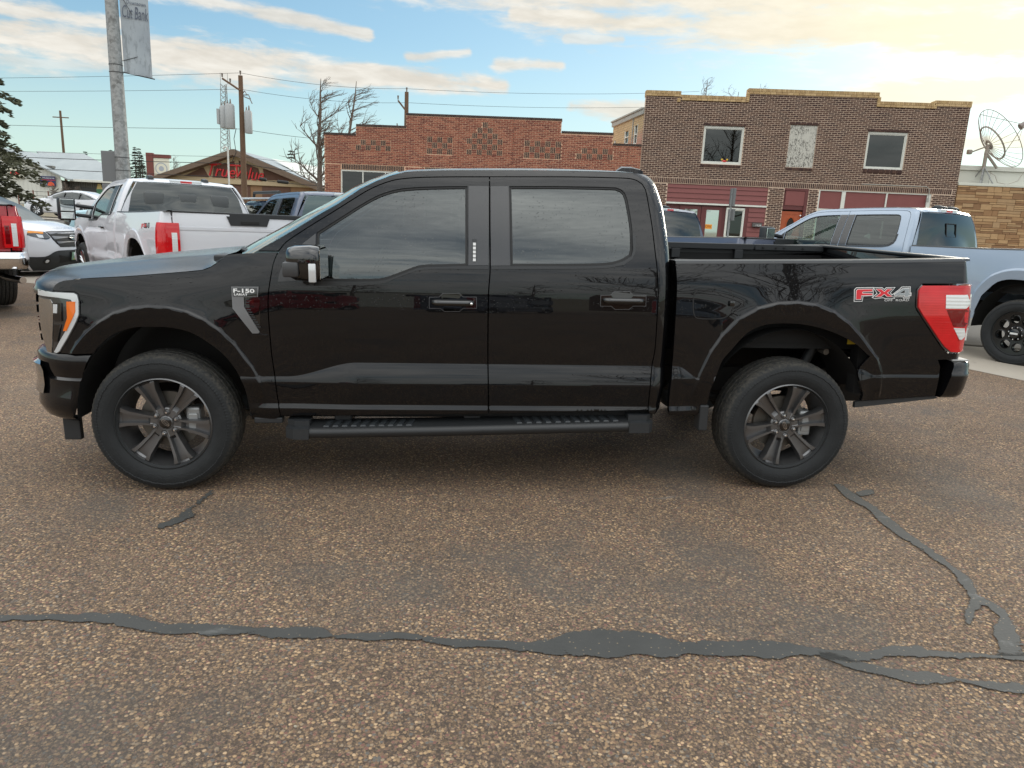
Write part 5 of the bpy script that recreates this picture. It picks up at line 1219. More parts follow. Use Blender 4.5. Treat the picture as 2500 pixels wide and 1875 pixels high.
XB = pchip([.30, .474, .531, .824, 1.30, 1.388, 1.47, 1.564, 1.688, 1.794, 1.832, 1.86, 1.90], [2.90, 2.902, 2.908, 2.922, 2.917, 2.913, 2.908, 2.897, 2.880, 2.852, 2.838, 2.815, 2.75])
def ledge_lines(s):
    zt = .777-0.085*(1-sstep(0.70, 1.10, s))-0.075*sstep(2.97, 3.12, s)*(1-sstep(3.4, 4.0, s))-.035*sstep(4.1, 4.2, s)
    zb = .655+.045*sstep(2.9, 2.95, s)+.02*sstep(4.1, 4.2, s)
    return zt, zb
def width(s, z, cab=True, flare=1.0, ledge=1.0):
    s = np.asarray(s, float); z = np.asarray(z, float)
    fb = 1-sstep(0.25, 0.75, s)
    lo = fP(z+0.07*fb*sstep(.9, 1.1, z))
    if cab:
        inc = sstep(0.3, 0.75, s)
        w = lo*(1-inc)+inc*np.where(z > 1.25, fG(z), lo)
        xb = XB(z); q = np.clip((s-(xb-.10))/.10, 0, .999)*sstep(2.5, 2.6, s)
        w = w-.10*(1-np.sqrt(1-q*q))
    else: w = lo
    zt, zb = ledge_lines(s)
    mid = np.clip((z-zb)/np.maximum(zt-zb, 1e-3), 0, 1); amp = 0.036*np.clip((zt-zb)/0.122, .12, 1); q = 1-mid
    led = amp*np.where(z > zb, (1.35*q-0.35*q*q), 1-0.25*np.clip((zb-z)/.13, 0, 1))*ledge
    w = w+np.where(z > zt, 0, led)
    w = w+0.011*np.clip((0.527-z)/0.023, 0, 1)*sstep(.42, .62, s)*(1-sstep(3.0, 3.25, s))*ledge
    if flare:
        d = ridge_delta(s, z); zz = sstep(0.50, 0.70, z)
        f = 0.010*sstep(0, 1, 1-d/.018)+0.013*np.exp(-np.clip(d, 0, None)/0.09)-0.16*np.clip(-d, 0, .15)
        w = w+f*flare*zz*(1-sstep(1.15, 1.35, z))
    return w
def surf(s, z, off=0.0, **k):
    x, y, nx, ny = plan(s); d = width(s, z, **k)-W0+off
    return np.stack([x+nx*d, y+ny*d, np.broadcast_to(np.asarray(z, float), np.shape(x)).astype(float)], -1)
def ident(x): return x
class Rig:
    """one pickup under construction: parent, x-stretch map and mesh density"""
    def __init__(s, root, xm=ident, h=.06): s.root = root; s.xm = xm; s.h = h
    def warp(s, V):
        V = np.array(V, float); V[:, 0] = s.xm(V[:, 0]); return V
def skin(rig, name, poly, m, parent=None, off=0.0, holes=(), thick=.022, cab=True, gap=.003, step=.02, side=-1, h=None, corner=40, sm=True, extra=None, **kw):
    """a body panel: traced outline on the body surface, curved like the body, with a return flange"""
    h = h or rig.h
    P = smooth_poly(poly, step if h < .05 else .05, corner) if sm else np.asarray(poly, float)
    if gap: P = inset(P, gap)
    H = [inset(smooth_poly(q, step if h < .05 else .05, corner), -gap*.5) for q in holes]
    v, T, loops = cdt_fill(P, H, h, extra)
    S_ = surf(v[:, 0], v[:, 1], off, cab=cab, **kw); e = 1e-3
    tu = surf(v[:, 0]+e, v[:, 1], off, cab=cab, **kw)-S_; tv = surf(v[:, 0], v[:, 1]+e, off, cab=cab, **kw)-S_
    N = np.cross(tu, tv); N /= np.maximum(np.linalg.norm(N, axis=1), 1e-12)[:, None]
    V = list(S_); NN = list(N); F = [tuple(t) for t in T]
    for li, L in enumerate(loops):
        if -1 in L: continue
        n = len(L); o = len(V)
        pts = S_[L]; nin = N[L]; cen2 = v[L]
        area = .5*np.sum(cen2[:, 0]*np.roll(cen2[:, 1], -1)-np.roll(cen2[:, 0], -1)*cen2[:, 1]); sg = 1 if area > 0 else -1
        if li > 0: sg = -sg
        d2 = np.roll(pts, -1, 0)-np.roll(pts, 1, 0); side_n = np.cross(d2, nin)*sg; side_n /= np.maximum(np.linalg.norm(side_n, axis=1), 1e-9)[:, None]
        rn = nin*.6+side_n*.8
        V += list(pts); NN += list(rn); V += list(pts-nin*.004+side_n*0); NN += list(side_n); V += list(pts-nin*thick); NN += list(side_n)
        for i in range(n):
            j = (i+1) % n
            for a in (0, n):
                f = (o+a+i, o+a+n+i, o+a+n+j, o+a+j); F.append(f if sg > 0 else f[::-1])
    V = rig.warp(V); NN = np.array(NN)
    if side > 0: V[:, 1] *= -1; NN[:, 1] *= -1; F = [f[::-1] for f in F]
    return obj(name, mesh(name, V, F, True, NN), m, parent or rig.root)
def loft(rig, name, rows, m, parent=None, closed=False, flip=False, **p):
    """rows of equal length points joined to a smooth sheet"""
    R = np.array(rows, float); a, b = R.shape[:2]; V = rig.warp(R.reshape(-1, 3)); F = []
    for i in range(a-1):
        for j in range(b if closed else b-1):
            k = (j+1) % b; f = (i*b+j, i*b+k, (i+1)*b+k, (i+1)*b+j); F.append(f[::-1] if flip else f)
    o = obj(name, mesh(name, V, F, True), m, parent or rig.root, **p)
    o.data.set_sharp_from_angle(angle=math.radians(50)); return o
FENDER_TOP = [(-.537, 1.154), (-.514, 1.185), (-.462, 1.208), (-.325, 1.223), (-.145, 1.236), (.036, 1.254), (.173, 1.268), (.264, 1.279), (.31, 1.297), (.357, 1.33), (.403, 1.366)]
GAP_F = [(.69, 1.407), (.666, 1.368), (.649, 1.321), (.637, 1.261), (.624, 1.188), (.617, 1.122), (.616, 1.035), (.619, .924), (.623, .811), (.637, .656), (.643, .555), (.653, .451)]
ARCH_F = [(.477, .506), (.463, .616), (.423, .718), (.364, .807), (.285, .875), (.197, .932), (.089, .959), (-.002, .962), (-.111, .956), (-.224, .915), (-.315, .837), (-.333, .808)]
HEAD_B = [(-.515, .813), (-.456, .892), (-.404, .979), (-.384, 1.025), (-.381, 1.097), (-.387, 1.136), (-.406, 1.146), (-.530, 1.147)]
FENDER = FENDER_TOP+[(.627, 1.384), (.674, 1.386)]+GAP_F[1:]+[(.626, .432), (.485, .422)]+ARCH_F+[(-.522, .804)]+HEAD_B
PILLAR_UP = [(.56, 1.388), (.717, 1.484), (.875, 1.584), (.994, 1.656), (1.114, 1.741), (1.196, 1.784), (1.277, 1.818), (1.36, 1.842), (1.444, 1.851), (1.618, 1.862), (2.0, 1.876), (2.4, 1.884), (2.6, 1.885), (2.70, 1.884)]
CPIL = [(2.774, 1.877), (2.811, 1.858), (2.832, 1.832), (2.845, 1.794), (2.871, 1.688), (2.886, 1.564), (2.897, 1.47), (2.901, 1.388), (2.905, 1.30), (2.912, .824), (2.902, .531), (2.857, .474), (2.815, .490)]
GAP_R = [(2.81, .509), (2.808, .681), (2.818, .788), (2.827, .878), (2.825, 1.043), (2.823, 1.204), (2.811, 1.35), (2.8, 1.449), (2.787, 1.58), (2.769, 1.711), (2.757, 1.787), (2.739, 1.819), (2.709, 1.839), (2.662, 1.849), (2.57, 1.85), (2.333, 1.847)]
DOOR_TOP = [(1.619, 1.823), (1.445, 1.814), (1.32, 1.799), (1.237, 1.773), (1.156, 1.734), (1.075, 1.682), (.955, 1.602), (.837, 1.525), (.719, 1.442)]
PILLAR = PILLAR_UP+CPIL+GAP_R+[(1.846, 1.831)]+DOOR_TOP+[(.675, 1.389)]
GLASS_F = [(.882, 1.494), (.997, 1.571), (1.117, 1.651), (1.219, 1.709), (1.321, 1.743), (1.446, 1.759), (1.619, 1.769), (1.714, 1.772), (1.717, 1.336), (1.483, 1.325), (1.442, 1.319), (1.319, 1.271), (1.257, 1.249), (1.196, 1.241), (1.013, 1.237), (.886, 1.238)]
GLASS_R = [(1.957, 1.78), (2.266, 1.790), (2.582, 1.793), (2.613, 1.782), (2.632, 1.764), (2.643, 1.734), (2.656, 1.659), (2.668, 1.558), (2.668, 1.446), (2.658, 1.412), (2.614, 1.385), (2.556, 1.365), (2.497, 1.357), (2.323, 1.349), (1.965, 1.341)]
DOOR_F = [(1.842, 1.831)]+DOOR_TOP+GAP_F+[(1.207, .466), (1.853, .478), (1.845, .745), (1.84, .973), (1.839, 1.184), (1.846, 1.318), (1.842, 1.593)]
DOOR_R = GAP_R[::-1][0:1]+GAP_R[::-1][1:]+[(1.855, .478), (1.846, .745), (1.841, .973), (1.84, 1.184), (1.847, 1.318), (1.843, 1.593), (1.843, 1.832)]
BELT_F = [(.672, 1.206), (.851, 1.205), (1.196, 1.22), (1.257, 1.229), (1.339, 1.266), (1.452, 1.304), (1.525, 1.313), (1.838, 1.318), (1.838, 1.338), (1.717, 1.334), (1.483, 1.323), (1.442, 1.317), (1.319, 1.269), (1.257, 1.247), (1.196, 1.239), (1.013, 1.235), (.886, 1.236), (.672, 1.221)]
BELT_R = [(1.852, 1.318), (2.367, 1.332), (2.529, 1.341), (2.615, 1.359), (2.664, 1.393), (2.687, 1.438), (2.690, 1.53), (2.668, 1.53), (2.670, 1.446), (2.660, 1.411), (2.614, 1.383), (2.556, 1.363), (2.497, 1.355), (2.323, 1.347), (1.965, 1.339), (1.852, 1.336)]
SAIL = [(.672, 1.224), (.681, 1.272), (.711, 1.342), (.769, 1.403), (.876, 1.492), (.878, 1.240)]
ARCH_R = [(4.143, .853), (4.042, .928), (3.908, .99), (3.775, 1.026), (3.641, 1.041), (3.49, 1.033), (3.396, .997), (3.343, .948), (3.292, .88), (3.241, .811), (3.216, .722)]
TAIL = [(4.426, 1.283), (4.404, 1.254), (4.408, 1.159), (4.444, 1.11), (4.561, .975), (4.613, .92), (4.66, .888), (4.82, .888), (4.82, 1.292)]
BED_UP = [(2.922, 1.352), (2.922, 1.376), (3.20, 1.383), (3.787, 1.398), (4.246, 1.412), (4.654, 1.428), (4.875, 1.432), (4.875, 1.300)]
BED = BED_UP+[(4.43, 1.291), (4.396, 1.258), (4.400, 1.156), (4.438, 1.104), (4.555, .969), (4.608, .912), (4.66, .880), (4.875, .880), (4.875, .845), (4.60, .832), (4.625, .79), (4.627, .603), (4.141, .569), (4.147, .608), (4.107, .691), (4.091, .747), (4.103, .786)]+ARCH_R+[(3.19, .633), (3.177, .528), (3.122, .467), (2.941, .472), (2.937, .522), (2.933, .635), (2.937, .805), (2.933, 1.017), (2.93, 1.249)]
def ledge_pts(x0, x1, d=.012):
    x = np.arange(x0, x1, d); zt, zb = ledge_lines(x); out = []
    for o_ in (-.045, -.018, -.005, 0, .005, .016): out.append(np.stack([x, zt+o_], 1))
    for o_ in (-.012, -.004, .004, .012): out.append(np.stack([x, zb+o_], 1))
    for z_ in (.497, .504, .515, .526, .533): out.append(np.stack([x, 0*x+z_], 1))
    return np.concatenate(out)
def ridge_pts(R, offs):
    out = []
    C = smooth_poly(R, .012, 90, closed=False)
    t = np.gradient(C, axis=0); t /= np.linalg.norm(t, axis=1)[:, None]; nrm = np.stack([-t[:, 1], t[:, 0]], 1)
    for o_ in offs: out.append(C+nrm*o_)
    return np.concatenate(out)
DECAL_F = [(0, 0), (0, 1), (.98, 1), (.98, .74), (.33, .74), (.33, .60), (.88, .60), (.88, .38), (.33, .38), (.33, 0)]
BED_SD = BED_UP[:-1]+[(4.875, .845), (4.60, .832), (4.625, .79), (4.627, .603), (4.141, .569), (4.147, .608), (4.107, .691), (4.091, .747), (4.103, .786)]+ARCH_R+[(3.19, .633), (3.177, .528), (3.122, .467), (2.941, .472), (2.937, .522), (2.933, .635), (2.937, .805), (2.933, 1.017), (2.93, 1.249)]

# ---------------------------------------------------------------- wheels
def tyre_mesh(R=.405, rim=.268, w=.27, seg=160, lugs=True):
    """cross-section in (radius, y); y negative = outer face"""
    h = w/2
    prof = [(rim-.012, -h+.035), (rim, -h+.022), (rim+.012, -h+.012), (rim+.04, -h+.002), (R-.075, -h+.000), (R-.05, -h+.004), (R-.046, -h+.001), (R-.026, -h+.010), (R-.010, -h+.024), (R-.003, -h+.040),
            (R+.0005, -.078), (R-.009, -.076), (R-.009, -.068), (R+.003, -.066), (R+.004, -.030), (R-.008, -.028), (R-.008, -.020), (R+.005, -.018), (R+.005, .018), (R-.008, .020), (R-.008, .028), (R+.004, .030), (R+.003, .066), (R-.009, .068), (R-.009, .076), (R+.0005, .078),
            (R-.003, h-.040), (R-.012, h-.022), (R-.05, h-.004), (R-.08, h), (rim+.03, h-.004), (rim, h-.022), (rim-.012, h-.035)]
    V = []; F = []; n = len(prof); seg = seg if lugs else seg//3
    for k in range(seg):
        a = 2*math.pi*k/seg; ph = k % 4
        for i, (r, y) in enumerate(prof):
            rr = r
            if lugs:
                if i in (8, 9, 10, 25, 26, 27) and k % 2 == 0: rr -= .0035
                if i in (13, 14, 21, 22) and k % 3 == 0: rr -= .003
                if i in (17, 18) and k % 4 == 0: rr -= .003
                if i in (5, 6) and (k//2) % 2 == 0: rr -= .002; y = y+.001
            V.append((rr*math.cos(a), y, rr*math.sin(a)))
    for k in range(seg):
        k2 = (k+1) % seg
        for i in range(n-1): F.append((k*n+i, k2*n+i, k2*n+i+1, k*n+i+1))
    me = mesh('tyre', V, F, True); me.set_sharp_from_angle(angle=math.radians(30)); return me
def rim_barrel_mesh(r=.268, w=.22, seg=72):
    b = MB()
    b.lathe([(r-.004, -w/2-.012), (r+.003, -w/2-.006), (r+.003, -w/2+.004), (r-.010, -w/2+.008), (r-.013, -w/2+.02), (r-.022, -w/2+.05), (r-.045, -.01), (r-.048, .05), (r-.02, w/2-.02), (r, w/2)], seg)
    me = mesh('rim', b.V, b.F, True); me.set_sharp_from_angle(angle=math.radians(35)); return me
def spoke_mesh():
    """double spoke with a sunk middle, foot at the hub, y negative = outward"""
    #  radius, half width, depth of the face
    st = [(.046, .030, -.082), (.085, .034, -.084), (.105, .034, -.086), (.15, .041, -.092), (.20, .049, -.100), (.225, .058, -.103), (.243, .066, -.1035), (.256, .0665, -.098)]
    V = []; F = []
    for i, (r, hw, y) in enumerate(st):
        g = .030 if 2 <= i <= 6 else (.004 if i in (1,) else .0)
        if i == 7: g = .012
        cols = [(-1, .055), (-.97, .014), (-.88, 0), (-.52, 0), (-.44, g), (.44, g), (.52, 0), (.88, 0), (.97, .014), (1, .055)]
        for u, dy in cols: V.append((r, y+dy, u*hw))
    n = 10
    for i in range(len(st)-1):
        for j in range(n-1): F.append((i*n+j, i*n+j+1, (i+1)*n+j+1, (i+1)*n+j))
    F.append(tuple((len(st)-1)*n+j for j in range(n)))
    me = mesh('spoke', V, F, True)
    bm = bmesh.new(); bm.from_mesh(me); bmesh.ops.recalc_face_normals(bm, faces=bm.faces); bm.to_mesh(me); bm.free()
    me.set_sharp_from_angle(angle=math.radians(24)); return me
WHEEL_CACHE = {}
def make_wheel(root, x, y, z, side, phase, style, parent_name='wheel', steer=0.0, coarse=False):
    """wheel = empty with tyre, rim, spokes, hub cap and nuts below it"""
    w = bpy.data.objects.new('wheel', None); COL.objects.link(w); w.parent = root; w.empty_display_size = .1
    w.location = (x, y, z); w.rotation_euler = (0, 0, (math.pi if side > 0 else 0)+steer)
    def cached(k, f):
        if k not in WHEEL_CACHE: WHEEL_CACHE[k] = f()
        return WHEEL_CACHE[k]
    tm = cached(('tyre', coarse), lambda: tyre_mesh(lugs=not coarse)); t = obj('tyre', tm, M_TYRE, w)
    rb = cached(('rim', style), lambda: rim_barrel_mesh()); 
    if style == 'six':
        obj('rim', rb, M_RIM, w)
        sm = cached('spoke', spoke_mesh)
        for k in range(6):
            s = obj('spoke', sm, M_RIM, w); s.rotation_euler = (0, -(phase+k*math.pi/3), 0)
        def hubm():
            b = MB(); b.lathe([(0, -.086), (.036, -.086), (.040, -.083), (.042, -.079), (.055, -.081), (.078, -.080), (.088, -.070), (.090, -.02)], 40)
            me = mesh('hub', b.V, b.F, True); me.set_sharp_from_angle(angle=math.radians(30)); return me
        obj('hub', cached('hub', hubm), M_RIM, w)
        def capm():
            b = MB(); b.lathe([(0, -.0875), (.033, -.0875), (.036, -.085)], 32); return mesh('hub_cap', b.V, b.F, True)
        cap = obj('hub_cap', cached('hubcap', capm), M_GLOSSBLACK, w)
        def ovalm():
            b = MB(); V = []; F = []
            for k in range(28):
                a = 2*math.pi*k/28
                for f in (1.0, .87): V.append((.026*f*math.cos(a), -.0884, .0115*f*math.sin(a)))
            for k in range(28):
                k2 = (k+1) % 28; F.append((2*k, 2*k+1, 2*k2+1, 2*k2))
            return mesh('emblem', V, F)
        e = obj('emblem', cached('oval', ovalm), M_CHROME, cap); e.rotation_euler = (0, phase+.9, 0)
        def fordm():
            me = text_mesh('emblem_script', 'Ford', .013, extrude=.0002, align='CENTER', shear=.2)
            co = np.zeros(len(me.vertices)*3); me.vertices.foreach_get('co', co); co = co.reshape(-1, 3)
            co2 = np.stack([co[:, 0]*1.25, -.0886-co[:, 2], co[:, 1]-.0042], 1); me.vertices.foreach_set('co', co2.ravel()); me.update(); return me
        e2 = obj('emblem_script', cached('script', fordm), M_CHROME, cap); e2.rotation_euler = (0, phase+.9, 0)
        def nutm():
            b = MB(); b.lathe([(0, -.099), (.006, -.098), (.0095, -.094), (.0105, -.088), (.0105, -.07)], 6)
            me = mesh('lug_nut', b.V, b.F, True); me.set_sharp_from_angle(angle=math.radians(30)); return me
        nm = cached('nut', nutm)
        for k in range(6):
            a = phase+math.pi/6*.9+k*math.pi/3; nn = obj('lug_nut', nm, M_CHROME, w); nn.location = (.0645*math.cos(a), 0, .0645*math.sin(a))
        def seatm():
            b = MB(); b.lathe([(.011, -.078), (.017, -.0835), (.0185, -.0835)], 16); return mesh('nut_seat', b.V, b.F, True)
        sm2 = cached('seat', seatm)
        for k in range(6):
            a = phase+math.pi/6*.9+k*math.pi/3; nn = obj('nut_seat', sm2, M_BLACK, w); nn.location = (.0645*math.cos(a), 0, .0645*math.sin(a))
        def discm():
            b = MB(); b.lathe([(.05, -.02), (.085, -.022), (.09, -.005), (.168, -.005), (.168, .02), (.09, .02)], 48)
            me = mesh('brake_disc', b.V, b.F, True); me.set_sharp_from_angle(angle=math.radians(30)); return me
        obj('brake_disc', cached('disc', discm), M_DISC, w)
        def calm():
            b = MB(); b.bbox(.105, .185, -.055, .04, -.075, .085, .014); b.bbox(.12, .175, -.064, -.05, -.045, .05, .006)
            return mesh('brake_caliper', b.V, b.F, False)
        obj('brake_caliper', cached('cal', calm), M_CALIPER, w)
    elif style == 'eight':
        obj('rim', rb, M_RIMBLACK, w)
        def facem():
            """dished face with eight round holes"""
            outer = [(.262*math.cos(a), .262*math.sin(a)) for a in np.linspace(0, 2*np.pi, 64, endpoint=False)]
            holes = [[(.172*math.cos(c_)+.047*math.cos(a), .172*math.sin(c_)+.047*math.sin(a)) for a in np.linspace(0, 2*np.pi, 20, endpoint=False)] for c_ in np.arange(8)*math.pi/4+.2]
            v, T, L = cdt_fill(outer, holes, .03); V = [(p[0], -.085-.02*math.hypot(*p)/.26, p[1]) for p in v]; F = [tuple(t) for t in T]
            o = len(V)
            for li in range(1, len(L)):
                q = L[li]; n = len(q); o = len(V); c_ = np.mean([v[i] for i in q], 0)
                for i in q: V.append((V[i][0], V[i][1]+.05, V[i][2]))
                for i in range(n): F.append((q[i], q[(i+1) % n], o+(i+1) % n, o+i))
                # raised lip round the hole
                o = len(V)
                for i in q:
                    d = (v[i]-c_)/np.linalg.norm(v[i]-c_)
                    V.append((V[i][0]+d[0]*.003, V[i][1]-.008, V[i][2]+d[1]*.003)); V.append((V[i][0]+d[0]*.011, V[i][1]-.001, V[i][2]+d[1]*.011))
                for i in range(n):
                    j = (i+1) % n; F.append((q[i], q[j], o+2*j, o+2*i)); F.append((o+2*i, o+2*j, o+2*j+1, o+2*i+1))
            me = mesh('wheel_face', V, F, False); return me
        obj('wheel_face', cached('face8', facem), M_RIMBLACK, w)
        def hub8():
            b = MB(); b.lathe([(0, -.16), (.05, -.16), (.058, -.152), (.062, -.12), (.085, -.105), (.095, -.09)], 32); return mesh('hub_cap', b.V, b.F, True)
        hc = obj('hub_cap', cached('hub8', hub8), M_RIMBLACK, w)
        b = MB(); b.box(-.042, .042, -.163, -.159, -.011, .011); b.build('badge', M_PALE, hc)
        for k in range(8):
            a = .6+k*math.pi/4; b = MB(); b.lathe([(0, -.125), (.008, -.124), (.010, -.118), (.010, -.09)], 6); o = b.build('lug_nut', M_CHROME, w); o.location = (.075*math.cos(a), 0, .075*math.sin(a))
    else:
        obj('rim', rb, M_STEEL, w)
        b = MB()
        for k in range(10):
            a = k*math.pi/5+phase
            for s_ in (-.06, .06):
                c1, s1 = math.cos(a), math.sin(a); c2, s2 = math.cos(a+s_*1.9), math.sin(a+s_*1.9)
                b.tube([(.05*c1, -.085, .05*s1), (.262*c2, -.105, .262*s2)], [.014, .017], 5)
        b.build('spokes', M_STEEL, w, 'auto'); b = MB(); b.lathe([(0, -.098), (.06, -.096), (.07, -.08)], 20); b.build('hub_cap', M_STEEL, w, True)
    return w
# ---------------------------------------------------------------- pickup
def mirror_frame(side): return 1 if side > 0 else -1
def build_pickup(label, paint, group, cfg):
    """cfg keys: xm, h, crew, wheels, phases, tail, mirror, lower, glass, grade"""
    main = cfg.get('main', False)
    root = thing('pickup_truck', label, 'pickup truck', group=group)
    rig = Rig(root, cfg.get('xm', ident), cfg.get('h', .07))
    hh = rig.h; sides = (-1, 1)
    glass = cfg.get('glass', M_GLASS_DARK); trim = M_TRIM
    body_rear = cfg.get('bed', True)
    fine = None
    if not main and cfg.get('finer'):
        fine = np.concatenate([ridge_pts(RIDGE_F, (-.014, .013, .04)), ridge_pts(RIDGE_R, (-.014, .004, .022, .04))])
    if main:
        fine = np.concatenate([ledge_pts(-.45, 4.65), ridge_pts(RIDGE_F, (-.02, -.008, -.002, .004, .010, .016, .024, .034)), ridge_pts(RIDGE_R, (-.02, -.008, -.002, .004, .010, .016, .024, .034))])
    for sd_ in sides:
        hs = hh if sd_ < 0 or not main else .07
        ex = fine if sd_ < 0 else None
        K = dict(side=sd_, h=hs)
        skin(rig, 'fender', FENDER, paint, extra=ex, **K)
        skin(rig, 'cab_pillar', PILLAR, paint, **K)
        d1 = skin(rig, 'door', DOOR_F, paint, holes=[GLASS_F], extra=ex, **K)
        if cfg.get('crew', True): d2 = skin(rig, 'door', DOOR_R, paint, holes=[GLASS_R], extra=ex, **K)
        else: d2 = skin(rig, 'quarter_panel', DOOR_R, paint, holes=[GLASS_R], gap=.0015, **K)
        b_ = skin(rig, 'bed_side', cfg.get('bed_poly', BED), paint, cab=False, extra=ex, **K)
        gl1 = skin(rig, 'window', GLASS_F, cfg.get('glass_front', glass), d1, off=-.012, thick=.004, gap=-.004, h=.12, side=sd_)
        gl2 = skin(rig, 'window', GLASS_R, glass, d2, off=-.012, thick=.004, gap=-.004, h=.12, side=sd_)
        for gq, dd in ((GLASS_F, d1), (GLASS_R, d2)):       # black channel round the glass
            q = smooth_poly(gq, .03); skin(rig, 'window_seal', inset(q, -.004), M_RUBBER, dd, off=-.006, holes=[inset(q, .011)], thick=.012, gap=0, sm=False, h=.2, side=sd_, corner=200)
        skin(rig, 'belt_moulding', BELT_F, trim, d1, off=.005, thick=.012, gap=.001, h=.2, side=sd_)
        skin(rig, 'belt_moulding', BELT_R, trim, d2, off=.005, thick=.012, gap=.001, h=.2, side=sd_)
        skin(rig, 'mirror_sail', SAIL, M_TRIMSATIN if main else trim, d1, off=.002, thick=.012, gap=.001, h=.2, side=sd_)
        skin(rig, 'pillar_trim', [(1.721, 1.776), (1.838, 1.779), (1.838, 1.340), (1.723, 1.337)], M_APPLIQUE, d1, off=.003, thick=.01, gap=.001, h=.2, side=sd_)
        skin(rig, 'pillar_trim', [(1.848, 1.779), (1.952, 1.783), (1.960, 1.342), (1.850, 1.338)], M_APPLIQUE, d2, off=.003, thick=.01, gap=.001, h=.2, side=sd_)
        # door handles
        def handle(x0, z0, door):
            pocket = [(x0, z0+.052), (x0+.055, z0+.054), (x0+.075, z0+.074), (x0+.165, z0+.077), (x0+.188, z0+.057), (x0+.262, z0+.058), (x0+.264, z0-.002), (x0+.19, z0-.003), (x0+.168, z0-.022), (x0+.085, z0-.024), (x0+.062, z0-.006), (x0, z0-.007)]
            pk = skin(rig, 'handle_recess', pocket, M_GLOSSBLACK if main else paint, door, off=.0012, thick=.006, gap=0, h=.2, side=sd_)
            if main: skin(rig, 'recess_glint', inset(pocket, -.0035), M_GLINT, door, off=.0008, thick=.006, gap=0, h=.3, side=sd_, sm=False)  # paler rim puts the light caught by the recess bevel into colour
            r_ = []
            for t in np.linspace(0, 1, 14):
                e = max(0, 1-((t-.5)*2)**14); s_ = x0+.012+t*.240; zc_ = z0+.026
                ring = []
                for a in np.linspace(0, 2*np.pi, 12, endpoint=False):
                    dz_ = .0165*math.sin(a)*(.65+.35*e); of = .012+.020*e*(1+.0)+.013*math.cos(a)*e
                    ring.append(surf(s_, zc_+dz_, of)*np.array([1, -sd_*1.0 if False else (1 if sd_ < 0 else -1), 1]))
                r_.append(ring)
            loft(rig, 'door_handle', r_, M_GLOSSBLACK if cfg.get('dark_handle', True) else paint, door, closed=True, flip=sd_ > 0)
            return pk
        handle(1.507, 1.103, d1)
        if cfg.get('crew', True): handle(2.488, 1.133, d2)
        # dark liners inside the wheel arches, frame and floor side
        for xc, rr in ((0.02, .50), (3.68, .52)):
            rows = []
            for a in np.linspace(-.02 if xc < 1 else .33, math.pi+.02, 26):
                x = xc+rr*math.cos(a); z = .43+(rr+.05)*math.sin(a)*1.0
                rows.append([(x, sd_*y, z) for y in (.945, .90, .70, .52)])
            loft(rig, 'arch_liner', rows, M_LINER, flip=sd_ < 0)
        q0, q1 = [float(v) for v in rig.xm(np.array([4.13, 4.66]))]; b = MB(); b.box(q0, q1, sd_*.86-.045, sd_*.86+.045, .60, 1.25); b.build('inner_panel', M_LINER, root)
        b = MB(); b.box(-.62, q1, sd_*.40-.045, sd_*.40+.045, .50, .66); b.build('chassis_rail', M_UNDER, root)
        # tail lamp
        tp = cfg.get('tail', TAIL)
        tl = skin(rig, 'tail_lamp', tp, cfg.get('tail_mat', M_TAILRED), off=.018, thick=.05, cab=False, gap=0, h=.05, side=sd_)
        for q, mm in cfg.get('tail_in', []): skin(rig, 'lamp_lens', q, mm, tl, off=.0205, thick=.004, cab=False, gap=0, h=.06, side=sd_)
        if main: skin(rig, 'lamp_bezel', [(4.424, 1.289), (4.398, 1.256), (4.402, 1.157), (4.440, 1.106), (4.557, .971), (4.609, .914), (4.66, .882), (4.80, .882), (4.80, .896), (4.66, .898), (4.615, .928), (4.565, .982), (4.448, 1.118), (4.412, 1.163), (4.408, 1.253), (4.432, 1.279)], M_BEZEL, tl, off=.006, thick=.02, cab=False, gap=0, h=.1, side=sd_)
        # headlamp and front corner
        HL = [(-.655, 1.154), (-.53, 1.147), (-.406, 1.146), (-.387, 1.136), (-.381, 1.097), (-.384, 1.025), (-.403, .979), (-.454, .892), (-.513, .813), (-.538, .799), (-.591, .792), (-.634, .812), (-.652, .881), (-.660, 1.08)]
        hl = skin(rig, 'headlamp', HL, M_LAMPDARK, off=.0, thick=.05, gap=.002, h=.05, side=sd_)
        if main or cfg.get('front', False):
            skin(rig, 'lamp_ring', [(-.652, 1.150), (-.53, 1.142), (-.410, 1.141), (-.393, 1.131), (-.387, 1.097), (-.390, 1.026), (-.410, .982), (-.460, .897), (-.518, .818), (-.537, .806), (-.556, .809), (-.470, .926), (-.433, 1.001), (-.419, 1.041), (-.416, 1.088), (-.424, 1.106), (-.490, 1.114), (-.650, 1.118)], M_LAMPWHITE, hl, off=.006, thick=.008, gap=0, h=.05, side=sd_)
            skin(rig, 'marker_lens', [(-.447, 1.095), (-.403, 1.096), (-.405, 1.041), (-.423, 1.001), (-.459, .935), (-.477, .934), (-.448, 1.006)], M_AMBER, hl, off=.009, thick=.006, gap=0, h=.05, side=sd_)
            skin(rig, 'lamp_chrome', [(-.648, 1.105), (-.545, 1.100), (-.525, 1.07), (-.545, .942), (-.580, .80), (-.615, .797), (-.648, .888)], M_CHROME2, hl, off=.004, thick=.006, gap=0, h=.05, side=sd_)
            skin(rig, 'projector_lens', [(-.532, 1.085), (-.475, 1.087), (-.478, .985), (-.522, .980)], M_GLOSSBLACK, hl, off=.008, thick=.006, gap=.002, h=.05, side=sd_)
            skin(rig, 'projector_lens', [(-.530, .968), (-.484, .970), (-.520, .868), (-.550, .868)], M_GLOSSBLACK, hl, off=.008, thick=.006, gap=.002, h=.05, side=sd_)
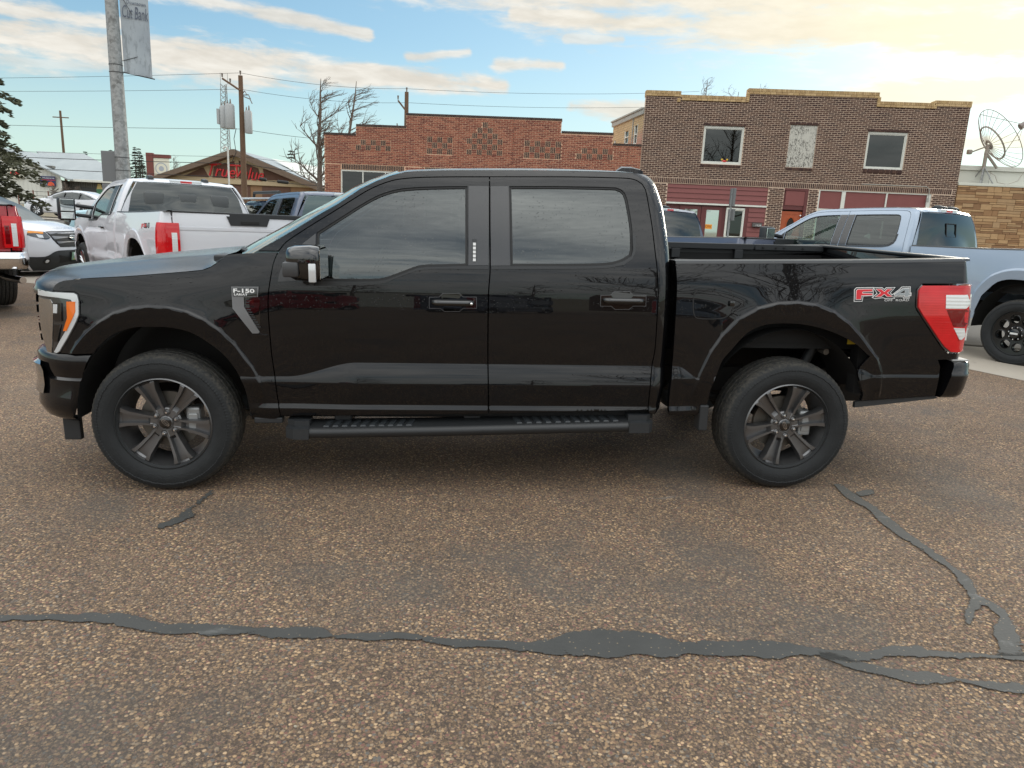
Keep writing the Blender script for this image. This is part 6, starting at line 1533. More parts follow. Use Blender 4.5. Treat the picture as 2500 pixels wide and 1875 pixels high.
            skin(rig, 'lamp_reflector', [(-.522, 1.078), (-.499, 1.078), (-.501, 1.03), (-.523, 1.03)], M_LAMPWHITE, hl, off=.011, thick=.004, gap=0, h=.05, side=sd_)
        # front bumper end
        zz = [.395, .41, .44, .50, .56, .61, .645, .655, .668, .70, .75, .79, .806, .812]
        oo = [-.03, .025, .050, .060, .045, .030, .026, .026, .010, .016, .022, .018, .004, -.03]
        rows = []
        for z_, o_ in zip(zz, oo):
            x_end = np.interp(z_, [.40, .43, .574, .663, .722, .81], [-.47, -.471, -.438, -.414, -.393, -.345])
            s_ = np.concatenate([np.linspace(x_end, S0-.1, 8), np.linspace(S0-.12, S0-LF, 14), np.linspace(S0-LF-.05, S0-LF-.62, 10)])
            P = surf(s_, np.full(len(s_), z_), np.where(s_ > S0-.05, np.minimum(o_, .026), o_), flare=0, ledge=0)
            if sd_ > 0: P[:, 1] *= -1
            rows.append(P)
        loft(rig, 'front_bumper', rows, paint if not cfg.get('chrome_bumper') else M_CHROME, flip=sd_ > 0)
        if main:
            rows = []
            for z_, o_ in zip((.555, .57, .62, .70, .735, .75), (.02, .060, .044, .040, .048, .02)):
                s_ = np.linspace(S0-.22-(.06 if z_ in (.555, .75) else 0), S0-LF-.55, 16)
                P = surf(s_, np.full(len(s_), z_), o_, flare=0, ledge=0)
                if sd_ > 0: P[:, 1] *= -1
                rows.append(P)
            loft(rig, 'fog_lamp_surround', rows, M_CHROME2, flip=sd_ > 0)
            b = MB(); b.bbox(-.60, -.505, sd_*.86-.02, sd_*.86+.02, .275, .42, .008); b.build('air_deflector', M_PLASTIC, root)
            b = MB(); b.bbox(3.135, 3.19, sd_*.93-.05, sd_*.93+.05, .375, .535, .008); b.build('mud_flap', M_PLASTIC, root)
            b = MB(); b.bbox(.50, .66, sd_*.93-.03, sd_*.93+.03, .405, .44, .006); b.build('sill_bracket', M_PLASTIC, root)
        # rear bumper end cap
        rows = []
        for z_, o_ in ((.595, -.03), (.600, .02), (.62, .036), (.66, .044), (.735, .050), (.752, .050), (.757, .045), (.80, .042), (.822, .03), (.828, .0), (.828, -.05)):
            s0_ = 4.645+.035*(z_-.6)/.2
            s_ = np.concatenate([[s0_, s0_], np.linspace(s0_+.01, 4.69, 3), np.linspace(4.70, S1+LR, 8), np.linspace(S1+LR+.06, S1+LR+.9, 8)])
            o2 = o_+.045*np.clip((s_-4.70)/.12, 0, 1); o2[0] = -.12
            P = surf(s_, np.full(len(s_), z_), o2, flare=0, ledge=0, cab=False)
            if sd_ > 0: P[:, 1] *= -1
            rows.append(P)
        loft(rig, 'rear_bumper', rows, cfg.get('rear_bumper', paint), flip=sd_ > 0)
        # wheels
        zf = .402; wy = -.863
        xm = rig.xm
        make_wheel(root, 0.0, sd_*.863, zf, sd_, math.radians(cfg.get('phases', (-8, 13))[0]), cfg.get('wheels', 'six'), coarse=not main)
        make_wheel(root, float(xm(np.array([3.693]))[0]), sd_*.863, zf, sd_, math.radians(cfg.get('phases', (-8, 13))[1]), cfg.get('wheels', 'six'), coarse=not main)
    # roof
    xs = [1.30, 1.36, 1.44, 1.60, 1.80, 2.05, 2.30, 2.50, 2.62, 2.70, 2.76, 2.80, 2.825]
    ze = np.interp(xs, [p[0] for p in PILLAR_UP]+[2.774, 2.811, 2.832], [p[1] for p in PILLAR_UP]+[1.876, 1.857, 1.832])
    crown = np.interp(xs, [1.30, 1.44, 1.7, 2.3, 2.6, 2.76, 2.83], [.040, .034, .034, .036, .032, .022, .010])
    rows = []
    for x, z, cr in zip(xs, ze, crown):
        ye = float(width(x, z))
        row = []
        for u in np.linspace(-1, 1, 33):
            a = abs(u); zz_ = z+cr*(1-a**2.4)
            if .80 < a < .92: zz_ -= .006*math.sin((a-.80)/.12*math.pi)
            row.append((x+.05*(1-u*u)*(1 if x > 2.7 else 0)*(x-2.7)/.12, u*ye, zz_))
        rows.append(row)
    loft(rig, 'roof', rows, paint, flip=False)
    # cab back wall with rear window
    zb = [.55, .9, 1.30, 1.392, 1.43, 1.50, 1.60, 1.70, 1.78, 1.815, 1.84]
    rows = []
    for z in zb:
        xe = float(XB(z))-.012; ye = float(width(min(xe, 2.86), z))-.045
        rows.append([(xe+.035*(1-(u)**2), u*ye, z) for u in np.linspace(-1, 1, 21)])
    loft(rig, 'cab_back', rows, paint, flip=False)
    rows = []
    for z in np.linspace(1.375 if not main else 1.40, 1.832 if not main else 1.80, 8):
        xe = float(XB(z))-.012; ye = float(width(min(xe, 2.86), z))-.045; k = np.interp(z, [1.38, 1.83], [.80, .70])/ye; k = min(k, .985)
        rows.append([(xe+.035*(1-(u*k)**2)+.008, u*k*ye, z) for u in np.linspace(-1, 1, 21)])
    rw = loft(rig, 'rear_window', rows, cfg.get('glass_back', M_GLASS_BACK))
    if cfg.get('slider'):
        b = MB()
        pts = []
        for (y, z) in ((-.13, 1.70), (.13, 1.70), (.13, 1.52), (-.13, 1.52)): pts.append((float(rig.xm(np.array([float(XB(z))-.012]))[0])+.05, y, z))
        b.tube(pts+[pts[0]], .008, 5); b.build('slider_frame', M_RUBBER, rw)
    # third brake lamp and roof fins
    if not main:
        b = MB(); xx = float(rig.xm(np.array([2.80]))[0]); b.bbox(xx-.02, xx+.065, -.22, .22, 1.852, 1.896, .008); l3 = b.build('brake_lamp', M_LAMPWHITE, root)
        b = MB(); b.bbox(xx+.02, xx+.069, -.08, .08, 1.848, 1.888, .006); b.build('lamp_lens', M_TAILRED, l3)
    for yy, L_ in cfg.get('fins', ((0.0, .20),)):
        xx = float(rig.xm(np.array([2.73 if main else 2.60]))[0]); rows = []
        for t, hgt, wd in ((0, .0, .02), (.12, .03, .035), (.25, .050, .043), (.6, .050, .045), (.92, .036, .042), (1, .024, .04), (1.0, -.02, .04)):
            z0 = 1.912 if main else 1.905
            rows.append([(xx+t*L_, yy-wd, z0-.03), (xx+t*L_, yy-wd*.75, z0+hgt*.8), (xx+t*L_, yy, z0+hgt), (xx+t*L_, yy+wd*.75, z0+hgt*.8), (xx+t*L_, yy+wd, z0-.03)])
        loft(Rig(root), 'antenna_fin', rows, M_TRIM if not main else paint)
    # windscreen between the pillar edges
    rows = []
    for (x, z) in [(.50, 1.350), (.56, 1.388), (.717, 1.484), (.875, 1.584), (.994, 1.656), (1.114, 1.741), (1.196, 1.784), (1.277, 1.818), (1.33, 1.835)]:
        ye = float(width(x, z)) if x > .6 else float(width(.6, z)); bul = np.interp(x, [.5, .9, 1.33], [.24, .17, .06])
        rise = np.interp(x, [.5, .9, 1.2, 1.33], [.0, .012, .03, .042])
        rows.append([(x-bul*(1-abs(u)**2.0), u*(ye-.002), z+rise*(1-u*u)) for u in np.linspace(-1, 1, 25)])
    loft(rig, 'windscreen', rows, cfg.get('glass_wind', M_GLASS_WIND), flip=False)
    # bonnet
    ft = smooth_poly(FENDER_TOP, .05, 90, closed=False)
    def lip(u, o_, z_):
        P = surf(-.526+(1-abs(u))*(S0-LF-.62+.526), z_, o_, flare=0, ledge=0); return np.array([P[0], P[1] if u < 0 else -P[1], P[2]])
    us = np.linspace(-1, 1, 41)
    rows = [[lip(u, -.030, 1.112) for u in us], [lip(u, .002, 1.122) for u in us], [lip(u, .006, 1.145) for u in us]]
    row0 = [lip(u, -.002, 1.160) for u in us]
    cl = np.cumsum(np.r_[0, np.linalg.norm(np.diff(ft, axis=0), axis=1)]); cl /= cl[-1]
    for i, (s_, z_) in enumerate(ft):
        P = surf(s_, z_, -.002); t = cl[i]; xc = -.925+t*1.30; d = t*1.30
        zc_ = np.interp(d, [0, .02, .06, .12, .22, .4, .6, .8, 1.0, 1.15, 1.30], [1.163, 1.178, 1.200, 1.222, 1.243, 1.270, 1.292, 1.316, 1.336, 1.350, 1.360]); zc_ = max(zc_, z_)
        row = []; bl = float(sstep(0, .16, t))
        for u, r0 in zip(us, row0):
            a = abs(u)
            bulge = (.012*math.exp(-((a-.62)/.10)**2)-.006*math.exp(-((a-.45)/.1)**2))*bl
            q = np.array([P[0]+(xc-P[0])*(1-a**2.6), u*abs(P[1]), z_+(zc_-z_)*(1-a**3.2)+bulge])
            r1 = np.array([r0[0], r0[1], 1.158+(zc_-1.158)*(1-a**4)])
            row.append(r1*(1-bl)+q*bl)
        rows.append(row)
    loft(rig, 'bonnet', rows, paint)
    # cowl and wipers
    b = MB(); b.bbox(.28, .62, -.80, .80, 1.30, 1.352, .01); b.build('cowl', M_PLASTIC, root)
    if main:
        for y0, y1 in ((-.62, -.05), (.05, .60)):
            b = MB(); b.tube([(.40, y0, 1.36), (.38, (y0+y1)/2, 1.385), (.34, y1, 1.375)], .011, 6); b.tube([(.47, y0-.1, 1.365), (.40, y0, 1.375)], .016, 6); b.build('wiper', M_PLASTIC, root, 'auto')
    # grille: frame, bars and mesh
    rows = []
    for z_ in (.815, .83, .95, 1.08, 1.10):
        row = []
        for u in np.linspace(-1, 1, 31):
            s_ = S0-LF+.015-(1-abs(u))*.62; P = surf(s_, z_, .004 if .82 < z_ < 1.09 else .02, flare=0, ledge=0); row.append((P[0], P[1] if u < 0 else -P[1], z_))
        rows.append(row)
    gr = loft(rig, 'grille', rows, M_BLACK, flip=True)
    for z0, z1, mm in ((1.045, 1.10, M_TRIMSATIN), (.985, 1.035, M_TRIMSATIN), (.955, .967, M_CHROME2), (.938, .948, M_CHROME2), (.875, .93, M_TRIMSATIN), (.82, .865, M_TRIMSATIN)):
        rows = []
        for z_, o_ in ((z0, .0), (z0+.004, .022), (z1-.004, .022), (z1, .0)):
            row = []
            for u in np.linspace(-1, 1, 31):
                s_ = S0-LF+.03-(1-abs(u))*.62; P = surf(s_, z_, o_, flare=0, ledge=0); row.append((P[0], P[1] if u < 0 else -P[1], z_))
            rows.append(row)
        loft(rig, 'grille_bar', rows, mm, gr, flip=True)
    # bed: floor, inner walls, rails, tailgate
    xb0, xb1 = [float(v) for v in rig.xm(np.array([2.945, 4.72]))]
    b = MB(); b.box(xb0, xb1, -.80, .80, .86, .90); b.build('bed_floor', M_LINER, root)
    for sd_ in sides:
        b = MB(); b.box(xb0, xb1, sd_*.80-.012, sd_*.80+.012, .90, 1.36); b.build('bed_wall', M_LINER, root)
        rows = []
        for x in np.linspace(2.922, 4.765, 24):
            zt = np.interp(x, [2.922, 3.2, 3.787, 4.246, 4.654, 4.79], [1.376, 1.383, 1.398, 1.412, 1.428, 1.432]); yo = float(width(x, zt, cab=False))
            yo2 = yo-.0+.004-(0 if x < 4.69 else .07*(1-math.sqrt(max(0, 1-((x-4.69)/.08)**2))))
            rows.append([(x, sd_*(yo2-.002), zt-.002), (x, sd_*(yo2-.010), zt+.012), (x, sd_*(yo2-.03), zt+.016), (x, sd_*.815, zt+.014), (x, sd_*.79, zt-.004), (x, sd_*.79, zt-.05)])
        loft(rig, 'bed_rail', rows, cfg.get('rail', M_TRIM), flip=sd_ > 0)
    b = MB(); b.box(xb0-.02, xb0+.02, -.86, .86, .86, 1.38); b.build('bed_front_wall', paint, root)
    xt = float(rig.xm(np.array([4.735]))[0])
    tg = MB(); tg.bbox(xt-.03, xt+.028, -.815, .815, .83, 1.428, .012); tgo = tg.build('tailgate', paint, root, 'auto')
    b = MB(); b.bbox(xt-.045, xt+.036, -.825, .825, 1.424, 1.446, .008); b.build('tailgate_cap', cfg.get('rail', M_TRIM), tgo, 'auto')
    if cfg.get('gate_trim'):
        b = MB(); b.bbox(xt+.02, xt+.040, -.16, .815, 1.385, 1.44, .006); b.prism([(-.20, 1.40), (.34, 1.40), (.30, 1.28), (-.15, 1.28)], xt+.022, xt+.042, 'x'); b.build('gate_handle_panel', M_PLASTIC, tgo)
        b = MB(); b.bbox(xt+.03, xt+.048, -.03, .20, 1.30, 1.345, .006); b.build('gate_handle', M_BLACK, tgo)
        b = MB(); b.bbox(xt+.02, xt+.034, -.78, .78, 1.20, 1.255, .01); b.build('gate_crease', paint, tgo)
    # floor pan, inner shell, axles, tank
    b = MB(); b.box(.45, float(rig.xm(np.array([2.88]))[0]), -.86, .86, .42, .56); b.box(.45, .62, -.88, .88, .5, 1.30); b.build('floor_pan', M_UNDER, root)
    b = MB(); b.box(-.62, .45, -.48, .48, .45, 1.16); b.build('engine_block', M_UNDER, root)
    xa = float(rig.xm(np.array([3.693]))[0])
    b = MB(); b.tube([(xa, -.78, .40), (xa, .78, .40)], .055, 12); b.lathe([(.0, -.14), (.10, -.12), (.16, -.02), (.14, .10), (0, .14)], 16, (xa, 0, .40)); b.build('rear_axle', M_UNDER, root, 'auto')
    b = MB(); b.tube([(0, -.78, .40), (0, .78, .40)], .05, 12); b.build('front_axle', M_UNDER, root, 'auto')
    if main:
        for sd_ in sides:
            b = MB(); b.tube([(3.05, sd_*.52, .56), (3.40, sd_*.52, .47), (3.693, sd_*.52, .45), (4.05, sd_*.52, .50), (4.35, sd_*.52, .60)], .028, 8); b.build('leaf_spring', M_UNDER, root, 'auto')
            b = MB(); b.tube([(3.80, sd_*.60, .40), (3.97, sd_*.66, .86)], .032, 10); b.tube([(3.80, sd_*.60, .40), (3.87, sd_*.64, .60)], .040, 10); b.build('shock_absorber', M_PLASTIC, root, 'auto')
            b = MB(); b.tube([(3.98, sd_*.72, .84), (3.98, sd_*.80, .84)], .020, 6); b.build('bolt', M_DISC, root, 'auto')
        b = MB(); b.tube([(2.0, .35, .40), (2.9, .35, .40)], .09, 12); b.tube([(2.9, .35, .42), (3.4, .5, .52), (4.1, .5, .58), (4.5, .55, .46)], .035, 8); b.build('exhaust', M_DISC, root, 'auto')
        b = MB(); b.bbox(1.2, 2.6, -.62, -.20, .36, .56, .03); b.build('fuel_tank', M_UNDER, root)
        b = MB(); b.bbox(4.22, 4.6, -.45, .45, .42, .62, .05); b.build('spare_wheel_tray', M_UNDER, root)
    # cabin: seats, dash, wheel
    def seat(x, y, m_):
        b = MB(); b.bbox(x-.26, x+.24, y-.25, y+.25, .78, .95, .05); b.bbox(x+.16, x+.32, y-.24, y+.24, .92, 1.46, .05); o = b.build('seat', m_, root, 'auto')
        b = MB(); b.bbox(x+.22, x+.32, y-.14, y+.14, 1.49, 1.70, .04); b.tube([(x+.27, y-.06, 1.44), (x+.27, y-.06, 1.52)], .008, 5); b.tube([(x+.27, y+.06, 1.44), (x+.27, y+.06, 1.52)], .008, 5); b.build('headrest', m_, o, 'auto')
    sm_ = cfg.get('seat_mat', M_SEAT)
    for y in (-.40, .40): seat(1.55, y, sm_)
    if cfg.get('crew', True) or True:
        for y in (-.45, 0, .45): seat(float(rig.xm(np.array([2.45]))[0]), y, sm_)
    b = MB(); b.bbox(.60, .98, -.78, .78, 1.00, 1.26, .06); b.build('dashboard', sm_, root, 'auto')
    b = MB(); R_ = .185; pts = []
    for a in np.linspace(0, 2*np.pi, 25): pts.append((1.13+R_*math.sin(a)*.42, -.40+R_*math.cos(a), 1.22+R_*math.sin(a)*.90))
    b.tube(pts, .016, 6, cap=False); b.tube([(.98, -.40, 1.16), (1.13, -.40, 1.22)], .03, 6); b.tube([(1.13, -.58, 1.22), (1.13, -.22, 1.22)], .014, 5); b.build('steering_wheel', sm_, root, 'auto')
    b = MB(); b.bbox(1.10, 1.14, -.13, .13, 1.66, 1.74, .015); b.tube([(1.12, 0, 1.74), (1.14, 0, 1.83)], .01, 5); b.build('rear_view_mirror', M_BLACK, root, 'auto')
    # side mirrors
    for sd_ in sides:
        if cfg.get('mirror', 'std') == 'std':
            def Rm(y): return sd_*y
            b = MB()
            sec = []   # housing as a loft along x (front to back)
            for x, y0, y1, z0, z1 in ((.770, 1.10, 1.20, 1.36, 1.40), (.785, 1.03, 1.255, 1.275, 1.425), (.82, 1.005, 1.275, 1.258, 1.437), (.90, 1.00, 1.285, 1.254, 1.442), (.945, 1.00, 1.285, 1.254, 1.436), (.952, 1.01, 1.277, 1.262, 1.428)):
                ring = []
                for a in np.linspace(0, 2*np.pi, 24, endpoint=False):
                    ca, sa = math.cos(a), math.sin(a); p = 4.5
                    q = (abs(ca)**p+abs(sa)**p)**(-1/p); ring.append((x, sd_*((y0+y1)/2+(y1-y0)/2*ca*q), (z0+z1)/2+(z1-z0)/2*sa*q))
                sec.append(ring)
            mo = loft(Rig(root), 'wing_mirror', sec, M_GLOSSBLACK if main else cfg.get('mirror_mat', M_PLASTIC), d1 if False else None, closed=True, flip=sd_ > 0)
            b = MB(); b.bbox(.768, .850, min(sd_*1.235, sd_*1.292), max(sd_*1.235, sd_*1.292), 1.280, 1.357, .012); b.build('mirror_lamp', M_TRIMSATIN, mo, 'auto')
            b = MB(); b.bbox(.900, .938, min(sd_*1.282, sd_*1.292), max(sd_*1.282, sd_*1.292), 1.256, 1.352, .005); b.build('turn_signal', M_LAMPWHITE, mo, 'auto')
            b = MB(); b.bbox(.954, .957, min(sd_*1.02, sd_*1.27), max(sd_*1.02, sd_*1.27), 1.270, 1.42, .001); b.build('mirror_glass', M_MIRROR, mo)
            b = MB(); b.tube([(.83, sd_*.93, 1.235), (.84, sd_*1.02, 1.250), (.86, sd_*1.08, 1.262)], [.035, .030, .03], 8); b.tube([(.868, sd_*.965, 1.228), (.868, sd_*1.05, 1.232)], .018, 8); b.build('mirror_arm', M_PLASTIC, mo, 'auto')
        else:
            b = MB(); b.bbox(.76, .90, min(sd_*1.17, sd_*1.40), max(sd_*1.17, sd_*1.40), 1.20, 1.56, .035); mo = b.build('tow_mirror', M_PLASTIC, root, 'auto')
            for z0, z1 in ((1.345, 1.535), (1.225, 1.325)):
                b = MB(); b.bbox(.895, .906, min(sd_*1.195, sd_*1.375), max(sd_*1.195, sd_*1.375), z0, z1, .004); b.build('mirror_glass', M_MIRROR, mo)
            for zz in (1.29, 1.44):
                b = MB(); b.tube([(.82, sd_*.90, zz-.03), (.82, sd_*1.15, zz)], .030, 8); b.tube([(.82, sd_*1.05, zz), (.82, sd_*1.20, zz)], .020, 8); b.build('mirror_arm', M_PLASTIC, mo, 'auto')
    return root, rig

# ---------------------------------------------------------------- the black pickup
TRUCK_M = Matrix(((0.99984261, -0.00383703, -0.01732167, 0), (0.00360695, 0.99990512, -0.01329452, 0), (0.01737103, 0.01322995, 0.99976158, 0), (0, 0, 0, 1)))
tail_in = [([(4.574, 1.232), (4.752, 1.236), (4.752, 1.152), (4.580, 1.151)], M_TAILWHITE), ([(4.587, 1.144), (4.755, 1.146), (4.755, 1.04), (4.644, 1.045)], M_TAILDARK), ([(4.648, 1.036), (4.752, 1.031), (4.752, .955), (4.695, .965)], M_TAILWHITE)]
truck, RIG = build_pickup('glossy black crew cab pickup truck parked side on across the lot, wet with raindrops', M_BLACKPAINT, None, dict(main=True, h=.024, tail_in=tail_in, glass_front=tinted('front_side_glass', (.10, .115, .11), 1.95, drops=True), gate_trim=False, fins=((0.0, .20),)))
truck.matrix_world = TRUCK_M
T_ = truck
def on_side(name, poly, m, parent=None, off=.004, thick=.006, sm=False, cab=True, h=.03, side=-1, **k):
    return skin(RIG, name, poly, m, parent or T_, off=off, thick=thick, gap=0, sm=sm, cab=cab, h=h, side=side, **k)
def text_on(name, body, s0, z0, w, h, m, parent, off=.006, cab=True, dz=0.0, **k):
    me = text_mesh(name, body, 1.0, extrude=.0, **k)
    co = np.zeros(len(me.vertices)*3); me.vertices.foreach_get('co', co); co = co.reshape(-1, 3)
    x = (co[:, 0]-co[:, 0].min())/np.ptp(co[:, 0]); y = (co[:, 1]-co[:, 1].min())/np.ptp(co[:, 1])
    P = surf(s0+x*w, z0+y*h+dz*x, off, cab=cab); me.vertices.foreach_set('co', P.ravel()); me.update()
    return obj(name, me, m, parent)
# fender vent and badge
vent = on_side('fender_vent', [(.424, 1.194), (.570, 1.197), (.565, 1.141), (.490, 1.138), (.489, 1.085), (.566, .946), (.559, .938), (.527, .938), (.427, 1.075)], M_PLASTIC, off=.012, thick=.016)
vent.data.materials[0] = mat('vent_grey', (.17, .172, .175), .38, .3)
on_side('vent_insert', [(.491, 1.137), (.566, 1.138), (.574, 1.122), (.569, .950), (.492, 1.086)], M_GLOSSBLACK, vent, off=.004, thick=.01)
for k in range(12):
    t = k/11; z_ = 1.128-t*.15; s_ = .495+max(0, (1.085-z_))*.52
    on_side('vent_fin', [(s_, z_), (s_+.022, z_-.002), (s_+.022, z_-.008), (s_, z_-.006)], M_PLASTIC, vent, off=.010, thick=.006, h=.1)
on_side('vent_lip', [(.418, 1.066), (.428, 1.070), (.530, .934), (.566, .934), (.606, .930), (.606, .924), (.526, .919)], M_BLACKPAINT, vent, off=.012, thick=.014)
badge = on_side('badge_plate', [(.431, 1.189), (.561, 1.191), (.560, 1.145), (.431, 1.142)], M_GLOSSBLACK, vent, off=.0155, thick=.006)
text_on('badge_lettering', 'F-150', .436, 1.1625, .114, .0225, M_WHITE, badge, off=.0185, bold=.03)
text_on('badge_lettering', 'LARIAT', .440, 1.1475, .072, .0115, M_WHITE, badge, off=.0185, bold=.02)
# decal on the bed side
def dq(pts): return [(4.008+(x-25)/600*.352+(y-265)/150*.003, 1.262-(y-265)/150*.081+(x-25)/600*.010) for x, y in pts]
Fw = [(22, 418), (22, 288), (44, 264), (228, 264), (228, 356), (120, 362), (112, 418)]
Xw = [(222, 266), (318, 266), (341, 286), (362, 266), (460, 266), (408, 325), (462, 390), (345, 390), (335, 380), (245, 390), (210, 374), (262, 330)]
Ww = [(420, 350), (500, 288), (528, 260), (622, 260), (622, 325), (632, 325), (632, 364), (614, 364), (614, 388), (545, 388), (545, 372), (420, 372)]
Fr = [(42, 394), (42, 300), (58, 283), (214, 283), (214, 309), (112, 312), (108, 327), (214, 329), (214, 350), (98, 353), (96, 394)]
Xr = [(250, 283), (308, 283), (341, 313), (370, 283), (424, 283), (374, 325), (430, 368), (374, 368), (341, 339), (306, 368), (246, 368), (303, 325)]
Fg = [(448, 342), (535, 281), (606, 277), (606, 330), (619, 332), (619, 353), (600, 355), (600, 373), (560, 373), (560, 354), (448, 354)]
Fh = [(505, 330), (560, 330), (560, 296)]
M_DECRED = mat('decal_red', (.62, .02, .03), .3); M_DECGREY = mat('decal_grey', (.30, .32, .33), .25, .4)
dec = on_side('decal', dq(Fw), M_WHITE, off=.0012, thick=.001, cab=False)
for q in (Xw, Ww): on_side('decal', dq(q), M_WHITE, dec, off=.0014 if q is Xw else .0012, thick=.001, cab=False)
def shrink(p, d): return inset(np.array(dq(p)), d)
for q, o_ in ((Fw, .0018), (Xw, .0020), (Ww, .0018)): on_side('decal_black', shrink(q, .0032), M_BLACK, dec, off=o_, thick=.0008, cab=False)
for q, mm in ((Fr, M_DECRED), (Xr, M_DECRED), (Fg, M_DECGREY)):
    on_side('decal_white', inset(np.array(dq(q)), -.0016), M_WHITE, dec, off=.0025, thick=.0006, cab=False, holes=[np.array(dq(Fh))] if q is Fg else [])
    on_side('decal_letter', shrink(q, .0010), mm, dec, off=.0030, thick=.0006, cab=False, holes=[inset(np.array(dq(Fh)), -.001)] if q is Fg else [])
text_on('decal_lettering', 'OFF  ROAD', 4.200, 1.185, .154, .0125, M_PALE, dec, off=.0015, cab=False, dz=.004)
# fuel flap: a rounded lid with a dark shut line
FL = smooth_poly([(3.062, 1.232), (3.225, 1.236), (3.266, 1.200), (3.270, 1.117), (3.217, 1.069), (3.063, 1.066), (3.040, 1.100), (3.035, 1.196)], .01, 60)
on_side('flap_shadow_gap', inset(FL, -.003), M_BLACK, off=.0012, thick=.003, cab=False, holes=[inset(FL, .003)])
on_side('fuel_flap', inset(FL, .003), M_BLACKPAINT, off=.0014, thick=.004, cab=False)
b = MB(); b.bbox(3.245, 3.275, -1.006, -.985, 1.140, 1.172, .006); b.build('flap_catch', M_GLOSSBLACK, T_, 'auto')
# keypad on the pillar
kp = on_side('keypad', [(1.744, 1.483), (1.769, 1.483), (1.769, 1.371), (1.744, 1.371)], M_PLASTIC, off=.009, thick=.008)
for k, ch in enumerate(('1', '3', '5', '7', '9')):
    z_ = 1.463-k*.0215
    on_side('key', [(1.7485, z_), (1.7645, z_), (1.7645, z_-.0155), (1.7485, z_-.0155)], M_PALE, kp, off=.0108, thick=.003, h=.2)
# lock barrel on the driver handle
b = MB(); b.lathe([(0, -.004), (.007, -.004), (.008, 0)], 14, (1.742, -1.035, 1.129)); b.build('lock_barrel', M_CHROME, T_, True)
# running board with ribbed tread pads and end caps
def ztop(x): return np.interp(x, [.69, .826, 1.56, 2.7, 2.83], [.386, .386, .400, .432, .436])
rb_sec = lambda x: [(x, -.90, ztop(x)+.030), (x, -1.020, ztop(x)+.014), (x, -1.045, ztop(x)+.004), (x, -1.053, ztop(x)-.010), (x, -1.053, ztop(x)-.034), (x, -1.040, ztop(x)-.045), (x, -.95, ztop(x)-.050), (x, -.90, ztop(x)-.02)]
step = loft(RIG, 'running_board', [rb_sec(x) for x in np.linspace(.80, 2.72, 12)], mat('step_plastic', (.014, .015, .016), .4), closed=True)
step_m = mat('step_tread', (.022, .025, .028), .35)
for x in list(np.arange(.90, 1.42, .0525))+list(np.arange(2.02, 2.62, .0575)):
    sh = (-.02 if x < 1.7 else .02); b = MB(); z0 = float(ztop(x))
    V = [(x, -1.018, z0+.014), (x+.034, -1.018, z0+.014), (x+.034-sh, -.935, z0+.026), (x-sh, -.935, z0+.026)]
    V2 = [(p[0]+(.004 if i in (0, 3) else -.004), p[1]+(.004 if i < 2 else -.004), p[2]+.008) for i, p in enumerate(V)]
    b.add(V+V2, [(4, 5, 6, 7), (0, 1, 5, 4), (1, 2, 6, 5), (2, 3, 7, 6), (3, 0, 4, 7)]); b.build('tread_rib', step_m, step)
for x0, x1, z_ in ((.690, .825, .388), (2.685, 2.835, .434)):
    b = MB(); lft = x0 < 1
    e0, e1 = (x0, x1)
    pl_ = [(e0+.05, -1.060), (e1, -1.060), (e1, -.92), (e0, -.92), (e0, -1.02)] if lft else [(e0, -1.060), (e1-.03, -1.060), (e1, -1.02), (e1, -.92), (e0, -.92)]
    b.prism(pl_, z_-.050, z_+.012); b.prism([(p[0]*.96+(e0+e1)*.02, -.90 if p[1] > -.95 else p[1]+.05) for p in pl_], z_+.012, z_+.045); b.build('step_end_cap', M_PLASTIC, step)
for x in (1.0, 1.76, 2.5):
    b = MB(); b.bbox(x-.05, x+.05, -.92, -.70, float(ztop(x))-.01, .47, .008); b.build('step_bracket', M_PLASTIC, step)
sill = MB(); sill.bbox(.66, 2.85, -.925, -.84, .44, .50, .012); sill.build('sill', M_LINER, T_)
# bed hardware: cover rails along both walls, clamps
for sd_ in (-1, 1):
    z0 = 1.392 if sd_ > 0 else 1.345
    b = MB(); b.bbox(2.97, 4.10, sd_*.775-.022, sd_*.775+.022, z0, z0+.046, .004); r1 = b.build('cover_rail', M_PLASTIC, T_)
    b = MB(); b.bbox(4.115, 4.70, sd_*.775-.022, sd_*.775+.022, z0, z0+.046, .004); b.build('cover_rail', M_PLASTIC, T_)
    for x in (3.08, 3.45, 3.98):
        b = MB(); b.bbox(x-.035, x+.035, sd_*.765-.012, sd_*.765+.012, z0-.075, z0, .004); b.build('rail_clamp', M_PLASTIC, r1)
    for x in (4.18, 4.29, 4.36, 4.52):
        b = MB(); b.lathe([(0, -.006), (.010, -.005), (.011, 0)], 8, (x, sd_*.775-.023, z0+.022)); b.build('rail_bolt', M_BLACK, r1)
# small yellow plate painted in as a reflection inside the rear arch
b = MB(); b.box(4.05, 4.10, -.905, -.900, .91, .98); b.build('arch_reflection', mat('reflection_yellow', (.45, .32, .02), .5), T_)
# rear bumper step pad
b = MB(); b.bbox(4.69, 4.80, -.985, .985, .826, .838, .005); b.build('bumper_step_pad', mat('step_grey', (.34, .34, .33), .55), T_)
# valance under the rear quarter
b = MB(); b.prism([(4.118, .524), (4.118, .558), (4.15, .566), (4.63, .602), (4.655, .588), (4.30, .545)], -.965, -.94, 'y'); b.build('rear_valance', M_PLASTIC, T_)

